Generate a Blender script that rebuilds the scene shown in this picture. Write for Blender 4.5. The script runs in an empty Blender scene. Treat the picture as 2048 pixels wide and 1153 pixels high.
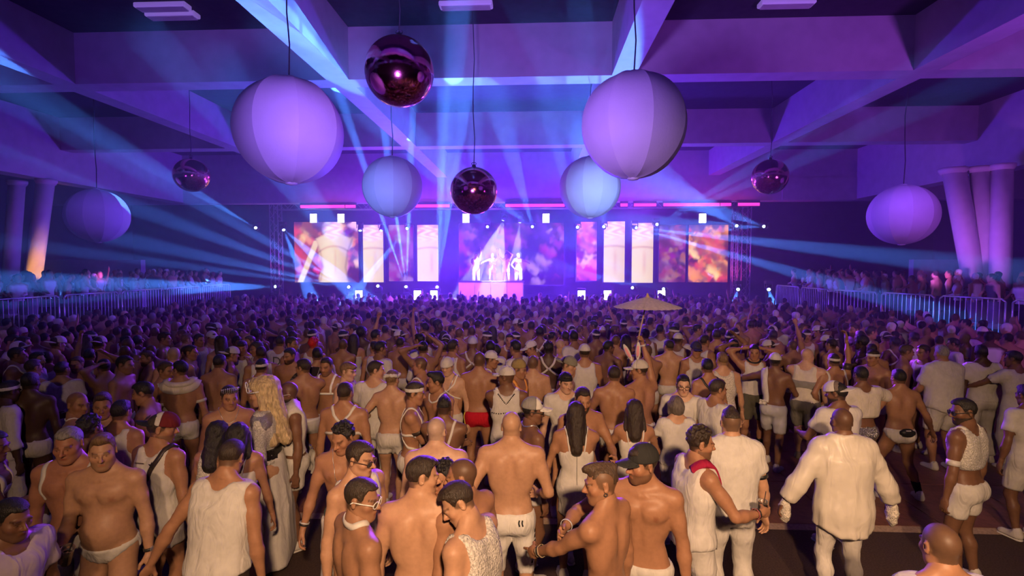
import bpy, bmesh, math, random
import numpy as np
from mathutils import Vector, Matrix, Euler

# ---------------------------------------------------------------- camera
SC = bpy.context.scene
COL = SC.collection
FPX, IW, IH = 1030.0, 2048.0, 1153.0
CAMZ = 3.10
PITCH, YAW = math.radians(2.67), math.radians(2.61)
cam_data = bpy.data.cameras.new('camera')
cam_data.sensor_width = 36.0
cam_data.lens = FPX / IW * 36.0
cam_data.clip_end = 200
cam = bpy.data.objects.new('camera', cam_data)
cam.location = (0, 0, CAMZ)
cam.rotation_euler = (math.radians(90) - PITCH, 0, YAW)
COL.objects.link(cam)
SC.camera = cam
CAMROT = cam.rotation_euler.to_matrix()

# ---------------------------------------------------------------- world, exposure, lights
SC.view_settings.view_transform = 'Standard'
SC.view_settings.look = 'None'
SC.view_settings.gamma = 1.0
SC.view_settings.use_curve_mapping = False
SC.view_settings.exposure = 0.0
world = bpy.data.worlds.new('night'); SC.world = world
world.use_nodes = True
world.node_tree.nodes['Background'].inputs[0].default_value = (0.20, 0.07, 0.42, 1)
world.node_tree.nodes['Background'].inputs[1].default_value = 0.03
SC.cycles.use_adaptive_sampling = True
SC.cycles.adaptive_threshold = 0.05
SC.cycles.volume_bounces = 0
SC.cycles.max_bounces = 4
SC.cycles.diffuse_bounces = 1
SC.cycles.glossy_bounces = 3
SC.cycles.transmission_bounces = 4
SC.cycles.transparent_max_bounces = 6
SC.cycles.sample_clamp_indirect = 3.0
SC.cycles.sample_clamp_direct = 30.0


def ray(px, py):
    d = CAMROT @ Vector(((px - IW / 2) / FPX, (IH / 2 - py) / FPX, -1.0))
    return d


def at(px, py, Y):
    """point of the hall seen at a pixel of the photograph, in the plane y = Y"""
    d = ray(px, py)
    t = Y / d.y
    return Vector((d.x * t, Y, CAMZ + d.z * t))


def on_z(px, py, z):
    d = ray(px, py)
    t = (z - CAMZ) / d.z
    return Vector((d.x * t, d.y * t, z))


def aim(frm, to):
    return (Vector(to) - Vector(frm)).to_track_quat('-Z', 'Y').to_euler()


def lamp(name, kind, loc, color, energy, target=None, size=0.1, spot=60, blend=0.5):
    l = bpy.data.lights.new(name, kind)
    l.color = color
    l.energy = energy
    if kind == 'SPOT':
        l.spot_size = math.radians(spot); l.spot_blend = blend; l.shadow_soft_size = size
    elif kind == 'AREA':
        l.shape = 'RECTANGLE'; l.size = size[0]; l.size_y = size[1]
    else:
        l.shadow_soft_size = size
    o = bpy.data.objects.new(name, l)
    o.location = loc
    if target is not None:
        o.rotation_euler = aim(loc, target)
    COL.objects.link(o)
    return o


# camera flash on the near crowd, with two lamps added to fill the sides
WARM = (1.0, 0.60, 0.33)
lamp('flash_fill_light', 'SPOT', (0.5, -1.5, 4.5), WARM, 2050, (0.6, 6.2, 0.0), 0.12, 78, 1.0)
lamp('flash_fill_light', 'SPOT', (-1.2, -1.2, 4.3), WARM, 400, (-4.6, 4.8, 0.4), 0.12, 68, 1.0)
lamp('flash_fill_light', 'SPOT', (2.0, -1.2, 4.4), WARM, 700, (5.2, 5.8, 0.2), 0.12, 72, 1.0)
# violet wash lamps over the stage, pointing back at the hall
lamp('violet_wash_light', 'SPOT', (-6.5, 23.0, 6.0), (0.28, 0.03, 1.0), 4200, (-3.0, 6.5, 1.0), 0.25, 80, 0.9)
lamp('violet_wash_light', 'SPOT', (4.5, 23.0, 6.0), (0.28, 0.03, 1.0), 4200, (2.0, 6.5, 1.0), 0.25, 80, 0.9)
lamp('stage_wash_light', 'SPOT', (-4.0, 24.6, 2.4), (0.10, 0.03, 1.0), 6500, (-2.2, 14.0, 6.5), 0.4, 60, 1.0)
lamp('stage_wash_light', 'SPOT', (1.5, 24.6, 2.4), (0.10, 0.03, 1.0), 6500, (-0.3, 14.0, 6.5), 0.4, 60, 1.0)
for gx in (-4.6, -1.3, 2.0):
    lamp('stage_glow_fill', 'POINT', (gx, 23.3, 2.7), (0.13, 0.02, 1.0), 1900, None, 0.4)  # bare point lamps added for a violet glow before the booth
# unseen lamps added in mid-air to wash the ceiling violet
lamp('ceiling_fill_light', 'SPOT', (-1.3, 3.0, 3.6), (0.38, 0.16, 1.0), 1900, (-1.0, 12.5, 8.4), 0.4, 100, 1.0)
lamp('ceiling_fill_light', 'SPOT', (10.0, 4.0, 3.2), (0.44, 0.08, 0.92), 1800, (8.0, 14.5, 8.4), 0.4, 110, 1.0)
lamp('ceiling_fill_light', 'SPOT', (-10.0, 4.0, 3.2), (0.22, 0.04, 0.9), 480, (-9.0, 14.5, 8.4), 0.4, 110, 1.0)
# violet narrow beams from the truss that catch heads and shoulders in the near crowd
for tx, ty, tz in ((-2.7, 5.3, 1.75), (-2.2, 6.0, 1.7), (-3.6, 4.6, 1.5), (0.75, 4.0, 1.6), (3.6, 7.6, 1.7), (4.6, 8.2, 1.7), (-0.9, 3.6, 1.6), (6.6, 7.8, 1.4)):
    lamp('violet_beam_light', 'SPOT', (tx * 0.6 - 0.5, 24.9, 5.75), (0.34, 0.05, 1.0), 40000, (tx, ty, tz), 0.06, 2.4, 0.6)
# unseen lamps added to brighten and tint the hanging globes
lamp('globe_fill_light', 'SPOT', (-4.6, 6.0, 2.9), (0.16, 0.32, 1.0), 1700, at(785, 374, 12.6), 0.1, 16, 0.8)
lamp('globe_fill_light', 'SPOT', (2.6, 6.0, 2.9), (0.24, 0.46, 1.0), 3000, at(1180, 375, 12.6), 0.1, 16, 0.8)
lamp('globe_fill_light', 'SPOT', (-2.6, 3.2, 3.0), (0.08, 0.10, 1.0), 90, at(580, 262, 7.3), 0.1, 30, 0.8)
lamp('globe_fill_light', 'SPOT', (2.4, 3.2, 3.0), (0.34, 0.16, 0.9), 50, at(1267, 252, 7.5), 0.1, 30, 0.8)
# violet fill added for the galleries, then side lamps on the columns
lamp('gallery_fill_light', 'SPOT', (6.0, 10.4, 6.4), (0.26, 0.07, 1.0), 800, (12.4, 14.0, 2.2), 0.1, 50, 0.9)
lamp('gallery_fill_light', 'SPOT', (-7.0, 11.0, 6.4), (0.22, 0.06, 1.0), 420, (-14.2, 15.0, 2.2), 0.1, 50, 0.9)
lamp('column_light', 'SPOT', (10.9, 15.2, 2.7), (0.46, 0.10, 0.80), 420, (14.6, 17.3, 4.4), 0.1, 75, 0.9)
lamp('column_light', 'SPOT', (-13.4, 15.6, 2.7), (0.42, 0.08, 0.75), 170, (-17.2, 18.2, 4.4), 0.1, 75, 0.9)

# ---------------------------------------------------------------- materials
MATS = {}


def mat(name, color=(0.8, 0.8, 0.8), rough=0.6, metal=0.0, emit=None, estr=0.0, noise=None, bump=None,
        objcolor=False, attr=None, alpha=None, spec=0.5, sheen=0.0, trans=0.0):
    if name in MATS:
        return MATS[name]
    m = bpy.data.materials.new(name)
    m.use_nodes = True
    nt = m.node_tree
    b = nt.nodes['Principled BSDF']
    b.inputs['Base Color'].default_value = (*color, 1)
    b.inputs['Roughness'].default_value = rough
    b.inputs['Metallic'].default_value = metal
    b.inputs['Specular IOR Level'].default_value = spec
    if sheen:
        b.inputs['Sheen Weight'].default_value = sheen
    if trans:
        b.inputs['Transmission Weight'].default_value = trans
    if emit:
        b.inputs['Emission Color'].default_value = (*emit, 1)
        b.inputs['Emission Strength'].default_value = estr
    src = None
    if objcolor:
        oi = nt.nodes.new('ShaderNodeObjectInfo')
        src = oi.outputs['Color']
    if attr:
        at_ = nt.nodes.new('ShaderNodeVertexColor'); at_.layer_name = attr
        if src is None:
            src = at_.outputs['Color']
        else:
            mx = nt.nodes.new('ShaderNodeMix'); mx.data_type = 'RGBA'; mx.blend_type = 'MULTIPLY'
            mx.inputs[0].default_value = 1.0
            nt.links.new(src, mx.inputs[6]); nt.links.new(at_.outputs['Color'], mx.inputs[7])
            src = mx.outputs[2]
    if noise or bump:
        tc = nt.nodes.new('ShaderNodeTexCoord')
    if noise:
        sc_, amt, detail = noise
        n = nt.nodes.new('ShaderNodeTexNoise')
        n.inputs['Scale'].default_value = sc_; n.inputs['Detail'].default_value = detail
        if bump and bump[0] == 'strand':
            mp0 = nt.nodes.new('ShaderNodeMapping'); mp0.inputs['Scale'].default_value = (1.0, 0.5, 0.14)
            nt.links.new(tc.outputs['Object'], mp0.inputs['Vector']); nt.links.new(mp0.outputs['Vector'], n.inputs['Vector'])
        else:
            nt.links.new(tc.outputs['Object'], n.inputs['Vector'])
        rp = nt.nodes.new('ShaderNodeMapRange')
        rp.inputs[1].default_value = 0.25; rp.inputs[2].default_value = 0.75
        rp.inputs[3].default_value = 1 - amt; rp.inputs[4].default_value = 1 + amt * 0.6
        nt.links.new(n.outputs['Fac'], rp.inputs[0])
        mx = nt.nodes.new('ShaderNodeMix'); mx.data_type = 'RGBA'; mx.blend_type = 'MULTIPLY'
        mx.inputs[0].default_value = 1.0
        if src is None:
            mx.inputs[6].default_value = (*color, 1)
        else:
            nt.links.new(src, mx.inputs[6])
        nt.links.new(rp.outputs[0], mx.inputs[7])
        src = mx.outputs[2]
    if src is not None:
        nt.links.new(src, b.inputs['Base Color'])
    if bump:
        kind, sc_, st, dist = bump
        if kind == 'noise':
            n2 = nt.nodes.new('ShaderNodeTexNoise'); n2.inputs['Scale'].default_value = sc_
            n2.inputs['Detail'].default_value = 3
            out = n2.outputs['Fac']
        elif kind == 'voronoi':
            n2 = nt.nodes.new('ShaderNodeTexVoronoi'); n2.inputs['Scale'].default_value = sc_
            out = n2.outputs['Distance']
        elif kind == 'strand':    # hair: fine noise stretched along the strands
            mp = nt.nodes.new('ShaderNodeMapping'); mp.inputs['Scale'].default_value = (1.0, 0.45, 0.16)
            nt.links.new(tc.outputs['Object'], mp.inputs['Vector'])
            n2 = nt.nodes.new('ShaderNodeTexNoise'); n2.inputs['Scale'].default_value = sc_
            n2.inputs['Detail'].default_value = 3; n2.inputs['Distortion'].default_value = 0.6
            out = n2.outputs['Fac']
        elif kind == 'fold':      # cloth folds: stretched, warped noise
            mp = nt.nodes.new('ShaderNodeMapping'); mp.inputs['Scale'].default_value = (1.6, 1.6, 0.55)
            mp.inputs['Rotation'].default_value = (0.3, 0.25, 0)
            nt.links.new(tc.outputs['Object'], mp.inputs['Vector'])
            n2 = nt.nodes.new('ShaderNodeTexNoise'); n2.inputs['Scale'].default_value = sc_
            n2.inputs['Detail'].default_value = 2; n2.inputs['Distortion'].default_value = 1.2
            out = n2.outputs['Fac']
        else:
            n2 = nt.nodes.new('ShaderNodeTexWave'); n2.inputs['Scale'].default_value = sc_
            n2.bands_direction = 'Z' if kind == 'wavez' else 'X'
            n2.inputs['Distortion'].default_value = 2.0
            out = n2.outputs['Fac']
        nt.links.new(mp.outputs['Vector'] if kind in ('fold', 'strand') else tc.outputs['Object'], n2.inputs['Vector'])
        bp = nt.nodes.new('ShaderNodeBump')
        bp.inputs['Strength'].default_value = st; bp.inputs['Distance'].default_value = dist
        nt.links.new(out, bp.inputs['Height'])
        nt.links.new(bp.outputs['Normal'], b.inputs['Normal'])
    MATS[name] = m
    return m


def emat(name, color, strength):
    if name in MATS:
        return MATS[name]
    m = bpy.data.materials.new(name)
    m.use_nodes = True
    nt = m.node_tree
    nt.nodes.clear()
    o = nt.nodes.new('ShaderNodeOutputMaterial'); e = nt.nodes.new('ShaderNodeEmission')
    e.inputs[0].default_value = (*color, 1); e.inputs[1].default_value = strength
    nt.links.new(e.outputs[0], o.inputs[0])
    MATS[name] = m
    return m


# ---------------------------------------------------------------- object helpers
def tag(o, label=None, cat=None, group=None, kind=None):
    if label: o['label'] = label
    if cat: o['category'] = cat
    if group: o['group'] = group
    if kind: o['kind'] = kind
    return o


def empty(name, loc=(0, 0, 0), rz=0.0):
    o = bpy.data.objects.new(name, None)
    o.empty_display_size = 0.1
    o.location = loc; o.rotation_euler = (0, 0, rz)
    COL.objects.link(o)
    return o


def link_mesh(name, me, material=None, parent=None, smooth=False):
    o = bpy.data.objects.new(name, me)
    if material is not None and not me.materials:
        me.materials.append(material)
    if smooth:
        me.shade_smooth()
    COL.objects.link(o)
    if parent is not None:
        o.parent = parent
    return o


def from_bm(name, bm, material, parent=None, smooth=False):
    me = bpy.data.meshes.new(name)
    bm.to_mesh(me); bm.free()
    return link_mesh(name, me, material, parent, smooth)


def np_mesh(name, V, F):
    me = bpy.data.meshes.new(name)
    V = np.asarray(V, dtype=np.float32); F = np.asarray(F, dtype=np.int32)
    n = F.shape[1]
    me.vertices.add(len(V)); me.vertices.foreach_set('co', V.ravel())
    me.loops.add(F.size); me.loops.foreach_set('vertex_index', F.ravel())
    me.polygons.add(len(F))
    me.polygons.foreach_set('loop_start', np.arange(0, F.size, n, dtype=np.int32))
    me.update(calc_edges=True)
    return me


def bm_box(bm, lo, hi):
    x0, y0, z0 = lo; x1, y1, z1 = hi
    v = [bm.verts.new(p) for p in ((x0, y0, z0), (x1, y0, z0), (x1, y1, z0), (x0, y1, z0),
                                   (x0, y0, z1), (x1, y0, z1), (x1, y1, z1), (x0, y1, z1))]
    for f in ((3, 2, 1, 0), (4, 5, 6, 7), (0, 1, 5, 4), (1, 2, 6, 5), (2, 3, 7, 6), (3, 0, 4, 7)):
        bm.faces.new([v[i] for i in f])


def bm_tube(bm, a, b, ra, rb=None, n=10, caps=True):
    a, b = Vector(a), Vector(b)
    rb = ra if rb is None else rb
    d = (b - a).normalized()
    u = d.orthogonal().normalized(); w = d.cross(u)
    A, B = [], []
    for i in range(n):
        t = 2 * math.pi * i / n
        r = u * math.cos(t) + w * math.sin(t)
        A.append(bm.verts.new(a + r * ra)); B.append(bm.verts.new(b + r * rb))
    for i in range(n):
        j = (i + 1) % n
        bm.faces.new((A[i], A[j], B[j], B[i]))
    if caps:
        bm.faces.new(A[::-1]); bm.faces.new(B)


def bm_path(bm, pts, r, n=8, closed=False):
    for i in range(len(pts) - (0 if closed else 1)):
        bm_tube(bm, pts[i], pts[(i + 1) % len(pts)], r, r, n)


def bm_lathe(bm, prof, n=24, center=(0, 0, 0)):
    cx, cy, cz = center
    rings = []
    for r, z in prof:
        if r < 1e-6:
            rings.append([bm.verts.new((cx, cy, cz + z))])
        else:
            rings.append([bm.verts.new((cx + r * math.cos(2 * math.pi * i / n), cy + r * math.sin(2 * math.pi * i / n), cz + z)) for i in range(n)])
    for a, b in zip(rings, rings[1:]):
        for i in range(n):
            j = (i + 1) % n
            if len(a) == 1 and len(b) > 1:
                bm.faces.new((a[0], b[j], b[i]))
            elif len(b) == 1 and len(a) > 1:
                bm.faces.new((a[i], a[j], b[0]))
            elif len(a) > 1:
                bm.faces.new((a[i], a[j], b[j], b[i]))


def box(name, lo, hi, material, parent=None):
    bm = bmesh.new(); bm_box(bm, lo, hi)
    return from_bm(name, bm, material, parent)


def struct(o):
    o['kind'] = 'structure'
    return o

# ================================================================ the hall
M_CARPET = mat('carpet', (0.075, 0.042, 0.030), 0.95, noise=(60, 0.5, 4), bump=('noise', 220, 0.4, 0.01))
M_DANCE = mat('dance_floor_wood', (0.26, 0.105, 0.058), 0.45, noise=(14, 0.35, 5), bump=('wave', 9, 0.08, 0.01))
M_TRIM = mat('floor_trim', (0.42, 0.30, 0.20), 0.5, noise=(40, 0.3, 3))
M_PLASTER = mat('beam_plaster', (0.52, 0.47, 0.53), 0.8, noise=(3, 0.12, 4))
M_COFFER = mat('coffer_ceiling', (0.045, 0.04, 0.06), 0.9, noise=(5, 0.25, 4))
M_WALL = mat('dark_wall', (0.10, 0.085, 0.11), 0.9, noise=(2, 0.25, 4))
M_METAL = mat('dark_metal', (0.09, 0.09, 0.10), 0.45, 0.7)
M_STEEL = mat('barrier_steel', (0.62, 0.62, 0.66), 0.35, 0.8)
M_BLACK = mat('black_rubber', (0.02, 0.02, 0.022), 0.6)

floor = struct(box('floor', (-27, -4, -0.2), (25, 33, 0.0), M_CARPET))
# dance floor: lift-out panels laid on the carpet, edge trim along the front
PS, PY0 = 1.2, 6.10
bm = bmesh.new()
bm_box(bm, (0.006, 0.006, 0.0), (PS - 0.006, PS - 0.006, 0.03))
bmesh.ops.bevel(bm, geom=bm.edges[:], offset=0.004, segments=1, affect='EDGES')
panel0 = from_bm('dance_panel', bm, M_DANCE, floor)
panel0.location = (-12.0, PY0, 0)
for i in range(20):
    for j in range(14):
        if i == j == 0:
            continue
        o = panel0.copy(); COL.objects.link(o); o.parent = floor
        o.location = (-12.0 + i * PS, PY0 + j * PS, 0)
bm = bmesh.new()
v = [bm.verts.new(p) for p in ((-12, PY0 - 0.09, 0.001), (12, PY0 - 0.09, 0.001), (12, PY0, 0.03), (-12, PY0, 0.03), (-12, PY0, 0.001), (12, PY0, 0.001))]
bm.faces.new((v[0], v[1], v[2], v[3])); bm.faces.new((v[3], v[2], v[5], v[4]))
from_bm('edge_trim', bm, M_TRIM, floor)

B0 = 4.2
ZB, ZC = CAMZ + B0, CAMZ + 1.28 * B0          # beam soffit, coffer ceiling
BW = 0.26
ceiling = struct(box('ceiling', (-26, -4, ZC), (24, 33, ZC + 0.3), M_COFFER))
BX = [-17.5, -11.0, -4.52, 1.95, 8.44, 15.0]
BY = [-1.4, 5.1, 11.76, 18.42]
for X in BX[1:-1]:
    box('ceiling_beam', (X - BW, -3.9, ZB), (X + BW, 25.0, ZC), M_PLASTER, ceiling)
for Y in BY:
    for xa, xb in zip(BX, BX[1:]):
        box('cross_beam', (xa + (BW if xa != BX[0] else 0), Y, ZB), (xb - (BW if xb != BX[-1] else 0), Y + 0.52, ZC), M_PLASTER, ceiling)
# deep bulkheads closing the coffered field on three sides
wall_back = struct(box('wall_back', (-26, 31, 0), (24, 31.3, ZC), M_WALL))
box('bulkhead', (-26, 25.0, 6.10), (24, 25.6, ZC - 0.002), M_PLASTER, wall_back)
box('bulkhead_panel', (11.6, 24.96, 6.12), (15.4, 25.0, 7.15), M_PLASTER, wall_back)
wall_right = struct(box('wall_right', (23.0, -4, 0), (23.3, 31, ZC), M_WALL))
box('bulkhead', (15.0, -4, 6.15), (15.7, 25.0, ZC - 0.002), M_PLASTER, wall_right)
box('low_partition', (17.0, 24.0, 1.0), (22.9, 24.3, 3.30), M_PLASTER, wall_right)
wall_left = struct(box('wall_left', (-25.3, -4, 0), (-25.0, 31, ZC), M_WALL))
box('bulkhead', (-18.2, -4, 6.15), (-17.5, 25.0, ZC - 0.002), M_PLASTER, wall_left)
box('low_partition', (-24.9, 24.0, 1.0), (-19.0, 24.3, 3.30), M_PLASTER, wall_left)

# recessed fixtures in the coffers
M_FIX = mat('fixture_white', (0.75, 0.72, 0.85), 0.4, emit=(0.5, 0.3, 1.0), estr=0.25)
for px, py, lab in ((932, 5, 'white louvred fixture on the coffer above the red mirror ball'),
                    (1573, 2, 'white louvred fixture on the coffer right of the large right globe'),
                    (325, 8, 'louvred fixture on the dark coffer at the upper left'),
                    (345, 26, 'lower louvred fixture on the dark coffer at the upper left')):
    p = on_z(px, py, ZC)
    f = empty('ceiling_fixture', (p.x, p.y, ZC))
    bm = bmesh.new(); bm_box(bm, (-0.55, -0.12, -0.10), (0.55, 0.12, 0.0))
    bmesh.ops.bevel(bm, geom=bm.edges[:], offset=0.02, segments=1, affect='EDGES')
    from_bm('housing', bm, M_FIX, f)
    for k in range(5):
        box('louvre', (-0.5, -0.085 + k * 0.04, -0.125), (0.5, -0.075 + k * 0.04, -0.10), M_PLASTER, f)
    tag(f, lab, 'light fixture')

# leaning white columns that carry the side bulkheads
M_COLUMN = mat('column_paint', (0.72, 0.68, 0.70), 0.55, noise=(4, 0.08, 3))
PLATZ = 1.10


def column(pb, pt, Y, r, lab):
    b = at(*pb, Y); t = at(*pt, Y)
    d = (t - b)
    b2 = b + d * ((PLATZ - b.z) / d.z); t2 = b + d * ((6.15 - b.z) / d.z)
    c = empty('column', b2)
    bm = bmesh.new()
    bm_tube(bm, (t2 - b2) * 0.03, t2 - b2, r, r * 0.96, 20)
    from_bm('shaft', bm, M_COLUMN, c, True)
    bm = bmesh.new()
    bm_lathe(bm, [(0, 0), (r * 1.25, 0), (r * 1.25, 0.10), (r * 1.02, 0.16), (0, 0.16)], 20)
    from_bm('base', bm, M_COLUMN, c, True)
    bm = bmesh.new()
    bm_lathe(bm, [(0, -0.18), (r * 1.0, -0.18), (r * 1.2, -0.08), (r * 1.2, 0.0), (0, 0.0)], 20, t2 - b2)
    from_bm('capital', bm, M_COLUMN, c, True)
    tag(c, lab, 'column')


column((1946, 545), (1908, 345), 17.2, 0.32, 'white column leaning furthest left of the right-hand column group')
column((1978, 545), (1960, 335), 17.0, 0.28, 'middle leaning white column of the right-hand group')
column((2001, 545), (2004, 335), 16.6, 0.28, 'almost upright white column at the far right')
column((62, 585), (96, 330), 18.0, 0.27, 'white column at left lit amber at its foot')
column((20, 560), (37, 325), 18.2, 0.25, 'white column at the extreme left edge of the hall')
lamp('amber_uplight', 'SPOT', at(112, 583, 17.6), (1.0, 0.42, 0.06), 190, at(70, 505, 18.0), 0.05, 60, 0.6)
# lamp('magenta_uplight', 'SPOT', (12.2, 16.6, 2.9), (0.62, 0.10, 0.80), 380, (14.9, 17.5, 5.4), 0.1, 75, 0.9)
# lamp('magenta_uplight', 'SPOT', (-14.2, 17.2, 2.9), (0.5, 0.08, 0.7), 200, (-17.3, 18.5, 5.4), 0.1, 75, 0.9)

# raised side galleries
M_PLAT = mat('gallery_deck', (0.05, 0.04, 0.05), 0.8)


def gallery(name, pts):
    bm = bmesh.new()
    lo = [bm.verts.new((x, y, 0.0)) for x, y in pts]; hi = [bm.verts.new((x, y, PLATZ)) for x, y in pts]
    n = len(pts)
    for i in range(n):
        j = (i + 1) % n
        bm.faces.new((lo[i], lo[j], hi[j], hi[i]))
    bm.faces.new(hi); bm.faces.new(lo[::-1])
    bmesh.ops.recalc_face_normals(bm, faces=bm.faces)
    return from_bm(name, bm, M_PLAT)


GR = [(12.6, 11.8), (10.2, 18.4), (10.2, 22.8), (22.9, 22.8), (22.9, 11.8)]
GL = [(-13.4, 11.8), (-22.9, 11.8), (-22.9, 22.8), (-13.6, 22.8), (-13.6, 18.4)]
tag(gallery('gallery_platform', GR), 'dark raised viewing platform along the right side behind the barriers', 'platform')
tag(gallery('gallery_platform', GL), 'dark raised viewing platform along the left side behind the barriers', 'platform')


def barrier(a, b, z, lab):
    a, b = Vector((*a, z)), Vector((*b, z))
    L = (b - a).length
    ang = math.atan2(b.y - a.y, b.x - a.x)
    r = empty('crowd_barrier', a, ang)
    bm = bmesh.new()
    H = 1.1
    bm_path(bm, [(0.05, 0, 0.12), (0.05, 0, H - 0.08), (0.13, 0, H), (L - 0.13, 0, H), (L - 0.05, 0, H - 0.08), (L - 0.05, 0, 0.12)], 0.024, 6, True)
    from_bm('frame', bm, M_STEEL, r, True)
    n = int((L - 0.2) / 0.125)
    for k in range(1, n + 1):
        bm = bmesh.new(); x = 0.05 + (L - 0.1) * k / (n + 1)
        bm_tube(bm, (x, 0, 0.12), (x, 0, H), 0.011, 0.011, 5, False)
        from_bm('bar', bm, M_STEEL, r, True)
    for x in (0.3, L - 0.3):
        box('foot', (x - 0.03, -0.3, 0.0), (x + 0.03, 0.3, 0.025), M_STEEL, r)
        box('foot_post', (x - 0.02, -0.02, 0.02), (x + 0.02, 0.02, 0.13), M_STEEL, r)
    tag(r, lab, 'barrier', 'steel crowd barriers on the galleries')


def fence(p, q, n, where, ends):
    p, q = Vector(p), Vector(q)
    for k in range(n):
        a = p.lerp(q, k / n); b = p.lerp(q, (k + 0.97) / n)
        lab = 'steel crowd barrier with thin bars on the %s gallery, %s' % (where, ends[k])
        barrier(a, b, PLATZ, lab)


ORD = ['nearest the camera', 'second from the camera', 'third from the camera', 'fourth from the camera', 'fifth from the camera', 'furthest towards the stage']
fence((12.55, 12.0), (10.3, 18.4), 4, 'right', ORD[:3] + ['fourth, just before the bend'])
fence((10.3, 18.5), (10.3, 22.6), 2, 'right', ['just past the bend', 'furthest towards the stage'])
fence((-13.5, 12.0), (-13.7, 22.6), 5, 'left', ORD[:4] + ['furthest towards the stage'])

# ================================================================ hanging globes and mirror balls
M_GLOBE = mat('globe_fabric', (0.64, 0.62, 0.68), 0.65, noise=(3, 0.05, 3), bump=('noise', 30, 0.1, 0.02))
M_MIRROR = mat('mirror_ball_skin', (0.72, 0.22, 0.30), 0.12, 1.0, bump=('noise', 26, 0.05, 0.02))
M_CORD = mat('hanging_cord', (0.03, 0.03, 0.04), 0.7)


def hang_cord(root, top, r=0.012):
    bm = bmesh.new()
    n = 6
    pts = [Vector((0.02 * math.sin(k * 1.9), 0.015 * math.cos(k * 2.3), top * k / n)) for k in range(n + 1)]
    pts[0] = Vector((0, 0, 0))
    bm_path(bm, pts, r, 6)
    return bm


def globe(px, py, Y, D, lab, gores=10, rot=0.3, squash=1.0):
    c = at(px, py, Y)
    g = empty('fabric_globe', c)
    g.rotation_euler.z = rot
    R = D / 2
    nu, nv = 8, 22
    bm = bmesh.new()
    rows = []
    for j in range(nv + 1):
        th = math.pi * (0.03 + 0.94 * j / nv)
        row = []
        for i in range(nu + 1):
            t = i / nu - 0.5
            ph = t * 2 * math.pi / gores
            bulge = 1 + 0.012 * math.cos(math.pi * t) - 0.012
            # seams pull in a little, so each gore is slightly flatter than a true sphere
            flat = math.cos(math.pi / gores) / math.cos(ph)
            rr = R * (1 + 0.42 * (flat / math.cos(math.pi / gores) - 1) * -0 + 0.40 * (flat - 1) * math.sin(th) ** 0.5)
            row.append(bm.verts.new((rr * math.sin(th) * math.cos(ph), rr * math.sin(th) * math.sin(ph), rr * squash * math.cos(th))))
        rows.append(row)
    for a, b in zip(rows, rows[1:]):
        for i in range(nu):
            bm.faces.new((a[i], b[i], b[i + 1], a[i + 1]))
    first = from_bm('gore', bm, M_GLOBE, g, True)
    for k in range(1, gores):
        o = first.copy(); COL.objects.link(o); o.parent = g
        o.rotation_euler.z = 2 * math.pi * k / gores
    bm = bmesh.new(); bm_lathe(bm, [(0, 0.03), (R * 0.10, 0.015), (R * 0.115, -0.012), (0, -0.012)], 16, (0, 0, R * squash * math.cos(math.pi * 0.03)))
    from_bm('top_patch', bm, M_GLOBE, g, True)
    bm = bmesh.new(); bm_lathe(bm, [(0, 0.012), (R * 0.115, 0.012), (R * 0.10, -0.015), (0, -0.03)], 16, (0, 0, -R * squash * math.cos(math.pi * 0.03)))
    from_bm('bottom_patch', bm, M_GLOBE, g, True)
    co = from_bm('cord', hang_cord(g, ZC - c.z - R, 0.012), M_CORD, g)
    co.location = (0, 0, R)
    tag(g, lab, 'globe')


globe(580, 262, 7.3, 1.50, 'large lilac fabric globe hanging left of centre', 8, 0.2)
globe(1267, 252, 7.5, 1.50, 'large lilac fabric globe hanging right of centre', 8, 0.55)
globe(785, 374, 12.6, 1.48, 'pale blue fabric globe hanging left, above the stage screens', 10)
globe(1180, 375, 12.6, 1.48, 'pale blue fabric globe partly behind the large right globe', 10)
globe(195, 432, 13.8, 1.50, 'magenta fabric globe hanging at the far left', 10, 0.3, 0.98)
globe(1805, 430, 13.4, 1.52, 'pink fabric globe hanging at the far right beside the columns', 10, 0.3, 0.98)


def mirror_ball(px, py, Y, D, lab):
    c = at(px, py, Y)
    g = empty('mirror_ball', c)
    bm = bmesh.new()
    bmesh.ops.create_uvsphere(bm, u_segments=40, v_segments=26, radius=D / 2)
    from_bm('mirror_skin', bm, M_MIRROR, g, True)
    bm = bmesh.new(); bm_lathe(bm, [(0, 0.05), (0.035, 0.05), (0.05, 0.0), (0.05, -0.03), (0, -0.03)], 14, (0, 0, D / 2))
    from_bm('hanger_cap', bm, M_METAL, g, True)
    bm = bmesh.new()
    bm_path(bm, [Vector((0.05 * math.cos(t), 0, 0.07 + 0.03 * math.sin(t))) for t in np.linspace(0, 2 * math.pi, 12)[:-1]], 0.008, 5, True)
    ring = from_bm('hanger_ring', bm, M_METAL, g, True); ring.location = (0, 0, D / 2)
    co = from_bm('cord', hang_cord(g, ZC - c.z - D / 2 - 0.05, 0.010), M_CORD, g)
    co.location = (0, 0, D / 2 + 0.05)
    tag(g, lab, 'mirror ball')


mirror_ball(799, 144, 7.6, 1.0, 'large dark red mirror ball hanging high left of centre')
mirror_ball(948, 382, 11.0, 1.0, 'dark red mirror ball hanging over the middle of the stage')
mirror_ball(383, 351, 14.6, 0.95, 'small mirror ball hanging at the left above the blue beams')
mirror_ball(1540, 354, 15.0, 0.98, 'small mirror ball hanging at the right under the beam')

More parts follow.
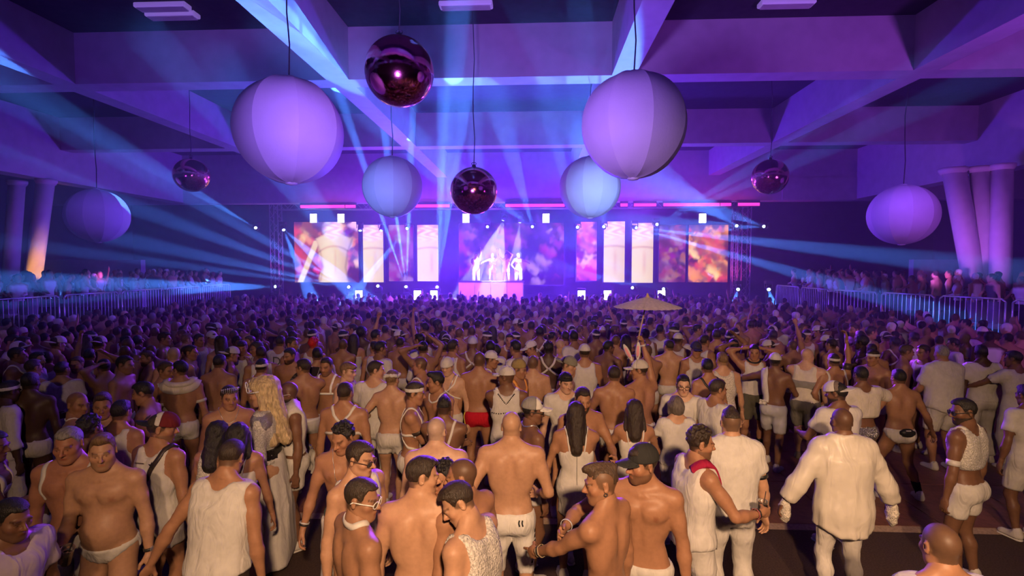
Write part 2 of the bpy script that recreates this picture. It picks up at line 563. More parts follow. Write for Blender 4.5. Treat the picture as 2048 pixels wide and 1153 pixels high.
# ================================================================ the stage
M_DECK = mat('stage_deck', (0.04, 0.035, 0.05), 0.55)
M_SKIRT = mat('stage_skirt', (0.05, 0.03, 0.09), 0.8, bump=('wave', 6, 0.6, 0.05))
SX0, SX1, SY0, SY1, SZ = -13.2, 10.6, 23.9, 30.5, 1.30
stage = empty('stage', ((SX0 + SX1) / 2, SY0, 0))
o = box('deck', (SX0, SY0, SZ - 0.12), (SX1, SY1, SZ), M_DECK); o.parent = stage; o.matrix_parent_inverse = stage.matrix_world.inverted(); o.location -= stage.location
for k in range(10):
    w = (SX1 - SX0) / 10
    o = box('front_panel', (SX0 + k * w + 0.01, SY0 + 0.03, 0.0), (SX0 + (k + 1) * w - 0.01, SY0 + 0.08, SZ - 0.12), M_SKIRT, stage)
    o.location = -stage.location
for o in stage.children:
    o.location = -stage.location
    o.matrix_parent_inverse = Matrix()
tag(stage, 'wide low dark stage across the back of the hall', 'stage')


# --- video screens: each a cabinet with a lit face; the picture is stored as face colours of a fine grid
def screen_picture(u, v, seed, torso, warm):
    """u,v in 0..1 arrays -> rgb. Blurred flowers and a pale figure."""
    rng = np.random.RandomState(seed)
    col = np.zeros(u.shape + (3,)) + np.array([0.05, 0.006, 0.09]) * (1 - warm) + np.array([0.09, 0.012, 0.03]) * warm
    pal_w = [(0.85, 0.28, 0.03), (0.60, 0.05, 0.02), (1.0, 0.62, 0.22), (0.7, 0.06, 0.08), (0.25, 0.06, 0.02)]
    pal_p = [(0.60, 0.03, 0.40), (0.8, 0.18, 0.55), (0.9, 0.5, 0.75), (0.20, 0.02, 0.35), (0.70, 0.03, 0.18)]
    for k in range(60):
        cx, cy = rng.rand() * 1.1 - 0.05, rng.rand() * 0.95
        r = 0.04 + 0.13 * rng.rand()
        p = (pal_w if rng.rand() < warm else pal_p)[rng.randint(5)]
        du = (u - cx) * torso[2] + 0.035 * np.sin(v * 23 + k) + 0.02 * np.sin(v * 51 + 2 * k)
        dv = v - cy + 0.035 * np.sin(u * torso[2] * 27 + 3 * k) + 0.02 * np.cos(u * torso[2] * 60 + k)
        d = du ** 2 + dv ** 2 * (0.6 + 0.8 * rng.rand())
        a = np.clip(1.25 - d / r ** 2, 0, 1) * (0.55 + 0.45 * np.sin(9 * u * torso[2] + 13 * v + k))
        col = col * (1 - a[..., None]) + np.array(p) * a[..., None]
    tx, on, asp = torso
    if on:
        X = (u - tx) * asp * (1.0 if asp > 0.6 else 0.62)
        arm = np.clip((0.060 - np.abs(X + 0.30 + 0.42 * (0.66 - v))) / 0.02, 0, 1) * (v < 0.70)
        col = col * (1 - arm[..., None]) + np.array([0.80, 0.58, 0.30]) * arm[..., None]
        wdt = np.interp(v, [0, 0.25, 0.5, 0.72, 0.8, 0.86, 1.0], [0.27, 0.22, 0.26, 0.34, 0.15, 0.09, 0.0])
        wob = 0.02 * np.sin(v * 17)
        a = np.clip((wdt - np.abs(X + wob)) / 0.03, 0, 1)
        sh = 0.80 + 0.20 * np.cos(X * 8 + 0.6) - 0.18 * np.exp(-((X - 0.02) / 0.018) ** 2) * np.clip((0.6 - v) * 6, 0, 1) * np.clip((v - 0.1) * 8, 0, 1)
        sh = sh - 0.30 * np.exp(-(((v - 0.60 + 1.5 * X * X) / 0.018) ** 2)) - 0.45 * np.exp(-((np.abs(X) - wdt + 0.03) / 0.02) ** 2) * 0.6
        sh = np.clip(sh, 0.1, 1)
        body = np.stack([0.85 * sh ** 0.8, 0.68 * sh ** 1.2, 0.36 * sh ** 1.6], -1)
        col = col * (1 - a[..., None]) + body * a[..., None]
        hr = (0.8 + 0.2 * np.sin(u * asp * 22 + 4 * np.sin(v * 17))) * np.clip(1.3 - ((X + 0.02) ** 2 + (v - 0.88) ** 2) / 0.17 ** 2, 0, 1)
        hc = np.stack([0.9 + 0 * u, 0.62 + 0.2 * np.sin(u * asp * 31 + v * 26 + 3 * np.sin(v * 40)), 0.72 + 0.1 * np.sin(v * 33)], -1)
        col = col * (1 - hr[..., None]) + hc * hr[..., None]
    # keep the picture colours in range
    return np.clip(col, 0, 1)


def screen_mat():
    m = bpy.data.materials.new('lit_screen'); m.use_nodes = True
    nt = m.node_tree; nt.nodes.clear()
    o = nt.nodes.new('ShaderNodeOutputMaterial'); e = nt.nodes.new('ShaderNodeEmission')
    a = nt.nodes.new('ShaderNodeVertexColor'); a.layer_name = 'picture'
    e.inputs[1].default_value = 1.4
    nt.links.new(a.outputs['Color'], e.inputs[0]); nt.links.new(e.outputs[0], o.inputs[0])
    return m


M_SCREEN = screen_mat()
YS = 26.6


def screen(x0, x1, y0, y1, lab, seed, torso_x=None, warm=0.5, gain=1.0, Y=YS):
    a, b = at(x0, y1, Y), at(x1, y0, Y)
    w, h = b.x - a.x, b.z - a.z
    s = empty('video_screen', (a.x, Y, a.z))
    nx, nz = max(6, int(w / 0.055)), max(6, int(h / 0.055))
    U, Vv = np.meshgrid(np.linspace(0, 1, nx + 1), np.linspace(0, 1, nz + 1))
    pic = screen_picture(U, Vv, seed, (torso_x if torso_x is not None else 0.5, torso_x is not None, w / h), warm) * gain
    V = np.stack([U * w, np.zeros_like(U), Vv * h], -1).reshape(-1, 3)
    idx = np.arange((nx + 1) * (nz + 1)).reshape(nz + 1, nx + 1)
    F = np.stack([idx[:-1, :-1], idx[:-1, 1:], idx[1:, 1:], idx[1:, :-1]], -1).reshape(-1, 4)
    me = np_mesh('lit_face', V, F)
    ca = me.color_attributes.new('picture', 'FLOAT_COLOR', 'POINT')
    ca.data.foreach_set('color', np.concatenate([pic.reshape(-1, 3), np.ones((len(V), 1))], 1).astype(np.float32).ravel())
    link_mesh('lit_face', me, M_SCREEN, s)
    box('cabinet', (-0.04, 0.004, -0.04), (w + 0.04, 0.16, h + 0.04), M_METAL, s)
    for zz in (0.0, h):
        box('hanging_bar', (-0.02, 0.17, zz - 0.03), (w + 0.02, 0.23, zz + 0.03), M_METAL, s)
    tag(s, lab, 'screen')


screen(590, 716, 444, 565, 'wide video screen at stage left showing a pale bare torso among flowers', 3, 0.62, 0.75)
screen(727, 766, 450, 565, 'narrow video screen just right of the wide left screen, mostly white', 5, 0.5, 0.5)
screen(778, 826, 450, 563, 'dim narrow screen with a small pink bloom behind the blue beams', 8, None, 0.05, 0.35)
screen(835, 876, 450, 563, 'narrow screen left of the performers with a white and pink picture', 12, 0.6, 0.15)
screen(918, 1128, 446, 570, 'central video wall behind the performers, violet and magenta', 21, None, 0.0, 0.45, 28.6)
screen(1153, 1194, 444, 562, 'narrow screen right of the performers with a pink flower picture', 31, None, 0.2)
screen(1207, 1250, 443, 565, 'narrow screen showing part of a pale torso, right of centre', 34, 0.45, 0.7)
screen(1263, 1307, 446, 566, 'narrow screen with a pale figure and dark red top, right of centre', 37, 0.5, 0.8)
screen(1317, 1372, 450, 565, 'dim screen with an orange bloom at its lower left', 41, None, 0.5, 0.4)
screen(1376, 1457, 450, 565, 'screen at far stage right with bright orange blossoms', 44, None, 0.95, 1.1)

# --- lattice towers and top truss
M_TRUSS = mat('truss_alloy', (0.5, 0.48, 0.5), 0.4, 0.7)


def truss(name, a, b, s, lab):
    a, b = Vector(a), Vector(b)
    r = empty(name, a)
    d = b - a; L = d.length; d.normalize()
    u = Vector((0, 1, 0)) if abs(d.y) < 0.9 else Vector((1, 0, 0))
    w = d.cross(u).normalized()
    cs = [(u * i + w * j) * (s / 2) for i, j in ((1, 1), (1, -1), (-1, -1), (-1, 1))]
    for c in cs:
        bm = bmesh.new(); bm_tube(bm, c, c + d * L, 0.028, 0.028, 6)
        from_bm('chord', bm, M_TRUSS, r, True)
    n = max(2, int(L / s))
    bm = bmesh.new()
    for k in range(n):
        for q in range(4):
            p0, p1 = cs[q], cs[(q + 1) % 4]
            if k % 2: p0, p1 = p1, p0
            bm_tube(bm, p0 + d * (L * k / n), p1 + d * (L * (k + 1) / n), 0.014, 0.014, 4, False)
    from_bm('lacing', bm, M_TRUSS, r)
    tag(r, lab, 'truss')


YT = 25.9
tops = at(1023, 424, YT).z
XL, XR = at(553, 500, YT).x, at(1489, 500, YT).x
truss('truss_tower', (XL, YT, SZ), (XL, YT, tops + 0.6), 0.42, 'pink lit lattice tower at the left end of the stage')
truss('truss_tower', (XR, YT, SZ), (XR, YT, tops + 0.6), 0.42, 'pink lit lattice tower at the right end of the stage')
xr2 = at(1457 + 12, 500, YT).x
truss('truss_tower', (xr2, YT, SZ), (xr2, YT, tops + 0.3), 0.22, 'thin lattice upright beside the orange screen at stage right')
truss('lighting_truss', (XL, YT, tops + 0.35), (XR, YT, tops + 0.35), 0.40, 'long horizontal lighting truss above the stage screens')

# --- pink light bars along the foot of the back bulkhead
M_PINK = emat('pink_led', (1.0, 0.05, 0.55), 1.6)
bars = [(600, 690), (690, 712), (830, 900), (1010, 1130), (1240, 1256), (1267, 1313), (1326, 1440), (1440, 1463), (1475, 1520)]
for k, (a, b) in enumerate(bars):
    p, q = at(a, 410, 24.9), at(b, 410, 24.9)
    r = empty('light_bar', (p.x, 24.9, 6.0))
    L = q.x - p.x
    box('led_strip', (0.02, -0.02, -0.16), (L - 0.02, 0.0, -0.02), M_PINK, r)
    box('housing', (0, 0.002, -0.2), (L, 0.1, 0.09), M_METAL, r)
    tag(r, 'glowing pink light bar under the back bulkhead, %s from the left' % ('first second third fourth fifth sixth seventh eighth ninth'.split()[k]), 'light bar', 'pink light bars under the bulkhead')
lamp('pink_bar_glow', 'AREA', (-6.8, 24.4, 5.85), (1.0, 0.06, 0.60), 22, (-6.8, 25.0, 6.9), (9, 0.3))
lamp('pink_bar_glow', 'AREA', (5.8, 24.4, 5.85), (1.0, 0.06, 0.60), 22, (5.8, 25.0, 6.9), (9, 0.3))

# --- blinders: white flat lamps on the truss and on the stage edge
M_BLIND = emat('blinder_white', (0.92, 0.92, 1.0), 9.0)


def blinder(px, py, Y, lab, w=0.34, h=0.44, stand=None):
    p = at(px, py, Y)
    r = empty('blinder_lamp', p)
    bm = bmesh.new(); bm_box(bm, (-w / 2, 0.0, -h / 2), (w / 2, 0.16, h / 2))
    bmesh.ops.bevel(bm, geom=bm.edges[:], offset=0.02, segments=1, affect='EDGES')
    from_bm('body', bm, M_METAL, r)
    for i in range(2):
        for j in range(3):
            x, z = -w / 2 + (i + 0.5) * w / 2, -h / 2 + (j + 0.5) * h / 3
            box('lens', (x - w / 4.3, -0.02, z - h / 6.4), (x + w / 4.3, -0.001, z + h / 6.4), M_BLIND, r)
    bm = bmesh.new(); bm_path(bm, [(-w / 2 - 0.02, 0.08, 0), (-w / 2 - 0.02, 0.08, h / 2 + 0.1), (w / 2 + 0.02, 0.08, h / 2 + 0.1), (w / 2 + 0.02, 0.08, 0)], 0.012, 5)
    from_bm('yoke', bm, M_METAL, r)
    if stand is not None:
        box('stand', (-w / 2 - 0.03, 0.02, stand - p.z), (w / 2 + 0.03, 0.2, -h / 2), M_METAL, r)
    tag(r, lab, 'stage lamp', 'white blinder lamps')


for px, lab in ((627, 'first from the left on the truss'), (682, 'second from the left on the truss'), (932, 'on the truss beside the central mirror ball'),
                (1092, 'on the truss right of the performers'), (1405, 'furthest right on the truss')):
    blinder(px, 437, YT - 0.35, 'white square blinder lamp ' + lab)
for px, lab in ((718, 'left of the stage edge'), (835, 'small, left of the booth on the stage edge'), (868, 'just left of the booth on the stage edge'), (1163, 'right of the booth on the stage edge'),
                (1215, 'small, right of the booth on the stage edge'), (1323, 'behind the parasol on the stage edge')):
    blinder(px, 591, SY0 + 0.25, 'white square blinder lamp ' + lab, stand=SZ)

# --- moving heads with their beams
M_LENS = emat('beam_lens', (0.45, 0.75, 1.0), 10.0)
CYAN = (0.07, 0.25, 1.0)


def moving_head(px, py, Y, targets, lab, energy=900, spot=3.2, color=CYAN, hang=True, pole=None):
    p = at(px, py, Y)
    r = empty('moving_head', p)
    t0 = Vector(targets[0])
    d = (t0 - p).normalized()
    bm = bmesh.new(); bm_tube(bm, -d * 0.16, d * 0.12, 0.09, 0.12, 12)
    from_bm('head', bm, M_METAL, r, True)
    bm = bmesh.new(); bm_tube(bm, d * 0.121, d * 0.14, 0.07, 0.068, 12)
    from_bm('lens', bm, M_LENS, r, True)
    s = 1 if hang else -1
    bm = bmesh.new(); bm_path(bm, [(-0.16, 0, 0), (-0.16, 0, s * 0.2), (0.16, 0, s * 0.2), (0.16, 0, 0)], 0.02, 6)
    from_bm('yoke', bm, M_METAL, r)
    bm = bmesh.new(); bm_box(bm, (-0.15, -0.12, min(s * 0.2, s * 0.32)), (0.15, 0.12, max(s * 0.2, s * 0.32)))
    from_bm('base', bm, M_METAL, r)
    if not hang:
        box('flight_case', (-0.22, -0.2, SZ - p.z), (0.22, 0.2, -0.32), M_METAL, r)
    elif pole is not None:
        bm = bmesh.new(); bm_tube(bm, (0, 0.16, pole - p.z), (0, 0.16, 0.3), 0.03, 0.03, 8)
        from_bm('pole', bm, M_METAL, r, True)
        box('pole_base', (-0.3, -0.14, pole - p.z), (0.3, 0.46, pole - p.z + 0.03), M_METAL, r)
    tag(r, lab, 'stage lamp', 'moving head beam lamps')
    for t in targets:
        dd = (Vector(t) - p).normalized()
        lamp('beam_light', 'SPOT', p + dd * 0.2, color, energy * 270, t, 0.03, spot, 0.35)


def U(px, py, Y):
    return at(px, py, Y)


lamp('truss_pink_light', 'SPOT', (XR - 1.3, YT - 1.2, SZ + 0.2), (1.0, 0.05, 0.35), 260, (XR, YT, 4.0), 0.05, 60, 0.8)
lamp('truss_pink_light', 'SPOT', (XL + 1.3, YT - 1.2, SZ + 0.2), (1.0, 0.05, 0.45), 120, (XL, YT, 4.0), 0.05, 60, 0.8)

# left cluster
YL = 25.6
moving_head(513, 457, YL, [U(300, 330, 16)], 'beam lamp furthest left on the truss end', 700, 3.0)
moving_head(566, 457, YL, [U(600, 540, 24.0), U(625, 510, 24)], 'beam lamp left of the wide screen, shining down', 1300, 8)
moving_head(555, 574, 24.4, [U(150, 545, 17), U(180, 592, 16), U(250, 568, 16)], 'floor beam lamp at far stage left, shining along the left gallery', 1700, 3.2, CYAN, False)
moving_head(700, 576, 24.4, [U(300, 352, 14), U(240, 405, 14), U(200, 468, 14), U(520, 552, 22)], 'floor beam lamp under the wide left screen', 900, 3.0, CYAN, False)
moving_head(757, 574, 24.4, [U(470, 262, 12), U(560, 300, 12)], 'floor beam lamp under the narrow white screen', 800, 3.0, CYAN, False)
moving_head(813, 577, 24.4, [U(757, 415, 20), U(790, 415, 20), U(818, 415, 20)], 'floor beam lamp under the left blue globe', 5200, 1.9, CYAN, False)
moving_head(874, 577, 24.4, [U(885, 250, 15), U(925, 240, 15), U(905, 180, 12)], 'floor beam lamp left of the booth', 4200, 2.0, CYAN, False)
moving_head(720, 457, YL, [U(728, 560, 24.6)], 'beam lamp beside the wide left screen, shining down', 200, 5)
moving_head(763, 457, YL, [U(748, 540, 24.6)], 'beam lamp above the narrow white screen', 150, 5)
moving_head(816, 455, YL, [U(770, 510, 23.5), U(748, 545, 24)], 'beam lamp under the left blue globe, shining down left', 2200, 3)
# centre
moving_head(1008, 436, YL, [U(962, 540, 26.2), U(985, 585, 24.8)], 'strong white lamp over the booth, shining down left', 900, 24, (0.9, 0.92, 1.0))
moving_head(1040, 440, YL, [U(1030, 540, 26.2)], 'strong white lamp over the booth, shining straight down', 700, 20, (0.9, 0.92, 1.0))
moving_head(975, 455, 27.4, [U(930, 170, 12), U(640, 60, 8), U(765, 257, 14)], 'beam lamp behind the central mirror ball', 650, 3.0)
moving_head(1065, 455, 27.4, [U(985, 170, 13), U(700, 180, 11)], 'beam lamp right of the performers, shining up', 700, 3.6)
# right cluster
moving_head(1155, 456, YL, [U(1165, 150, 12), U(1090, 200, 14)], 'beam lamp under the right blue globe', 550, 3.2)
moving_head(1208, 455, YL, [U(1190, 380, 20), U(1210, 380, 20)], 'second beam lamp under the right blue globe', 500, 6)
moving_head(1312, 450, YL, [U(1450, 388, 19), U(1445, 372, 18)], 'beam lamp right of the dark red screen, shining up right', 420, 2.4)
moving_head(1269, 455, YL, [U(1410, 495, 22), U(1400, 470, 22)], 'beam lamp over the narrow screens, shining right', 1800, 3)
moving_head(1475, 453, YL, [U(1380, 395, 21)], 'beam lamp right of the orange screen, shining up left', 600, 8)
moving_head(1530, 454, YL, [U(1420, 415, 22), U(1430, 455, 23)], 'beam lamp at the far right of the truss', 500, 8)
moving_head(1268, 577, 24.4, [U(1170, 545, 22)], 'floor beam lamp below the narrow right screens', 250, 4, CYAN, False)
moving_head(1330, 579, 24.4, [U(1240, 563, 22), U(1290, 560, 23)], 'floor beam lamp behind the parasol', 250, 4, CYAN, False)
moving_head(1477, 577, 23.2, [U(1467, 605, 22.0)], 'beam lamp low at stage right, shining down', 120, 14, CYAN, True, 0.0)
moving_head(1537, 577, 22.8, [U(1545, 610, 21.4)], 'beam lamp low at the stage right corner, shining down', 150, 16, CYAN, True, 0.0)

# --- booth
M_BOOTH = mat('booth_white', (0.8, 0.78, 0.85), 0.5)
a, b = at(917, 600, 24.9), at(1046, 563, 24.9)
booth = empty('dj_booth', ((a.x + b.x) / 2, 24.9, SZ))
W, H = b.x - a.x, b.z - SZ
box('desk_top', (-W / 2 - 0.05, -0.05, H - 0.06), (W / 2 + 0.05, 0.85, H), M_DECK, booth)
for k in range(4):
    box('front_panel', (-W / 2 + k * W / 4 + 0.01, 0.0, 0.0), (-W / 2 + (k + 1) * W / 4 - 0.01, 0.05, H - 0.06), M_BOOTH, booth)
for x in (-W / 2, W / 2 - 0.05):
    box('side_panel', (x, 0.06, 0.0), (x + 0.05, 0.8, H - 0.06), M_BOOTH, booth)
tag(booth, 'white fronted disc jockey booth at the middle of the stage', 'booth')

# --- haze
def haze():
    m = bpy.data.materials.new('stage_haze'); m.use_nodes = True
    nt = m.node_tree; nt.nodes.clear()
    o = nt.nodes.new('ShaderNodeOutputMaterial'); v = nt.nodes.new('ShaderNodeVolumeScatter')
    v.inputs['Color'].default_value = (0.9, 0.92, 1.0, 1); v.inputs['Density'].default_value = HAZE
    v.inputs['Anisotropy'].default_value = 0.2
    nt.links.new(v.outputs[0], o.inputs['Volume'])
    h = box('stage_haze', (-24.9, 9.0, 0.05), (22.9, 30.9, ZC - 0.01), m)
    tag(h, 'thin stage haze hanging in the air of the hall', 'haze', kind='stuff')
    h.display_type = 'WIRE'


HAZE = 0.0145
haze()

# ================================================================ figure modelling: signed distance fields -> meshes
def smin(a, b, k):
    h = np.maximum(k - np.abs(a - b), 0) * (1.0 / k)
    return np.minimum(a, b) - h * h * (k * 0.25)


class Grid:
    def __init__(s, lo, hi, h):
        s.h = h
        s.lo = np.asarray(lo, np.float32)
        s.n = np.maximum(4, np.ceil((np.asarray(hi) - s.lo) / h).astype(int) + 1)
        s.ax = [(s.lo[i] + h * np.arange(s.n[i])).astype(np.float32) for i in range(3)]

    def new(s, val=0.4):
        return np.full(tuple(s.n), val, np.float32)

    def sub(s, lo, hi):
        sl = []
        for i in range(3):
            a = int(np.floor((lo[i] - s.lo[i]) / s.h)); b = int(np.ceil((hi[i] - s.lo[i]) / s.h)) + 1
            a = min(max(a, 0), s.n[i]); b = min(max(b, a), s.n[i])
            sl.append(slice(a, b))
        return tuple(sl)

    def xyz(s, sl=None):
        ax = s.ax if sl is None else [s.ax[i][sl[i]] for i in range(3)]
        return ax[0][:, None, None], ax[1][None, :, None], ax[2][None, None, :]


def cone(a, b, ra, rb=None, k=None):
    return ('c', np.asarray(a, float), np.asarray(b, float), ra, ra if rb is None else rb, k)


def ell(c, r, R=None, k=None, neg=False):
    return ('n' if neg else 'e', np.asarray(c, float), np.asarray(r, float), R, None, k)


def add_prims(g, F, prims, k, margin=0.07):
    for p in prims:
        kk = p[5] or k
        if p[0] == 'c':
            a, b, ra, rb = p[1], p[2], p[3], p[4]
            m = max(ra, rb) + margin
            sl = g.sub(np.minimum(a, b) - m, np.maximum(a, b) + m)
            x, y, z = g.xyz(sl)
            if x.size * y.size * z.size == 0: continue
            ab = b - a; L2 = float(ab @ ab) + 1e-9
            px, py, pz = x - a[0], y - a[1], z - a[2]
            t = np.clip((px * ab[0] + py * ab[1] + pz * ab[2]) / L2, 0, 1).astype(np.float32)
            dx, dy, dz = px - ab[0] * t, py - ab[1] * t, pz - ab[2] * t
            d = np.sqrt(dx * dx + dy * dy + dz * dz) - (ra + (rb - ra) * t)
            F[sl] = smin(F[sl], d.astype(np.float32), kk)
        else:
            c, r, R = p[1], p[2], p[3]
            m = (r if R is None else np.full(3, r.max())) + margin
            sl = g.sub(c - m, c + m)
            x, y, z = g.xyz(sl)
            if x.size * y.size * z.size == 0: continue
            px, py, pz = x - c[0], y - c[1], z - c[2]
            if R is not None:
                px, py, pz = (R[0][0] * px + R[1][0] * py + R[2][0] * pz, R[0][1] * px + R[1][1] * py + R[2][1] * pz, R[0][2] * px + R[1][2] * py + R[2][2] * pz)
            k0 = np.sqrt((px / r[0]) ** 2 + (py / r[1]) ** 2 + (pz / r[2]) ** 2)
            k1 = np.sqrt((px / r[0] ** 2) ** 2 + (py / r[1] ** 2) ** 2 + (pz / r[2] ** 2) ** 2) + 1e-6
            d = (k0 * (k0 - 1) / k1).astype(np.float32)
            if p[0] == 'e':
                F[sl] = smin(F[sl], d, kk)
            else:
                F[sl] = -smin(-F[sl], d, kk)
    return F


_EDGES = [((0, 0, 0), (1, 0, 0)), ((0, 1, 0), (1, 1, 0)), ((0, 0, 1), (1, 0, 1)), ((0, 1, 1), (1, 1, 1)),
          ((0, 0, 0), (0, 1, 0)), ((1, 0, 0), (1, 1, 0)), ((0, 0, 1), (0, 1, 1)), ((1, 0, 1), (1, 1, 1)),
          ((0, 0, 0), (0, 0, 1)), ((1, 0, 0), (1, 0, 1)), ((0, 1, 0), (0, 1, 1)), ((1, 1, 0), (1, 1, 1))]


def surface(g, F):
    """surface nets: quads on the zero level of F"""
    s = F < 0
    if not s.any():
        return np.zeros((0, 3), np.float32), np.zeros((0, 4), np.int32)
    # crop
    ii = [np.where(s.any(axis=tuple(j for j in range(3) if j != i)))[0] for i in range(3)]
    sl = tuple(slice(max(a[0] - 2, 0), min(a[-1] + 3, F.shape[i])) for i, a in enumerate(ii))
    off = np.array([q.start for q in sl])
    F = np.pad(F[sl], 1, constant_values=0.1); off = off - 1
    s = (F < 0)
    c = s.astype(np.int8)
    t = c[:-1] + c[1:]; t = t[:, :-1] + t[:, 1:]; t = t[:, :, :-1] + t[:, :, 1:]
    mask = (t > 0) & (t < 8)
    idx = np.argwhere(mask)
    n = len(idx)
    vid = np.full(mask.shape, -1, np.int32); vid[mask] = np.arange(n)
    acc = np.zeros((n, 3), np.float32); cnt = np.zeros(n, np.float32)
    S = F.strides; Ff = F.ravel(); sh = F.shape
    base = (idx[:, 0] * sh[1] + idx[:, 1]) * sh[2] + idx[:, 2]
    vals = {}
    for cx in (0, 1):
        for cy in (0, 1):
            for cz in (0, 1):
                vals[(cx, cy, cz)] = Ff[base + (cx * sh[1] + cy) * sh[2] + cz]
    for a, b in _EDGES:
        va, vb = vals[a], vals[b]
        m = (va < 0) != (vb < 0)
        tt = va[m] / (va[m] - vb[m])
        A = np.array(a, np.float32); D = np.array(b, np.float32) - A
        acc[m] += A + tt[:, None] * D
        cnt[m] += 1
    V = (idx + acc / cnt[:, None] + off) * g.h + g.lo
    Q = []
    for ax in range(3):
        u, w = [(1, 2), (2, 0), (0, 1)][ax]
        s0 = np.moveaxis(s, (ax, u, w), (0, 1, 2)); v0 = np.moveaxis(vid, (ax, u, w), (0, 1, 2))
        a, b = s0[:-1, 1:-1, 1:-1], s0[1:, 1:-1, 1:-1]
        for e, flip in ((a & ~b, False), (~a & b, True)):
            i, j, k = np.nonzero(e)
            q = np.stack([v0[i, j, k], v0[i, j + 1, k], v0[i, j + 1, k + 1], v0[i, j, k + 1]], 1)
            Q.append(q[:, ::-1] if flip else q)
    Q = np.concatenate(Q)
    return V.astype(np.float32), Q.astype(np.int32)


def sample(g, F, P):
    q = (P - g.lo) / g.h
    q = np.clip(q, 0, np.array(F.shape) - 1.001)
    i = q.astype(int); f = q - i
    out = 0
    for a in (0, 1):
        for b in (0, 1):
            for c in (0, 1):
                w = (f[:, 0] if a else 1 - f[:, 0]) * (f[:, 1] if b else 1 - f[:, 1]) * (f[:, 2] if c else 1 - f[:, 2])
                out = out + w * F[i[:, 0] + a, i[:, 1] + b, i[:, 2] + c]
    return out


def grad(g, F, P):
    e = g.h
    G = np.stack([sample(g, F, P + np.eye(3)[i] * e) - sample(g, F, P - np.eye(3)[i] * e) for i in range(3)], 1)
    return G / (np.linalg.norm(G, axis=1, keepdims=True) + 1e-9)


def project(g, F, P, iso, it=6):
    P = P.copy()
    for _ in range(it):
        d = sample(g, F, P) - iso
        P -= (np.clip(d, -0.04, 0.04) * 0.9)[:, None] * grad(g, F, P)
    return P


def ribbon(g, F, pts, width, iso=0.004, n=28, thick=0.004, proj=True):
    """flat strap laid on the surface of F through the given points"""
    pts = np.asarray(pts, float)
    seg = np.r_[0, np.cumsum(np.linalg.norm(np.diff(pts, axis=0), axis=1))]
    t = np.linspace(0, seg[-1], n)
    P = np.stack([np.interp(t, seg, pts[:, i]) for i in range(3)], 1)
    if proj:
        P = project(g, F, P, iso)
        for _ in range(2):
            P[1:-1] = 0.5 * P[1:-1] + 0.25 * (P[:-2] + P[2:])
        P = project(g, F, P, iso, 3)
    N = grad(g, F, P)
    T = np.gradient(P, axis=0); T /= np.linalg.norm(T, axis=1, keepdims=True) + 1e-9
    W = np.cross(T, N); W /= np.linalg.norm(W, axis=1, keepdims=True) + 1e-9
    L, R = P + W * width / 2, P - W * width / 2
    if proj:
        L, R = project(g, F, L, iso, 3), project(g, F, R, iso, 3)
    rows = [L, P + N * thick * 0.6, R, R - N * (iso + 0.004), L - N * (iso + 0.004)]
    V = np.stack(rows, 1).reshape(-1, 3)
    m = 5
    F4 = []
    for i in range(n - 1):
        for j in range(m):
            a, b = i * m + j, i * m + (j + 1) % m
            F4.append((a, b, b + m, a + m))
    return V, np.array(F4, int)


def merge(parts):
    Vs, Fs, o = [], [], 0
    for V, F in parts:
        Vs.append(V); Fs.append(F + o); o += len(V)
    return np.concatenate(Vs), np.concatenate(Fs)


def pattern_noise(x, y, z, s=1.0):
    return (np.sin(31 * s * z + 9 * np.sin(13 * s * x + 2)) * np.cos(17 * s * y + 3 * np.sin(21 * s * z)) * 0.6
            + 0.4 * np.sin(47 * s * x + 6 * np.sin(19 * s * z)))


def rotx(a): c, s = math.cos(a), math.sin(a); return np.array([[1, 0, 0], [0, c, -s], [0, s, c]])
def roty(a): c, s = math.cos(a), math.sin(a); return np.array([[c, 0, s], [0, 1, 0], [-s, 0, c]])
def rotz(a): c, s = math.cos(a), math.sin(a); return np.array([[c, -s, 0], [s, c, 0], [0, 0, 1]])


D2R = math.pi / 180

# ---------------------------------------------------------------- head, hair and hat templates (head space: looks to -y)
def hairline(x, y):
    t = np.clip((y + 0.052) / 0.030, 0, 1)
    t = t * t * (3 - 2 * t)
    front = 0.080 - 0.25 * np.clip(np.abs(x) - 0.03, 0, 0.03) * 0 + 0.10 * np.clip(np.abs(np.abs(x) - 0.045) * -1 + 0.012, 0, 1)
    return front * (1 - t) + (-0.012 - np.clip(y + 0.02, 0, 0.1) * 0.55) * t


HEADS = {}


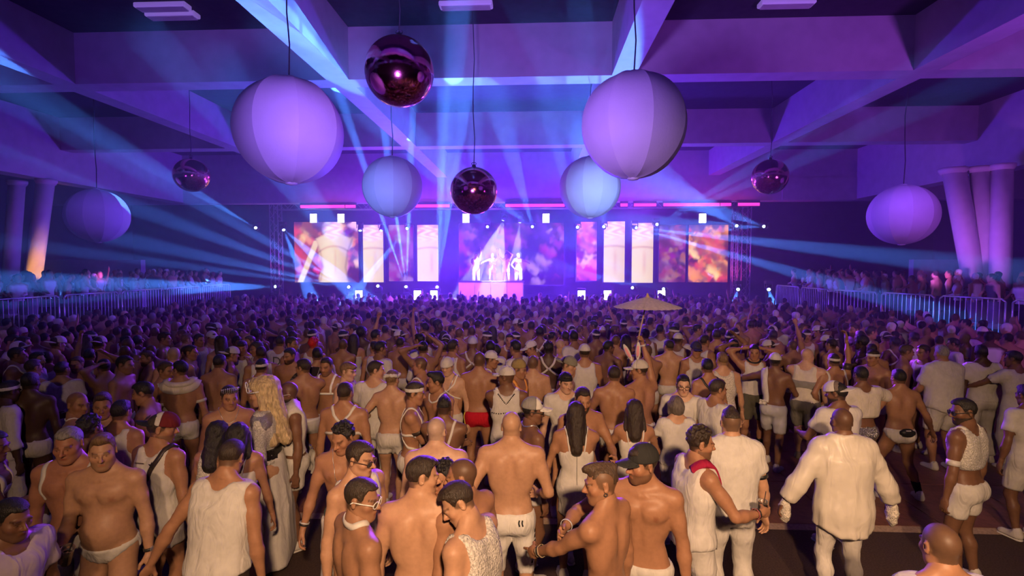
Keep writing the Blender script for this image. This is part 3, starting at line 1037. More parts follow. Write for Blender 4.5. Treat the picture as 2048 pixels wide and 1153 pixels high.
def head_template(kind, h):
    key = (kind, round(h, 4))
    if key in HEADS:
        return HEADS[key]
    fem = kind == 'f'
    jw = {'m': 1.0, 'n': 0.94, 'w': 1.08, 'f': 0.90}[kind]
    ns = {'m': 1.0, 'n': 1.1, 'w': 1.05, 'f': 0.85}[kind]
    g = Grid((-0.115, -0.16, -0.21), (0.115, 0.15, 0.145), h)
    F = g.new(0.2)
    P = [ell((0, 0.014, 0.030), (0.075, 0.094, 0.088)),
         ell((0, -0.024, -0.030), (0.063 * jw, 0.072, 0.086)),
         ell((0, -0.036, -0.074), (0.054 * jw, 0.052, 0.040)),
         ell((0, -0.076, -0.100), (0.022 * jw, 0.018, 0.017)),
         cone((-0.048 * jw, -0.006, -0.072), (-0.02, -0.068, -0.100), 0.016), cone((0.048 * jw, -0.006, -0.072), (0.02, -0.068, -0.100), 0.016),
         ell((-0.046, -0.058, -0.020), (0.021, 0.022, 0.018)), ell((0.046, -0.058, -0.020), (0.021, 0.022, 0.018)),
         cone((0, 0.014, -0.05), (0, 0.014, -0.125), 0.047 if fem else 0.056, 0.042 if fem else 0.049)]
    add_prims(g, F, P, 0.03)
    add_prims(g, F, [cone((-0.040, -0.086, 0.019), (0.040, -0.086, 0.019), 0.008 if fem else 0.011)], 0.016)
    add_prims(g, F, [ell((sx * 0.032, -0.108, -0.001), (0.020, 0.0165, 0.0135), neg=True) for sx in (-1, 1)], 0.012)
    add_prims(g, F, [ell((sx * 0.0315, -0.0805, -0.001), (0.0135, 0.0125, 0.0105), k=0.003) for sx in (-1, 1)], 0.003)
    add_prims(g, F, [cone((0, -0.093, 0.010), (0, -0.118 * (0.5 + 0.5 * ns), -0.026), 0.0075, 0.0115 * ns),
                     ell((-0.0125, -0.103, -0.030), (0.0085, 0.010, 0.008)), ell((0.0125, -0.103, -0.030), (0.0085, 0.010, 0.008))], 0.010)
    add_prims(g, F, [cone((-0.019, -0.092, -0.0585), (0, -0.0985, -0.056), 0.0055), cone((0.019, -0.092, -0.0585), (0, -0.0985, -0.056), 0.0055),
                     cone((-0.015, -0.092, -0.0685), (0.015, -0.092, -0.0685), 0.0068)], 0.005)
    for sx in (-1, 1):
        R = rotz(sx * 0.45)
        add_prims(g, F, [ell((sx * 0.077, 0.016, -0.006), (0.0075, 0.020, 0.032), R)], 0.006)
        add_prims(g, F, [ell((sx * 0.086, 0.010, -0.002), (0.007, 0.010, 0.016), R, neg=True)], 0.006)
    V, Q = surface(g, F)
    # colouring, as multipliers of the skin colour
    x, y, z = V.T
    C = np.ones_like(V)

    def paint(mask, col):
        m = np.clip(mask, 0, 1)[:, None]
        C[:] = C * (1 - m) + np.array(col) * m

    ax = np.abs(x)
    front = np.clip((-y - 0.03) / 0.02, 0, 1)
    lip = np.clip(1.4 - np.sqrt((x / 0.021) ** 2 + ((z + 0.063) / 0.011) ** 2), 0, 0.75) * (y < -0.088)
    paint(lip, (0.85, 0.55, 0.52))
    brow = np.clip(1.5 - np.abs(z - 0.022 - 0.10 * (0.03 - np.abs(ax - 0.034))) / 0.0055, 0, 0.85) * (ax > 0.013) * (ax < 0.054) * (y < -0.05)
    paint(brow, (0.22, 0.18, 0.16))
    de = np.sqrt((ax - 0.0315) ** 2 + (z + 0.001) ** 2)
    eye = np.clip(2.0 - np.sqrt(((ax - 0.0315) / 0.0125) ** 2 + ((z + 0.001) / 0.0075) ** 2) * 1.2, 0, 1) * (y < -0.078) * (y > -0.1)
    paint(eye, (1.25, 1.45, 1.6))
    paint(np.clip(1.6 - de / 0.0052, 0, 1) * (y < -0.078), (0.10, 0.08, 0.07))
    paint(np.clip(1.3 - np.sqrt(((ax - 0.0315) / 0.017) ** 2 + ((z - 0.0075) / 0.003) ** 2), 0, 0.7) * (y < -0.07), (0.3, 0.24, 0.2))
    paint(np.clip(1.2 - np.sqrt((ax - 0.042) ** 2 + (z + 0.025) ** 2) / 0.028, 0, 0.35) * front, (1.05, 0.82, 0.78))
    paint(np.clip(1.2 - np.sqrt(x ** 2 + (z + 0.028) ** 2) / 0.016, 0, 0.35) * (y < -0.1), (1.05, 0.82, 0.78))
    # masks kept for beards / cropped hair
    beard = np.clip((-0.026 - z - 0.25 * np.clip(ax - 0.02, 0, 1)) / 0.015, 0, 1) * np.clip((y + 0.135) / 0.01, 0, 1) * (z > -0.13) * (y < 0.03)
    beard = beard * np.clip((np.abs(z + 0.063) - 0.006 + np.clip(ax - 0.018, 0, 1)) / 0.004, 0, 1)
    beard = np.maximum(beard * np.clip((-0.038 - z) / 0.006, 0, 1), beard * (ax > 0.035))
    line = hairline(x, y)
    scalp = np.clip((z - line) / 0.012, 0, 1)
    scalp = np.maximum(scalp, np.clip((z - (-0.075 - 0.0)) / 0.012, 0, 1) * np.clip((y - 0.035) / 0.02, 0, 1))
    ear = (ax > 0.0745) & (y < 0.045) & (z < 0.03)
    scalp[ear] = 0; beard[ear] = 0
    HEADS[key] = (V, Q, C, beard.astype(np.float32), scalp.astype(np.float32))
    return HEADS[key]


HAIRS = {}


def hair_template(style, h):
    key = (style, round(h, 4))
    if key in HAIRS:
        return HAIRS[key]
    long_ = style in ('long', 'wig', 'bob', 'wavy')
    g = Grid((-0.22, -0.17, -0.62 if long_ else -0.14), (0.22, 0.24, 0.24), h)
    F = g.new(0.2)
    x, y, z = g.xyz()
    base = [ell((0, 0.016, 0.033), (0.0785, 0.0985, 0.0915))]
    off, amp, fr = 0.0, 0.002, 1.6
    if style == 'short':
        base += [ell((0, -0.012, 0.088), (0.058, 0.075, 0.040))]; amp = 0.0035
    elif style == 'crop':
        base += [ell((0, -0.005, 0.075), (0.062, 0.085, 0.045))]; amp = 0.002
    elif style == 'quiff':
        base += [ell((0, -0.030, 0.100), (0.055, 0.062, 0.040), rotx(-0.35)), ell((0, 0.03, 0.085), (0.056, 0.07, 0.042))]; amp = 0.004
    elif style == 'slick':
        base += [ell((0.008, -0.005, 0.085), (0.060, 0.088, 0.040))]; amp = 0.0025
    elif style == 'curly':
        rng = np.random.RandomState(4)
        for k in range(230):
            u = rng.randn(3); u /= np.linalg.norm(u)
            if u[2] < 0.05 and not (u[1] > 0.2 and u[2] > -0.4): continue
            if u[1] < -0.25 and u[2] < 0.55: continue
            base.append(ell(np.array([0, 0.012, 0.040]) + u * np.array([0.080, 0.096, 0.095]) * rng.uniform(0.97, 1.07), (0.012, 0.012, 0.012), k=0.004))
        amp = 0.002
    elif style == 'hawk':
        base = [ell((0, 0.017, 0.033), (0.077, 0.097, 0.089)), ell((0, -0.02, 0.105), (0.026, 0.085, 0.036)), ell((0, 0.045, 0.085), (0.026, 0.075, 0.042))]; amp = 0.004
    elif style == 'afro':
        base = [ell((0, 0.02, 0.045), (0.094, 0.112, 0.105))]; amp = 0.006; fr = 3.0
    elif style == 'bun':
        base += [ell((0, 0.03, 0.122), (0.030, 0.034, 0.028)), ell((0, 0.0, 0.085), (0.058, 0.08, 0.035))]
    elif style == 'fringe':
        base += [ell((0, -0.03, 0.080), (0.066, 0.074, 0.040)), ell((0, -0.078, 0.070), (0.055, 0.022, 0.022))]; amp = 0.004
    elif style == 'long':
        base += [cone((0, 0.055, 0.04), (0, 0.095, -0.33), 0.080, 0.060), cone((-0.062, 0.02, 0.0), (-0.075, 0.055, -0.27), 0.033, 0.035), cone((0.062, 0.02, 0.0), (0.075, 0.055, -0.27), 0.033, 0.035)]; amp = 0.005
    elif style == 'wavy':
        base += [cone((0, 0.055, 0.04), (0.01, 0.09, -0.26), 0.088, 0.075), cone((-0.066, 0.01, 0.0), (-0.085, 0.04, -0.20), 0.036, 0.045), cone((0.066, 0.01, 0.0), (0.085, 0.04, -0.20), 0.036, 0.045)]; amp = 0.006; fr = 1.2
    elif style == 'bob':
        base += [ell((0, 0.03, -0.02), (0.092, 0.098, 0.105)), cone((-0.070, -0.01, 0.02), (-0.076, -0.015, -0.085), 0.030, 0.028), cone((0.070, -0.01, 0.02), (0.076, -0.015, -0.085), 0.030, 0.028)]; amp = 0.003
    elif style == 'wig':
        base = [ell((0, 0.02, 0.060), (0.098, 0.112, 0.108)), cone((0, 0.075, 0.06), (0.02, 0.135, -0.48), 0.105, 0.060), cone((-0.072, 0.02, 0.02), (-0.11, 0.03, -0.36), 0.042, 0.045),
                cone((0.072, 0.02, 0.02), (0.11, 0.05, -0.46), 0.045, 0.050), ell((-0.03, -0.05, 0.105), (0.07, 0.05, 0.05))]; amp = 0.009; fr = 1.1
    add_prims(g, F, base, 0.02, 0.05)
    if style in ('long', 'bob', 'wig', 'wavy'):   # strands run downwards
        nz = np.sin(90 * x + 5 * np.sin(9 * z)) * np.cos(70 * y + 4 * np.sin(7 * z + 4 * x)) * amp * 0.9 + pattern_noise(x, y, z, fr) * amp * 0.5
    else:
        nz = pattern_noise(x, y, z, fr * 2.2) * amp * 0.6 + pattern_noise(y, z, x, 8.5) * amp * 0.8
    F = F + nz.astype(np.float32)
    # hairline: keep forehead, ears and face clear
    line = hairline(x, y)
    bot = -0.068
    if style in ('short', 'crop', 'quiff', 'slick', 'curly', 'afro', 'fringe'):
        cut = np.maximum(line - z, bot - z)
        # around the ear
        ear = np.sqrt(((np.abs(x) - 0.082) / 0.03) ** 2 + ((y - 0.010) / 0.026) ** 2 + ((z + 0.010) / 0.044) ** 2)
        cut = np.maximum(cut, (1 - ear) * 0.02)
        if style == 'fringe':
            cut = np.where(y < -0.02, 0.048 - z, cut)
    elif style in ('hawk', 'bun'):
        cut = np.maximum(0.068 - (y + 0.085) * 0.45 - z, np.abs(x) - 0.060 + 0 * z)
        cut = np.maximum(cut, 0.0 - z) if style == 'hawk' else np.maximum(cut, 0.045 - z)
    else:
        face = np.sqrt((x / 0.066) ** 2 + ((y + 0.095) / 0.085) ** 2 + ((z + 0.035) / 0.108) ** 2)
        if style == 'wig':
            face = np.sqrt((x / 0.20) ** 2 + ((y + 0.105) / 0.098) ** 2 + ((z + 0.05) / 0.125) ** 2)
        cut = (1 - face) * 0.05 + 0 * z
    F = np.maximum(F, cut.astype(np.float32))
    V, Q = surface(g, F)
    HAIRS[key] = (V, Q)
    return HAIRS[key]


HATS = {}


def hat_template(kind, h=0.0125):
    """list of (part name, V, Q, shade) in head space"""
    if kind in HATS:
        return HATS[kind]
    out = []
    if kind in ('cap', 'trucker'):
        g = Grid((-0.13, -0.25, -0.02), (0.13, 0.15, 0.18), h * 0.7)
        x, y, z = g.xyz()
        F = g.new(0.2); add_prims(g, F, [ell((0, 0.012, 0.040), (0.092, 0.109, 0.108))], 0.02)
        crown = np.maximum(F, 0.036 - 0.10 * (y - 0.0) * 0 - z)
        if kind == 'trucker':
            f_ = np.maximum(crown, y + 0.02 + 0 * z); b_ = np.maximum(crown, -0.02 - y + 0 * z)
            out.append(('crown_front',) + surface(g, f_) + (1.0,)); out.append(('crown_mesh',) + surface(g, b_) + (0.55,))
        else:
            out.append(('crown',) + surface(g, crown) + (1.0,))
        B = g.new(0.2)
        add_prims(g, B, [ell((0, -0.095, 0.044), (0.082, 0.105, 0.05))], 0.01)
        zz = 0.046 - 0.9 * (x ** 2) * 6 - (y + 0.09) * -0.10
        brim = np.maximum(np.maximum(B, np.abs(z - zz) - 0.0065), y + 0.060 + 0 * z)
        out.append(('brim',) + surface(g, brim) + (1.0,))
        bm = bmesh.new(); bm_lathe(bm, [(0, 0.006), (0.008, 0.003), (0.009, -0.002), (0, -0.004)], 8, (0, 0.012, 0.149))
        me = bpy.data.meshes.new('tmp'); bm.to_mesh(me); bm.free()
        V = np.array([v.co[:] for v in me.vertices]); Q = [list(p.vertices) for p in me.polygons]
        Q = np.array([q if len(q) == 4 else q + [q[-1]] for q in Q])
        bpy.data.meshes.remove(me)
    elif kind == 'beanie':
        g = Grid((-0.12, -0.13, -0.02), (0.12, 0.16, 0.19), h * 0.8)
        x, y, z = g.xyz()
        F = g.new(0.2); add_prims(g, F, [ell((0, 0.016, 0.045), (0.090, 0.108, 0.110))], 0.02)
        out.append(('crown',) + surface(g, np.maximum(F, 0.03 - 0.25 * y - z)) + (1.0,))
    elif kind == 'fedora':
        g = Grid((-0.19, -0.21, 0.0), (0.19, 0.23, 0.19), h)
        x, y, z = g.xyz()
        F = g.new(0.2); add_prims(g, F, [ell((0, 0.012, 0.05), (0.090, 0.107, 0.12))], 0.02)
        out.append(('crown',) + surface(g, np.maximum(np.maximum(F, 0.04 - z), z - 0.150)) + (1.0,))
        rr = np.sqrt((x / 0.15) ** 2 + ((y - 0.012) / 0.17) ** 2) + 0 * z
        brim = np.maximum((rr - 1) * 0.15, np.abs(z - 0.045 - 0.9 * x ** 2) - 0.006)
        out.append(('brim',) + surface(g, brim.astype(np.float32)) + (0.9,))
    elif kind == 'headband':
        g = Grid((-0.12, -0.14, -0.02), (0.12, 0.16, 0.12), 0.009)
        x, y, z = g.xyz()
        F = g.new(0.2); add_prims(g, F, [ell((0, 0.014, 0.034), (0.084, 0.103, 0.098))], 0.02)
        band = np.maximum(F, np.abs(z - 0.045 + 0.22 * y) - 0.020)
        out.append(('headband',) + surface(g, band) + (1.0,))
    elif kind == 'wreath':
        rng = np.random.RandomState(2)
        parts = []
        g = Grid((-0.14, -0.15, 0.02), (0.14, 0.18, 0.14), 0.009)
        F = g.new(0.2)
        pr = []
        for k in range(26):
            a = 2 * math.pi * k / 26
            c = np.array([0.086 * math.sin(a), 0.016 - 0.104 * math.cos(a), 0.062 + 0.012 * math.cos(a)])
            pr.append(ell(c + rng.randn(3) * 0.006, (0.020, 0.020, 0.022)))
        add_prims(g, F, pr, 0.01)
        out.append(('wreath',) + surface(g, F) + (1.0,))
    HATS[kind] = out
    return out


# ---------------------------------------------------------------- hands and shoes (wrist at origin, fingers to -z, palm towards -x for the left hand)
HANDS = {}


def hand_template(pose, h):
    key = (pose, round(h, 4))
    if key in HANDS:
        return HANDS[key]
    g = Grid((-0.11, -0.09, -0.22), (0.06, 0.09, 0.05), h)
    F = g.new(0.2)
    # palm in the y-z plane, palm faces -x, thumb to -y
    add_prims(g, F, [cone((0, 0, 0.035), (0, 0, -0.015), 0.027, 0.024), ell((0, 0.002, -0.055), (0.016, 0.041, 0.048)), ell((-0.004, -0.018, -0.035), (0.018, 0.022, 0.032))], 0.02)
    lens = (0.078, 0.088, 0.082, 0.064)
    ys = (-0.030, -0.010, 0.011, 0.030)
    curl = {'relax': (25, 35, 25), 'fist': (80, 95, 60), 'grip': (50, 50, 35), 'open': (6, 8, 6), 'point': (80, 95, 60)}[pose]
    for i in range(4):
        p = np.array([0.0, ys[i], -0.092 - (0.004 if i in (1, 2) else 0.0)])
        ang = 0.0
        c = curl
        if pose == 'point' and i == 0: c = (8, 10, 8)
        spread = (i - 1.5) * (0.10 if pose == 'open' else 0.03)
        r = 0.0098 - (0.0012 if i == 3 else 0)
        pr = []
        for seg, fr in enumerate((0.45, 0.31, 0.24)):
            ang += c[seg] * D2R
            d = np.array([-math.sin(ang), math.sin(spread) * math.cos(ang), -math.cos(ang)])
            q = p + d * lens[i] * fr
            pr.append(cone(p, q, r, r * 0.92)); p, r = q, r * 0.92
        add_prims(g, F, pr, 0.006)
    # thumb from the side of the palm near its base
    tp = np.array([-0.010, -0.030, -0.030])
    td = {'relax': ((-0.35, -0.55, -0.75), (-0.35, -0.15, -0.92)), 'fist': ((-0.7, -0.4, -0.6), (-0.65, 0.55, -0.5)), 'grip': ((-0.75, -0.45, -0.45), (-0.80, -0.05, -0.6)),
          'open': ((-0.3, -0.8, -0.5), (-0.2, -0.6, -0.75)), 'point': ((-0.7, -0.4, -0.6), (-0.65, 0.45, -0.5))}[pose]
    pr = []; r = 0.0130
    for d, L in zip(td, (0.042, 0.034)):
        d = np.array(d); d = d / np.linalg.norm(d)
        q = tp + d * L; pr.append(cone(tp, q, r, r * 0.88)); tp, r = q, r * 0.85
    add_prims(g, F, pr, 0.010)
    HANDS[key] = surface(g, F)
    return HANDS[key]


_shoe = {}


def shoe_template(h=0.022):
    """(upper, sole) with ankle at origin height, toes to -y, ground at z = 0"""
    if _shoe: return _shoe['s']
    g = Grid((-0.07, -0.24, -0.03), (0.07, 0.12, 0.16), h)
    F = g.new(0.2)
    add_prims(g, F, [cone((0, 0.035, 0.055), (0, -0.135, 0.040), 0.046, 0.042), cone((0, 0.01, 0.05), (0, 0.02, 0.115), 0.044, 0.044)], 0.04)
    x, y, z = g.xyz()
    up = np.maximum(F, 0.022 - z)
    so = g.new(0.2); add_prims(g, so, [cone((0, 0.035, 0.03), (0, -0.140, 0.03), 0.050, 0.047)], 0.04)
    so = np.maximum(so, np.abs(z - 0.013) - 0.014)
    _shoe['s'] = (surface(g, up), surface(g, so))
    return _shoe['s']

# ================================================================ people
M_SKIN = mat('skin', (0.5, 0.3, 0.2), 0.48, objcolor=True, attr='tint', noise=(35, 0.10, 3), spec=0.35)
M_HAIR = mat('hair', (0.05, 0.04, 0.03), 0.5, objcolor=True, noise=(110, 0.55, 3), bump=('strand', 260, 0.8, 0.008), spec=0.5)
M_CLOTH = mat('cotton', (0.8, 0.8, 0.8), 0.85, objcolor=True, noise=(18, 0.10, 4), bump=('fold', 7, 0.55, 0.03), spec=0.2)
M_SATIN = mat('satin', (0.8, 0.8, 0.8), 0.42, objcolor=True, noise=(6, 0.10, 3), bump=('fold', 4, 0.45, 0.05), spec=0.5)
M_LACE = mat('lace', (0.8, 0.8, 0.8), 0.8, objcolor=True, noise=(70, 0.45, 2), bump=('voronoi', 90, 0.7, 0.01), spec=0.2)
M_SEQUIN = mat('sequins', (0.7, 0.7, 0.72), 0.25, 0.85, objcolor=True, bump=('voronoi', 120, 0.9, 0.01))
M_STRAP = mat('strap', (0.85, 0.85, 0.85), 0.45, objcolor=True, spec=0.4)
M_SHADES = mat('dark_lens', (0.02, 0.02, 0.03), 0.08, spec=0.8)
M_CUP = mat('clear_plastic', (0.75, 0.72, 0.70), 0.12, trans=0.85, spec=0.5)
M_DRINK = mat('iced_drink', (0.30, 0.17, 0.10), 0.15, trans=0.4)

SKIN = {'pale': (0.60, 0.36, 0.25), 'fair': (0.52, 0.29, 0.18), 'tan': (0.39, 0.195, 0.112), 'olive': (0.34, 0.175, 0.102),
        'brown': (0.20, 0.098, 0.058), 'dark': (0.085, 0.043, 0.028)}
HAIRC = {'black': (0.018, 0.015, 0.014), 'dark': (0.040, 0.026, 0.018), 'brown': (0.085, 0.05, 0.03), 'light': (0.22, 0.13, 0.065),
         'blonde': (0.62, 0.47, 0.27), 'grey': (0.30, 0.28, 0.26), 'white': (0.8, 0.78, 0.75)}
WHITE = (0.66, 0.63, 0.60)

# hand targets (x outwards, y, z) for the left hand; mirrored for the right
ARM = {'down': (0.30, -0.03, 0.84), 'loose': (0.34, -0.10, 0.88), 'back': (0.27, 0.10, 0.86), 'cup': (0.20, -0.36, 1.17), 'cuplow': (0.22, -0.30, 1.02),
       'chest': (0.06, -0.27, 1.27), 'fold': (-0.10, -0.27, 1.20), 'hip': (0.20, -0.06, 1.00), 'up': (0.24, -0.12, 2.06), 'upbent': (0.12, -0.10, 1.86),
       'side': (0.62, -0.10, 1.18), 'out': (0.70, -0.12, 1.42), 'front': (0.22, -0.58, 1.28), 'face': (0.10, -0.20, 1.52), 'reach': (0.40, -0.48, 1.15),
       'sidelow': (0.46, -0.06, 0.94), 'belt': (0.10, -0.22, 1.00), 'upout': (0.46, -0.12, 1.88), 'headback': (0.12, 0.05, 1.72), 'across': (-0.15, -0.42, 1.32), 'away': (0.50, 0.12, 0.88),
       'dance': (0.48, -0.28, 1.30), 'pocket': (0.22, -0.10, 0.90), 'point': (0.28, -0.46, 1.02)}
HANDP = {'cup': 'grip', 'cuplow': 'grip', 'up': 'fist', 'upbent': 'relax', 'fold': 'relax', 'hip': 'relax', 'point': 'point', 'dance': 'fist', 'out': 'open', 'chest': 'fist'}
FEET = {'stand': ((0.12, 0.0), (0.12, 0.02)), 'narrow': ((0.09, -0.02), (0.09, 0.03)), 'wide': ((0.24, 0.0), (0.24, 0.05)), 'step': ((0.12, -0.18), (0.12, 0.16)), 'stepb': ((0.11, 0.16), (0.13, -0.16)), 'lunge': ((0.16, -0.26), (0.2, 0.26))}


def ik(a, c, l1, l2, pole):
    a, c = np.asarray(a, float), np.asarray(c, float)
    d = c - a; L = np.linalg.norm(d)
    Lm = (l1 + l2) * 0.995
    if L > Lm:
        c = a + d / L * Lm; d = c - a; L = Lm
    n = d / L
    x = (l1 * l1 - l2 * l2 + L * L) / (2 * L)
    hgt = math.sqrt(max(l1 * l1 - x * x, 0))
    p = np.asarray(pole, float); p = p - n * (p @ n); p = p / (np.linalg.norm(p) + 1e-9)
    return a + n * x + p * hgt, c


def frame_z(d, xhint):
    """rotation whose -z runs along d and whose x is close to xhint"""
    z = -np.asarray(d, float) / np.linalg.norm(d)
    x = np.asarray(xhint, float); x = x - z * (x @ z); x /= np.linalg.norm(x) + 1e-9
    return np.stack([x, np.cross(z, x), z], 1)


class Body:
    """posed figure; build in local space, feet at z=0, facing -y"""

    def __init__(s, sex='m', w=1.0, fat=0.0, musc=0.6, arms=('down', 'down'), feet='stand', lean=3, side=0, twist=0, head=(0, 0, 0), h=0.016, hh=0.006,
                 face='m', elbow=None, hands=None, crouch=0.0, nohands=False):
        s.sex, s.w, s.fat, s.musc, s.h, s.hh, s.face = sex, w, fat, musc, h, hh, face
        fem = sex == 'f'
        T = rotz(twist * D2R) @ roty(side * D2R) @ rotx(lean * D2R)
        piv = np.array([0, 0, 1.02 - crouch])
        s.T, s.piv = T, piv
        s.drop = crouch

        def up(p):
            p = np.array(p, float); return piv + T @ (p - np.array([0, 0, 1.02]))
        s.up = up
        lo = lambda p: np.array(p, float) - np.array([0, 0, crouch])
        sw = 0.185 * w * (0.90 if fem else 1.0)
        gx = 0.88 if fem else 1.0
        tw = 0.90 if fem else 1.0
        E = lambda c, r, R=None, **kw: ell(up(c), r, T if R is None else T @ R, **kw)
        tor = [E((0, 0.004, 1.285), (0.148 * w * gx, 0.108 * gx, 0.205)),
               cone(up((-0.125 * w * gx, 0.008, 1.425)), up((0.125 * w * gx, 0.008, 1.425)), 0.072),
               E((0, -0.004, 1.10), ((0.128 if not fem else 0.112) + 0.045 * fat, 0.094 + 0.05 * fat, 0.17)),
               ell(lo((0, 0.008, 0.955)), (0.160 + (0.012 if fem else 0) + 0.02 * fat, 0.112 + 0.02 * fat, 0.125)),
               cone(up((0, 0.022, 1.455)), up((0, 0.010, 1.565)), 0.060 * gx, 0.053 * gx)]
        for q in (-1, 1):
            tor += [cone(up((q * 0.022, 0.026, 1.560)), up((q * 0.165 * w * gx, 0.014, 1.452)), 0.036, 0.046),
                    E((q * 0.118 * w * gx, 0.030, 1.30), (0.055, 0.070, 0.14)),
                    ell(lo((q * 0.074, 0.066, 0.925)), (0.086, 0.076, 0.095)),
                    cone(up((q * 0.10, 0.0, 1.06)), lo((q * 0.115, 0.0, 0.95)), 0.055 + 0.03 * fat, 0.06)]
        if fat > 0.25:
            tor += [E((0, -0.050 - 0.045 * fat, 1.09), (0.125 + 0.03 * fat, 0.080 + 0.05 * fat, 0.13))]
        s.tor_base = tor
        det = []
        for q in (-1, 1):
            if fem:
                det += [E((q * 0.070, -0.090, 1.315), (0.058, 0.055, 0.058), k=0.03)]
            else:
                det += [E((q * 0.078 * w, -0.076, 1.368), (0.092 * w, 0.032 + 0.009 * musc + 0.014 * fat, 0.068), rotz(q * 0.30), k=0.030)]
            det += [E((q * 0.083 * w, 0.092, 1.365), (0.058, 0.026, 0.085), rotz(q * -0.25), k=0.035)]
            det += [cone(up((q * 0.02, -0.074, 1.478)), up((q * 0.15 * w, -0.018, 1.492)), 0.010, 0.012, k=0.025)]
        s.tor_det = det
        s.tor_neg = [E((0, 0.136 - 0.004 * z, z), (0.020, 0.030, 0.09), neg=True, k=0.04) for z in (1.12, 1.26, 1.38)]
        if not fem:
            s.tor_neg += [E((0, -0.128, 1.34), (0.014, 0.026, 0.06), neg=True, k=0.035), E((0, -0.126 - 0.10 * fat, 1.065), (0.011, 0.016, 0.014), neg=True, k=0.010)]
            if fat < 0.3 and musc > 0.5:
                s.tor_neg += [E((0, -0.108, z), (0.012, 0.020, 0.06), neg=True, k=0.03) for z in (1.10, 1.2)]
        # arms
        s.arm, s.armF, s.hand = [], [], []
        for i, q in enumerate((1, -1)):          # 0 = left (+x), 1 = right (-x)
            sp = up((q * sw, 0.012, 1.440))
            tg = arms[i]
            if isinstance(tg, str):
                hp = HANDP.get(tg, 'relax'); key = tg; tg = ARM[tg]
            else:
                hp, key = 'relax', ''
            if hands and hands[i]: hp = hands[i]
            t = np.array([tg[0] * q, tg[1], tg[2]])
            t = up(t) if t[2] > 0.95 else t - np.array([0, 0, crouch])
            pole = np.array([q * 0.5, 0.85, -0.35])
            if tg[2] > 1.6: pole = np.array([q * 1.0, 0.1, -0.2])
            if key in ('hip', 'fold', 'dance', 'pocket'): pole = np.array([q * 1.0, 0.6, -0.2])
            if elbow and elbow[i] is not None: pole = np.array(elbow[i], float) * np.array([q, 1, 1])
            e, wr = ik(sp, t, 0.30, 0.265, pole)
            u, f = e - sp, wr - e
            un, fn = u / np.linalg.norm(u), f / np.linalg.norm(f)
            A = 0.86 if fem else 1.0 + 0.12 * (musc - 0.5) + 0.15 * fat
            pr = [cone(sp, sp + u * 0.45, 0.058 * A, 0.050 * A), cone(sp + u * 0.4, e, 0.050 * A, 0.039 * A), ell(sp + un * -0.005 + np.array([0, 0, 0.004]), (0.066 * A, 0.064 * A, 0.064 * A)),
                  cone(e, e + f * 0.30, 0.040 * A, 0.044 * A), cone(e + f * 0.3, wr, 0.044 * A, 0.026 * A)]
            if musc > 0.4 and not fem:
                fw = np.cross(un, np.array([q, 0, 0.0])); pr += [ell(sp + u * 0.55 + np.array([0, -0.012, 0]), (0.040 * A, 0.044 * A, 0.075), frame_z(un, (1, 0, 0)), k=0.03)]
            s.arm.append((sp, e, wr, A)); s.armF.append(pr)
            # palm faces inwards (towards the other side), thumb forward
            inw = np.array([-q, 0, 0.0])
            if key in ('cup', 'cuplow', 'front', 'chest', 'point'): inw = np.array([-q * 1.0, 0.0, 0.0])
            if key in ('down', 'loose', 'back', 'sidelow', 'away'): inw = np.array([-q, 0.35, 0])
            R = frame_z(fn, -inw if q > 0 else inw)
            s.hand.append((hp, wr, R, q, fn))
        # legs
        s.leg, s.legF = [], []
        hipw = 0.092 * (1.05 if fem else 1.0)
        for i, q in enumerate((1, -1)):
            fx, fy = FEET[feet][i] if isinstance(feet, str) else feet[i]
            hp = lo((q * hipw, 0.005, 0.925)); an = np.array([q * fx, fy + 0.02, 0.09])
            kn, an = ik(hp, an, 0.435, 0.415, (q * 0.15, -1, 0))
            tl = kn - hp; cl = an - kn
            G = (1.02 if fem else 1.0) + 0.12 * fat + 0.05 * (musc - 0.5)
            pr = [cone(hp, hp + tl * 0.45, 0.092 * G, 0.080 * G), cone(hp + tl * 0.45, kn, 0.080 * G, 0.056), cone(kn, kn + cl * 0.32 + np.array([0, 0.016, 0]), 0.052, 0.057 * G),
                  cone(kn + cl * 0.32 + np.array([0, 0.016, 0]), an, 0.057 * G, 0.034), ell(kn + np.array([0, -0.012, 0]), (0.046, 0.05, 0.055))]
            # foot
            ang = q * 0.18
            fd = np.array([math.sin(ang), -math.cos(ang), 0])
            pr += [cone(an, an + np.array([0, 0.0, -0.045]), 0.036, 0.036), cone(np.r_[(an + np.array([0, 0.025, 0]))[:2], 0.035], np.r_[(an + fd * 0.15)[:2], 0.028], 0.033, 0.030)]
            s.leg.append((hp, kn, an, ang)); s.legF.append(pr)
        # head
        hy, hp_, hr = head
        base = up((0, 0.010, 1.565))
        s.headR = T @ rotz(hy * D2R) @ rotx(hp_ * D2R) @ roty(hr * D2R)
        neckoff = np.array([0, -0.012, 0.100])
        s.headC = base + (T @ rotz(hy * D2R * 0.3) @ rotx(hp_ * D2R * 0.6)) @ neckoff
        # joint between the two necks
        s.neckpr = cone(base, s.headC + s.headR @ np.array([0, 0.020, -0.085]), 0.053 * gx, 0.050 * gx)
        allp = [np.array(p[1]) for p in tor] + [x for a in s.arm for x in a[:3]] + [x for l in s.leg for x in l[:3]]
        lo_, hi_ = np.min(allp, 0) - 0.17, np.max(allp, 0) + 0.13
        hi_[2] = max(hi_[2], (s.headC + s.headR @ np.array([0, 0, -0.08]))[2] + 0.05)
        lo_[2] = -0.03
        s.g = Grid(lo_, hi_, h)
        g = s.g
        s.Ft = add_prims(g, g.new(), tor, 0.055)
        s.Fd = add_prims(g, s.Ft.copy(), det, 0.03)
        add_prims(g, s.Fd, s.tor_neg, 0.03)
        add_prims(g, s.Fd, [s.neckpr], 0.03)
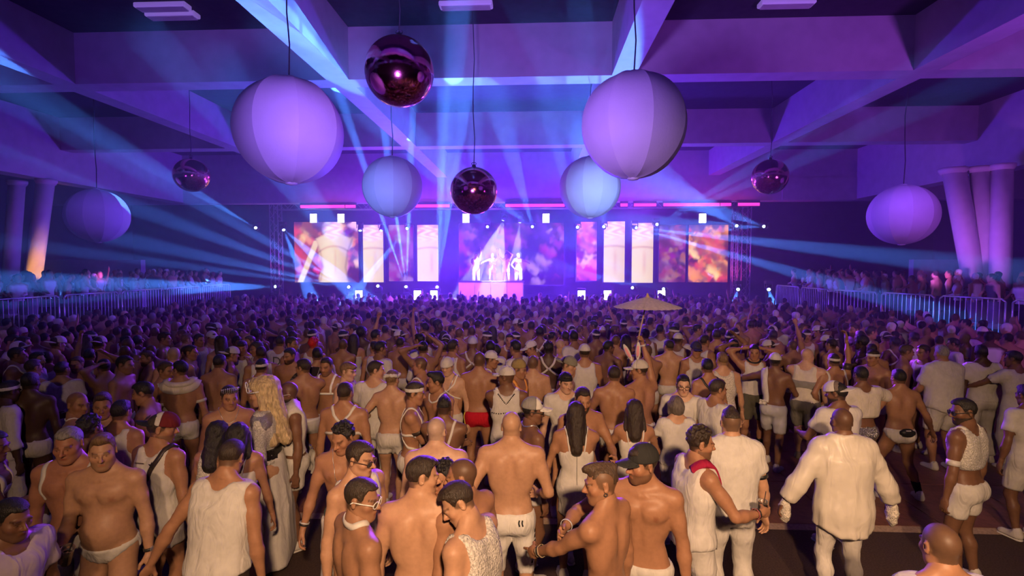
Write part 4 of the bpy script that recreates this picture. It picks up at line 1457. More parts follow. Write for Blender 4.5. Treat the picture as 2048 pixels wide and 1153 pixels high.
        s.Fa = [add_prims(g, g.new(), p, 0.025) for p in s.armF]
        s.Fl = [add_prims(g, g.new(), p, 0.03) for p in s.legF]
        x, y, z = g.xyz()
        s.x, s.y, s.z = x, y, z
        # torso space coordinates of every grid point
        P = [x - piv[0], y - piv[1], z - piv[2]]
        Ti = T.T
        s.qx = (Ti[0, 0] * P[0] + Ti[0, 1] * P[1] + Ti[0, 2] * P[2]).astype(np.float32)
        s.qy = (Ti[1, 0] * P[0] + Ti[1, 1] * P[1] + Ti[1, 2] * P[2]).astype(np.float32)
        qz = (Ti[2, 0] * P[0] + Ti[2, 1] * P[1] + Ti[2, 2] * P[2]).astype(np.float32) + 1.02
        zz = (z + crouch + 0 * x + 0 * y).astype(np.float32)
        bl = np.clip((zz - 0.95) / 0.14, 0, 1)
        s.qz = qz * bl + zz * (1 - bl)
        s.nz = pattern_noise(x, y, z).astype(np.float32)

    # -------- the skin
    def body_mesh(s):
        F = s.Fd
        for A in s.Fa:
            F = smin(F, A, 0.022)
        L = smin(s.Fl[0], s.Fl[1], 0.008)
        F = smin(F, L, 0.03)
        s.F = F
        V, Q = surface(s.g, F)
        C = np.ones_like(V)
        # nipples, navel shade
        if s.sex == 'm':
            for q in (-1, 1):
                c = s.up((q * 0.100 * s.w, -0.112, 1.338))
                d = np.linalg.norm(V - c, axis=1)
                m = np.clip(2.0 - d / 0.0125, 0, 0.75)[:, None] * (s.T.T @ (V - s.piv).T)[1][:, None].__lt__(-0.06)
                C = C * (1 - m) + np.array([0.66, 0.50, 0.47]) * m
        return V, Q, C

    def head_mesh(s, beard=0.0, scalp=0.0, hairc=(0.2, 0.15, 0.1), skinc=(0.5, 0.3, 0.2), tattoo=False):
        V, Q, C, bm_, sc_ = head_template(s.face if s.sex == 'm' else 'f', s.hh)
        rel = np.clip(np.array(hairc) / np.array(skinc), 0.08, 1.0)
        C = C.copy()
        if beard:
            m = (bm_ * beard)[:, None]; C = C * (1 - m) + rel * m
        if scalp:
            m = (sc_ * scalp)[:, None]; C = C * (1 - m) + rel * m
        return s.to_head(V), Q, C

    def to_head(s, V):
        return V @ s.headR.T + s.headC

    def hand_mesh(s, i):
        hp, wr, R, q, fn = s.hand[i]
        V, Q = hand_template(hp, min(max(s.hh * 1.0, 0.0068), 0.0098))
        if s.sex == 'f': V = V * 0.88
        if q < 0:
            V = V * np.array([-1, 1, 1]); Q = Q[:, ::-1]
        # local frame: x = back of hand side, -z = fingers, -y = thumb side
        return V @ R.T + wr, Q

    def palm(s, i):
        hp, wr, R, q, fn = s.hand[i]
        return wr + R @ np.array([-q * 0.045, -0.01, -0.075]), R

    # -------- garments: closed shells around parts of the figure
    def cut(s, F):
        V, Q = surface(s.g, F)
        return V, Q

    def along(s, a, b):
        d = (b - a); L = np.linalg.norm(d); d = d / L
        return ((s.x - a[0]) * d[0] + (s.y - a[1]) * d[1] + (s.z - a[2]) * d[2]) / L

    def legs_field(s, off, t_end, flare=0.0, hem_noise=0.0):
        out = None
        for i in range(2):
            hp, kn, an, _ = s.leg[i]
            F = s.Fl[i] - off
            L1 = 0.435 / 0.85
            if t_end <= 0.5:
                t = s.along(hp, kn) * L1
                F = F - flare * np.clip(t / t_end, 0, 1.2)
                F = np.maximum(F, (t - t_end) * 0.85)
            else:
                t = s.along(kn, an) * (1 - L1) + L1
                t1 = s.along(hp, kn) * L1
                tt = np.where(t1 < L1, t1, np.maximum(t, L1))
                F = F - flare * np.clip(tt / t_end, 0, 1.2)
                F = np.maximum(F, (t - t_end) * 0.85)
            out = F if out is None else np.minimum(out, F)
        return out

    def shorts(s, t=0.22, off=0.012, waist=1.02, flare=0.0, wr=0.003):
        T_ = s.Ft - off
        L = s.legs_field(off, t, flare)
        crotch = 0.80
        T_ = np.maximum(T_, (0.83 - s.qz))
        F = smin(T_, np.maximum(L, s.qz - 1.0), 0.03)
        F = np.maximum(F, s.qz - waist - 0.04 * np.clip(-s.qy - 0.05, -0.1, 0.1) * 0)
        return s.cut(F + s.nz * wr)

    def briefs(s, waist=0.985, off=0.007, cut=0.55):
        L = np.minimum(s.Fl[0], s.Fl[1]) - off
        F = smin(s.Ft - off, L, 0.03)
        F = np.maximum(F, s.qz - waist + 0.25 * np.clip(-s.qy, 0, 0.14))
        leg = 0.815 + cut * np.abs(s.x) * (1.0 + 0.0 * s.z) + np.where(s.y > 0.02, -0.05, 0.0)
        F = np.maximum(F, leg - s.qz)
        return s.cut(F)

    def top(s, hem=0.96, off=0.013, sleeve=0.0, neck=0.09, arm_hole=0.150, strap=None, flare=0.0, soff=0.012, wr=0.0035, vneck=0.0, collar=False, backdrop=0.0, boxy=0.0):
        """vest, T-shirt or shirt; sleeve = fraction of the upper arm (1..2 runs down the forearm)"""
        T_ = smin(s.Ft, s.Fd + 0.008, 0.03) - off - flare * np.clip((1.25 - s.qz) / 0.35, 0, 1.3)
        if hem < 0.93:
            L = np.minimum(s.Fl[0], s.Fl[1]) - off - 0.012
            T_ = smin(T_, np.maximum(L, s.qz - 0.98), 0.05) - flare * 0.0
        if sleeve <= 0:
            w = arm_hole * s.w * (0.88 if s.sex == 'f' else 1)
            # arm holes curve in above the chest
            lim = w + 0.05 * np.clip((1.34 - s.qz) / 0.10, 0, 1)
            T_ = np.maximum(T_, np.abs(s.qx) - lim)
            if strap is not None:   # narrow shoulder straps
                pass
        if boxy:     # loose cut: hangs straight from the shoulder blades
            tb = (np.sqrt((s.qx / boxy) ** 2 + ((s.qy - 0.018) / (boxy * 0.66)) ** 2) - 1) * boxy * 0.66 + 0.006 * np.sin(np.arctan2(s.qy, s.qx) * 11) * np.clip((1.3 - s.qz) / 0.4, 0, 1)
            T_ = smin(T_, np.maximum(tb, s.qz - 1.36).astype(np.float32), 0.06)
        tail = 0.05 * np.clip((np.abs(s.qx) - 0.10) / 0.10, 0, 1) if boxy else 0.0
        F = np.maximum(T_, hem + tail - s.qz + 0.0)
        for i in range(2):
            if sleeve > 0:
                sp, e, wrp, A = s.arm[i]
                t = s.along(sp, e)
                S = s.Fa[i] - soff - (0.014 if sleeve < 1 else 0.010) * np.clip(t, 0, 1.2)
                if sleeve < 1:
                    S = np.maximum(S, (t - sleeve) * 0.30)
                else:
                    t2 = s.along(e, wrp)
                    S = np.maximum(S, (t2 - (sleeve - 1)) * 0.265)
                    S = S - 0.012 * np.clip(t2, 0, 1)
                F = smin(F, S, 0.035)
        # neckline
        r = np.sqrt(s.qx ** 2 + ((s.qy - 0.005) * 1.0) ** 2)
        if collar:
            F = np.maximum(F, s.qz - 1.575)
        else:
            ztop = 1.545 - np.clip((neck + 0.02 - r), 0, 0.1) * 1.2
            F = np.maximum(F, s.qz - 1.525)
            front = np.where(s.qy < 0, neck + vneck * 1.0, neck + backdrop)
            d = np.sqrt((s.qx / 1.0) ** 2 + ((s.qz - 1.545) / 1.0) ** 2) - front
            F = np.maximum(F, -d)
        return s.cut(F + s.nz * wr)

    def dress(s, top_z=1.36, hem=0.72, off=0.010, flare=0.05, length=None, wr=0.004):
        T_ = np.minimum(s.Ft, s.Fd) - off
        x, y = s.qx, s.qy
        sk = np.sqrt((s.x / 1.0) ** 2 + ((s.y - 0.012) / 0.86) ** 2) - (0.165 + flare * np.clip((0.98 - s.qz) / 0.26, 0, 3)) - 0.008 * np.sin(np.arctan2(s.y, s.x) * 9) * np.clip((1.0 - s.qz) / 0.3, 0, 1)
        sk = np.maximum(sk, s.qz - 1.0)
        F = smin(T_, sk.astype(np.float32), 0.05)
        F = np.maximum(np.maximum(F, s.qz - top_z), hem - s.qz)
        F = np.maximum(F, np.abs(s.qx) - 0.30)
        return s.cut(F + s.nz * wr)

    def long_skirt(s, top_z=1.08, hem=0.05, flare=0.07):
        sk = np.sqrt((s.x / 1.0) ** 2 + ((s.y - 0.012) / 0.9) ** 2) - (0.150 + flare * np.clip((1.08 - s.qz) / 0.4, 0, 3)) - 0.014 * np.sin(np.arctan2(s.y, s.x) * 13) * np.clip((1.05 - s.qz) / 0.3, 0, 1)
        F = np.maximum(np.maximum(sk.astype(np.float32), s.qz - top_z), hem - s.z)
        return s.cut(F)

    def pouch(s, c, r):
        d = add_prims(s.g, s.g.new(), [ell(s.up(c), r, s.T)], 0.02)
        return s.cut(d)

    def strap(s, pts, width=0.03, iso=0.006, n=26):
        P = [s.up(p) for p in pts]
        return ribbon(s.g, s.F, P, width, iso, n)

    def ring(s, i, t, seg=0, width=0.03, gap=0.004):
        """band round an arm; seg 0 upper arm, 1 forearm"""
        sp, e, wr, A = s.arm[i]
        a, b = (sp, e) if seg == 0 else (e, wr)
        c = a + (b - a) * t
        d = (b - a) / np.linalg.norm(b - a)
        u = np.cross(d, [0.3, 0.9, 0.2]); u /= np.linalg.norm(u); v = np.cross(d, u)
        return s._band(c, d, u, v, width, gap)

    def _band(s, c, d, u, v, width, gap, n=20):
        rows = []
        for k in range(n):
            a = 2 * math.pi * k / n
            dr = u * math.cos(a) + v * math.sin(a)
            ts = np.linspace(0.0, 0.13, 40)
            P = c + ts[:, None] * dr
            f = sample(s.g, s.F, P)
            j = np.argmax(f > 0) if (f > 0).any() else 20
            r = ts[max(j, 1)] + gap
            rows.append([c + dr * r - d * width / 2, c + dr * (r + 0.004) - d * width / 2, c + dr * (r + 0.004) + d * width / 2, c + dr * r + d * width / 2])
        V = np.array(rows).reshape(-1, 3)
        F = []
        for k in range(n):
            for j in range(4):
                a, b = k * 4 + j, k * 4 + (j + 1) % 4
                a2, b2 = ((k + 1) % n) * 4 + j, ((k + 1) % n) * 4 + (j + 1) % 4
                F.append((a, b, b2, a2))
        return V, np.array(F)


def part(name, VQ, material, parent, color=None, scale=1.0, smooth=True):
    V, Q = VQ
    if len(V) == 0:
        return None
    me = np_mesh(name, V * scale, Q)
    me.materials.append(material)
    if smooth: me.shade_smooth()
    o = bpy.data.objects.new(name, me)
    COL.objects.link(o)
    o.parent = parent
    if color is not None:
        o.color = (*color, 1)
    return o


def jit(c, rng, a=0.08):
    f = 1 + rng.uniform(-a, a)
    return tuple(min(1, max(0, v * f)) for v in c)


class G:
    """garment request: kind + keyword arguments"""
    def __init__(s, kind, color=WHITE, m=None, **kw):
        s.kind, s.color, s.m, s.kw = kind, color, m, kw


def make_person(label, loc, yaw, H=1.78, skin='tan', hair=('short', 'dark'), beard=0.0, clothes=(), extras=(), hat=None, shoes=True,
                h=0.016, hh=0.006, group=None, z=0.0, sock=None, **bk):
    b = Body(h=h, hh=hh, **bk)
    sc = H / 1.78
    sk = SKIN[skin] if isinstance(skin, str) else skin
    V0, Q0, C0 = b.body_mesh()
    hc = HAIRC[hair[1]] if hair and isinstance(hair[1], str) else (hair[1] if hair else (0.2, 0.15, 0.1))
    style = hair[0] if hair else None
    scal = {'bald': 0.12, 'shaved': 0.42, 'buzz': 0.75, None: 0.0}.get(style, 0.72 if style in ('crop', 'short', 'quiff', 'slick', 'hawk', 'bun', 'fringe') else 0.9)
    V1, Q1, C1 = b.head_mesh(beard, scal, hc, sk)
    Vs, Qs, Cs = [V0, V1], [Q0, Q1], [C0, C1]
    for i in range(2):
        V2, Q2 = b.hand_mesh(i)
        Vs.append(V2); Qs.append(Q2); Cs.append(np.ones_like(V2))
    off = 0; QQ = []
    for V, Q in zip(Vs, Qs):
        QQ.append(Q + off); off += len(V)
    V, Q, C = np.concatenate(Vs) * sc, np.concatenate(QQ), np.concatenate(Cs)
    me = np_mesh('person', V, Q)
    ca = me.color_attributes.new('tint', 'FLOAT_COLOR', 'POINT')
    ca.data.foreach_set('color', np.concatenate([C, np.ones((len(C), 1))], 1).astype(np.float32).ravel())
    me.materials.append(M_SKIN); me.shade_smooth()
    root = bpy.data.objects.new('person', me)
    COL.objects.link(root)
    if loc[0] == 'head':          # stand where the crown of the head meets the given sight line
        ht = b.headC + b.headR @ np.array([0, 0.012, 0.122])
        ht = rotz(yaw * D2R) @ ht * sc
        q = on_z(loc[1], loc[2], ht[2] + z)
        loc = (q.x - ht[0], q.y - ht[1])
    root.location = (loc[0], loc[1], z); root.rotation_euler = (0, 0, yaw * D2R)
    root.color = (*sk, 1)
    tag(root, label, 'person', group)
    # hair
    if style and style not in ('bald', 'shaved', 'buzz'):
        Vh, Qh = hair_template(style, max(hh, 0.0085) * (1.25 if style in ('long', 'wig', 'wavy', 'bob') else 1.0))
        part('hair', (b.to_head(Vh), Qh), M_HAIR, root, hc, sc)
    if hat:
        kind, color, rot = hat[0], hat[1], (hat[2] if len(hat) > 2 else 0)
        first = None
        for nm, Vh, Qh, shade in hat_template(kind):
            Vr = Vh @ rotz(rot * D2R).T
            if kind in ('cap', 'trucker'): Vr = Vr @ rotx(-0.10 * math.cos(rot * D2R)).T + np.array([0, 0, -0.004])
            c = tuple(q * shade for q in color)
            if len(hat) > 3 and nm in hat[3]: c = hat[3][nm]
            part(nm if nm in ('headband', 'wreath') else 'hat_' + nm, (b.to_head(Vr), Qh), M_CLOTH, root, c, sc)
    for gmt in clothes:
        k, m = gmt.kind, gmt.m or M_CLOTH
        VQ = getattr(b, {'shorts': 'shorts', 'pants': 'shorts', 'leggings': 'shorts', 'briefs': 'briefs', 'tank_top': 'top', 't_shirt': 'top', 'shirt': 'top', 'vest': 'top', 'crop_top': 'top',
                         'dress': 'dress', 'skirt': 'long_skirt', 'short_skirt': 'dress', 'romper': 'dress', 'jacket': 'top'}[k])(**gmt.kw)
        part(k, VQ, m, root, gmt.color, sc)
    for ex in extras:
        ex(b, root, sc)
    if shoes:
        (Vu, Qu), (Vs_, Qs_) = shoe_template()
        shc = shoes if isinstance(shoes, tuple) else WHITE
        for i in range(2):
            hp, kn, an, ang = b.leg[i]
            R = rotz(ang)
            tr = lambda A: A @ R.T + np.array([an[0], an[1] - 0.01, 0])
            s_ = part('shoe', (tr(Vu), Qu), M_CLOTH, root, shc, sc)
            part('sole', (tr(Vs_), Qs_), M_STRAP, s_, (0.75, 0.72, 0.70), sc)
    return root, b


# ---------------------------------------------------------------- accessories (each returns a function run on the finished figure)
def harness(kind='x', color=WHITE, width=0.032):
    def f(b, root, sc):
        w = b.w
        S = []
        if kind in ('x', 'xb', 'bull'):
            S += [b.strap([(0, 0.14, 1.34), (0.09 * w, 0.12, 1.44), (0.125 * w, 0.0, 1.53), (0.11 * w, -0.10, 1.44), (0, -0.14, 1.33)], width),
                  b.strap([(0, 0.14, 1.34), (-0.09 * w, 0.12, 1.44), (-0.125 * w, 0.0, 1.53), (-0.11 * w, -0.10, 1.44), (0, -0.14, 1.33)], width),
                  b.strap([(0, 0.14, 1.34), (0.10 * w, 0.11, 1.27), (0.175 * w, 0.01, 1.22), (0.10 * w, -0.12, 1.26), (0, -0.14, 1.33)], width),
                  b.strap([(0, 0.14, 1.34), (-0.10 * w, 0.11, 1.27), (-0.175 * w, 0.01, 1.22), (-0.10 * w, -0.12, 1.26), (0, -0.14, 1.33)], width)]
        if kind == 'y':
            S += [b.strap([(0, 0.14, 1.38), (0.08 * w, 0.12, 1.47), (0.12 * w, 0.0, 1.54), (0.10 * w, -0.11, 1.42)], width),
                  b.strap([(0, 0.14, 1.38), (-0.08 * w, 0.12, 1.47), (-0.12 * w, 0.0, 1.54), (-0.10 * w, -0.11, 1.42)], width),
                  b.strap([(0, 0.14, 1.38), (0, 0.14, 1.26)], width, n=10),
                  b.strap([(0.17 * w, 0.0, 1.27), (0.10 * w, 0.12, 1.265), (0, 0.14, 1.262), (-0.10 * w, 0.12, 1.265), (-0.17 * w, 0, 1.27)], width),
                  b.strap([(0.17 * w, 0.0, 1.27), (0.10 * w, -0.12, 1.30), (0, -0.14, 1.30), (-0.10 * w, -0.12, 1.30), (-0.17 * w, 0, 1.27)], width)]
        if kind == 'front':   # square chest harness
            S += [b.strap([(0.085 * w, -0.12, 1.30), (0.09 * w, -0.11, 1.42), (0.11 * w, 0.0, 1.53), (0.08 * w, 0.12, 1.42)], width),
                  b.strap([(-0.085 * w, -0.12, 1.30), (-0.09 * w, -0.11, 1.42), (-0.11 * w, 0.0, 1.53), (-0.08 * w, 0.12, 1.42)], width),
                  b.strap([(0.17 * w, 0.0, 1.28), (0.10 * w, -0.12, 1.30), (0, -0.14, 1.30), (-0.10 * w, -0.12, 1.30), (-0.17 * w, 0, 1.28)], width)]
        if kind == 'side':    # body harness with diagonals to the waist
            S += [b.strap([(0.10 * w, 0.11, 1.42), (0.12 * w, 0.0, 1.535), (0.11 * w, -0.11, 1.40), (0.13 * w, -0.08, 1.26), (0.06 * w, -0.12, 1.10), (0, -0.13, 1.02)], width),
                  b.strap([(-0.10 * w, 0.11, 1.42), (-0.12 * w, 0.0, 1.535), (-0.11 * w, -0.11, 1.40), (-0.13 * w, -0.08, 1.26), (-0.06 * w, -0.12, 1.10), (0, -0.13, 1.02)], width),
                  b.strap([(0.10 * w, 0.11, 1.42), (0.05 * w, 0.13, 1.25), (0.13 * w, 0.05, 1.12), (0.10 * w, -0.09, 1.06)], width),
                  b.strap([(-0.10 * w, 0.11, 1.42), (-0.05 * w, 0.13, 1.25), (-0.13 * w, 0.05, 1.12), (-0.10 * w, -0.09, 1.06)], width),
                  b.strap([(0.17 * w, 0.0, 1.26), (0.10 * w, 0.12, 1.25), (0, 0.14, 1.25), (-0.10 * w, 0.12, 1.25), (-0.17 * w, 0, 1.26), (-0.10 * w, -0.12, 1.28), (0, -0.14, 1.28), (0.10 * w, -0.12, 1.28), (0.17 * w, 0.0, 1.26)], width, n=40)]
        if kind == 'one':     # single strap over the shoulders
            S += [b.strap([(-0.15 * w, -0.07, 1.28), (-0.13 * w, -0.07, 1.42), (-0.14 * w, 0.0, 1.52), (-0.12 * w, 0.09, 1.44), (-0.14 * w, 0.06, 1.28)], width),
                  b.strap([(0.15 * w, -0.07, 1.28), (0.13 * w, -0.07, 1.42), (0.14 * w, 0.0, 1.52), (0.12 * w, 0.09, 1.44), (0.14 * w, 0.06, 1.28)], width)]
        if kind == 'one':
            for q_ in S: part('shoulder_strap', q_, M_STRAP, root, color, sc)
        else:
            part('harness', merge(S), M_STRAP, root, color, sc)
        if kind in ('x', 'y', 'bull'):
            c = b.up((0, 0.14, 1.34 if kind != 'y' else 1.38))
            P = project(b.g, b.F, np.array([c]), 0.010)[0]
            bm = bmesh.new(); bmesh.ops.create_uvsphere(bm, u_segments=8, v_segments=6, radius=0.018 * sc)
            o = from_bm('harness_ring', bm, M_STEEL, root, True); o.location = P * sc
    return f


def shoulder_straps(color=WHITE, width=0.014, front=1.34, back=1.32):
    def f(b, root, sc):
        for q in (-1, 1):
            V = b.strap([(q * 0.075, -0.115, front), (q * 0.085, -0.09, 1.43), (q * 0.10, 0.0, 1.52), (q * 0.085, 0.10, 1.42), (q * 0.07, 0.12, back)], width, 0.008)
            part('shoulder_strap', V, M_STRAP, root, color, sc)
    return f


def waistband(color=(0.9, 0.88, 0.85), z=1.0, width=0.035, iso=0.013):
    def f(b, root, sc):
        pts = [(0.17 * math.sin(a), -0.13 * math.cos(a), z) for a in np.linspace(0, 2 * math.pi, 17)]
        part('waistband', ribbon(b.g, b.F, [np.array(p) - [0, 0, b.drop] if z < 1.0 else b.up(p) for p in pts], width, iso, 44), M_STRAP, root, color, sc)
    return f


def neckband(color=WHITE, z=1.53, width=0.03, droop=0.05, nm='collar'):
    def f(b, root, sc):
        pts = [(0.085 * math.sin(a), 0.012 - 0.085 * math.cos(a), z - droop * (0.5 + 0.5 * math.cos(a))) for a in np.linspace(0, 2 * math.pi, 17)]
        part(nm, b.strap(pts, width, 0.006, 36), M_STRAP, root, color, sc)
    return f


def necklace(color=(0.7, 0.6, 0.4), drop=0.20, width=0.005):
    def f(b, root, sc):
        pts = [(0, 0.09, 1.52), (0.07, 0.05, 1.53), (0.085, -0.02, 1.51), (0.05, -0.10, 1.47 - drop * 0.5), (0, -0.13, 1.48 - drop), (-0.05, -0.10, 1.47 - drop * 0.5), (-0.085, -0.02, 1.51), (-0.07, 0.05, 1.53), (0, 0.09, 1.52)]
        part('necklace', b.strap(pts, width, 0.004, 40), M_STEEL, root, color, sc)
    return f


def armband(i=0, t=0.45, seg=0, width=0.035, color=WHITE, nm='armband', m=None):
    def f(b, root, sc):
        part(nm, b.ring(i, t, seg, width), m or M_STRAP, root, color, sc)
    return f


def watch(i=1, color=(0.03, 0.03, 0.03)):
    def f(b, root, sc):
        o = part('watch', b.ring(i, 0.90, 1, 0.022, 0.003), M_STRAP, root, color, sc)
        hp, wr, R, q, fn = b.hand[i]
        c = wr - fn * 0.025 + R @ np.array([q * 0.032, 0, 0])
        bm = bmesh.new(); n_ = R @ np.array([q, 0, 0])
        bm_tube(bm, Vector((c - n_ * 0.004) * sc), Vector((c + n_ * 0.008) * sc), 0.021 * sc, 0.019 * sc, 14)
        d = from_bm('dial', bm, M_STEEL, o)
    return f


def glasses(color=(0.02, 0.02, 0.02), dark=True, wide=1.0):
    def f(b, root, sc):
        bm = bmesh.new()
        g2 = []
        frames = bmesh.new()
        tr = lambda p: Vector(tuple((b.headR @ np.array(p) + b.headC) * sc))
        for q in (-1, 1):
            c = np.array([q * 0.034, -0.106, 0.0])
            pts = [tr(c + np.array([0.028 * wide * math.cos(a), 0.006 * abs(math.cos(a)) * (1 if q * math.cos(a) > 0 else 0), 0.020 * math.sin(a)])) for a in np.linspace(0, 2 * math.pi, 15)[:-1]]
            bm_path(frames, pts, 0.0030 * sc, 5, True)
            vs = [bm.verts.new(p) for p in pts]; bm.faces.new(vs)
            bm_path(frames, [tr((q * 0.062, -0.100, 0.006)), tr((q * 0.078, -0.05, 0.008)), tr((q * 0.082, 0.02, 0.006)), tr((q * 0.080, 0.035, -0.008))], 0.0038 * sc, 5)
        bm_path(frames, [tr((-0.008, -0.110, 0.004)), tr((0.008, -0.110, 0.004))], 0.003 * sc, 5)
        o = from_bm('glasses', frames, M_STRAP, root, True); o.color = (*color, 1)
        if dark: from_bm('lens', bm, M_SHADES, o)
        else: bm.free()
    return f


def held_cup(i=0, tilt=(0, 0, 1), hgt=0.12, lab=None, straw=False):
    """plastic tumbler in hand i: a thing of its own"""
    def f(b, root, sc):
        P, R = b.palm(i)
        M = Matrix.Rotation(root.rotation_euler.z, 4, 'Z'); M.translation = root.location
        p = M @ Vector(tuple(P * sc))
        c = empty('plastic_cup', p - Vector((0, 0, hgt * 0.5)))
        if tilt != (0, 0, 1):
            c.rotation_euler = Vector(tilt).to_track_quat('Z', 'Y').to_euler()
        bm = bmesh.new(); bm_lathe(bm, [(0, 0.003), (0.028, 0.0), (0.040, hgt), (0.042, hgt), (0.0385, hgt - 0.004), (0.027, 0.005), (0, 0.006)], 16)
        from_bm('tumbler', bm, M_CUP, c, True)
        bm = bmesh.new(); bm_lathe(bm, [(0, 0.007), (0.0265, 0.007), (0.034, hgt * 0.62), (0, hgt * 0.62)], 14)
        from_bm('drink', bm, M_DRINK, c, True)
        bm = bmesh.new(); bm_tube(bm, (0.0, 0, 0.02), (0.03, 0.01, hgt + 0.07), 0.003, 0.003, 6)
        from_bm('straw', bm, M_BLACK, c)
        tag(c, lab or 'clear plastic tumbler held in a raised hand', 'cup', 'plastic cups in the crowd')
    return f

# ================================================================ the crowd: figures one can single out
RNG = np.random.RandomState(11)
PLACED = []          # (x, y) of everybody standing on the floor
RED = (0.55, 0.012, 0.03); BLACKC = (0.02, 0.02, 0.022); SILVER = (0.55, 0.55, 0.58); CREAM = (0.72, 0.66, 0.58); GREYC = (0.28, 0.27, 0.26)
OLIVE = (0.10, 0.095, 0.07); MAROON = (0.16, 0.02, 0.025)


def P(px, py, yaw, label, look=None, nod=8, tilt=0, H=1.78, **kw):
    d = (CAMZ - H) / max((py - 528) / FPX, 0.05)
    h, hh = (0.0220, 0.0062) if d < 5.0 else (0.0310, 0.0098) if d < 7.0 else (0.0370, 0.0140)
    hy = 0 if look is None else max(-75, min(75, ((look - yaw + 180) % 360) - 180))
    r, b = make_person(label, ('head', px, py), yaw, H, head=(hy, nod, tilt), h=h, hh=hh, **kw)
    PLACED.append((r.location.x, r.location.y))
    return r, b


TANK = lambda c=WHITE, m=None, **k: G('tank_top', c, m, **k)
TEE = lambda c=WHITE, m=None, **k: G('t_shirt', c, m, **{**dict(sleeve=0.62, neck=0.085), **k})
SHORT = lambda c=WHITE, m=None, **k: G('shorts', c, m, **{**dict(t=0.16, off=0.010), **k})
KNEE = lambda c=WHITE, m=None, **k: G('shorts', c, m, **{**dict(t=0.42, off=0.018, flare=0.012), **k})
PANTS = lambda c=WHITE, m=None, **k: G('pants', c, m, **{**dict(t=0.97, off=0.014, flare=0.006), **k})
LEGG = lambda c=WHITE, m=None, **k: G('leggings', c, m, **{**dict(t=0.97, off=0.006), **k})
BRIEF = lambda c=WHITE, m=None, **k: G('briefs', c, m, **k)


def text_part(txt, size, root, loc, rot, color, name='lettering'):
    """flat raised lettering; loc/rot in the person's space"""
    cu = bpy.data.curves.new('txt', 'FONT'); cu.body = txt; cu.size = size; cu.align_x = 'CENTER'; cu.align_y = 'CENTER'; cu.extrude = 0.001
    cu.resolution_u = 3
    to = bpy.data.objects.new('txt', cu); COL.objects.link(to)
    dg = bpy.context.evaluated_depsgraph_get()
    me = bpy.data.meshes.new_from_object(to.evaluated_get(dg))
    bpy.data.objects.remove(to); bpy.data.curves.remove(cu)
    me.name = name; me.materials.clear(); me.materials.append(M_STRAP)
    o = bpy.data.objects.new(name, me); COL.objects.link(o); o.parent = root
    o.location = loc
    o.rotation_euler = rot if not isinstance(rot, Matrix) else rot.to_euler()
    o.color = (*color, 1)
    return o


def on_head(txt, size, az, el, color, r=(0.094, 0.111, 0.110)):
    """lettering on the crown of a hat; az 0 = forehead, 180 = back"""
    def f(b, root, sc):
        a, e = az * D2R, el * D2R
        n = np.array([math.sin(a) * math.cos(e), -math.cos(a) * math.cos(e), math.sin(e)])
        p = np.array([0, 0.012, 0.040]) + n * np.array(r) * 1.02
        z = Vector(tuple(b.headR @ n)); upv = Vector(tuple(b.headR @ np.array([0, 0, 1.0])))
        x = upv.cross(z).normalized(); y = z.cross(x)
        R = Matrix((x, y, z)).transposed()
        text_part(txt, size * sc, root, Vector(tuple(b.to_head(p) * sc)), R, color)
    return f


def on_torso(txt, size, x, z, back, color, iso=0.016):
    def f(b, root, sc):
        c = b.up((x, 0.16 if back else -0.16, z))
        p = project(b.g, b.F, np.array([c]), iso)[0]
        n = Vector(tuple(grad(b.g, b.F, np.array([p]))[0]))
        upv = Vector((0, 0, 1)); xx = upv.cross(n).normalized(); yy = n.cross(xx)
        text_part(txt, size * sc, root, Vector(tuple(p * sc)) + n * 0.004, Matrix((xx, yy, n)).transposed(), color, 'print')
    return f


def star(x, z, size, color, iso=0.016):
    def f(b, root, sc):
        p = project(b.g, b.F, np.array([b.up((x, 0.16, z))]), iso)[0]
        n = Vector(tuple(grad(b.g, b.F, np.array([p]))[0])); upv = Vector((0, 0, 1)); xx = upv.cross(n).normalized(); yy = n.cross(xx)
        bm = bmesh.new()
        vs = [bm.verts.new((size * (1 if k % 2 == 0 else 0.4) * math.sin(k * math.pi / 5), size * (1 if k % 2 == 0 else 0.4) * math.cos(k * math.pi / 5), 0)) for k in range(10)]
        c = bm.verts.new((0, 0, 0.001))
        for k in range(10): bm.faces.new((vs[k], c, vs[(k + 1) % 10]))
        o = from_bm('star_print', bm, M_STRAP, root); o.color = (*color, 1)
        o.location = Vector(tuple(p * sc)) + n * 0.006; o.rotation_euler = Matrix((xx, yy, n)).transposed().to_euler()
    return f


def stripes(x, z, color=BLACKC, n=3, back=True, h=0.09, iso=0.017, slant=0.02):
    def f(b, root, sc):
        S = []
        for k in range(n):
            xx = x + k * 0.028
            y = 0.16 if back else -0.16
            S.append(ribbon(b.g, b.F, [np.array([xx, y, z + h / 2]), np.array([xx + slant, y, z]), np.array([xx, y, z - h / 2])], 0.011, iso, 8))
        part('stripes', merge(S), M_STRAP, root, color, sc)
    return f


def studs(pts, n=9, color=BLACKC):
    def f(b, root, sc):
        A, B_ = b.up(pts[0]), b.up(pts[1])
        Q = np.array([A + (B_ - A) * t for t in np.linspace(0, 1, n)])
        Q = project(b.g, b.F, Q, 0.022)
        bm = bmesh.new()
        for q in Q:
            r = bmesh.ops.create_icosphere(bm, subdivisions=1, radius=0.0085 * sc)
            for v in r['verts']: v.co += Vector(tuple(q * sc))
        o = from_bm('studs', bm, M_STRAP, root, True); o.color = (*color, 1)
    return f


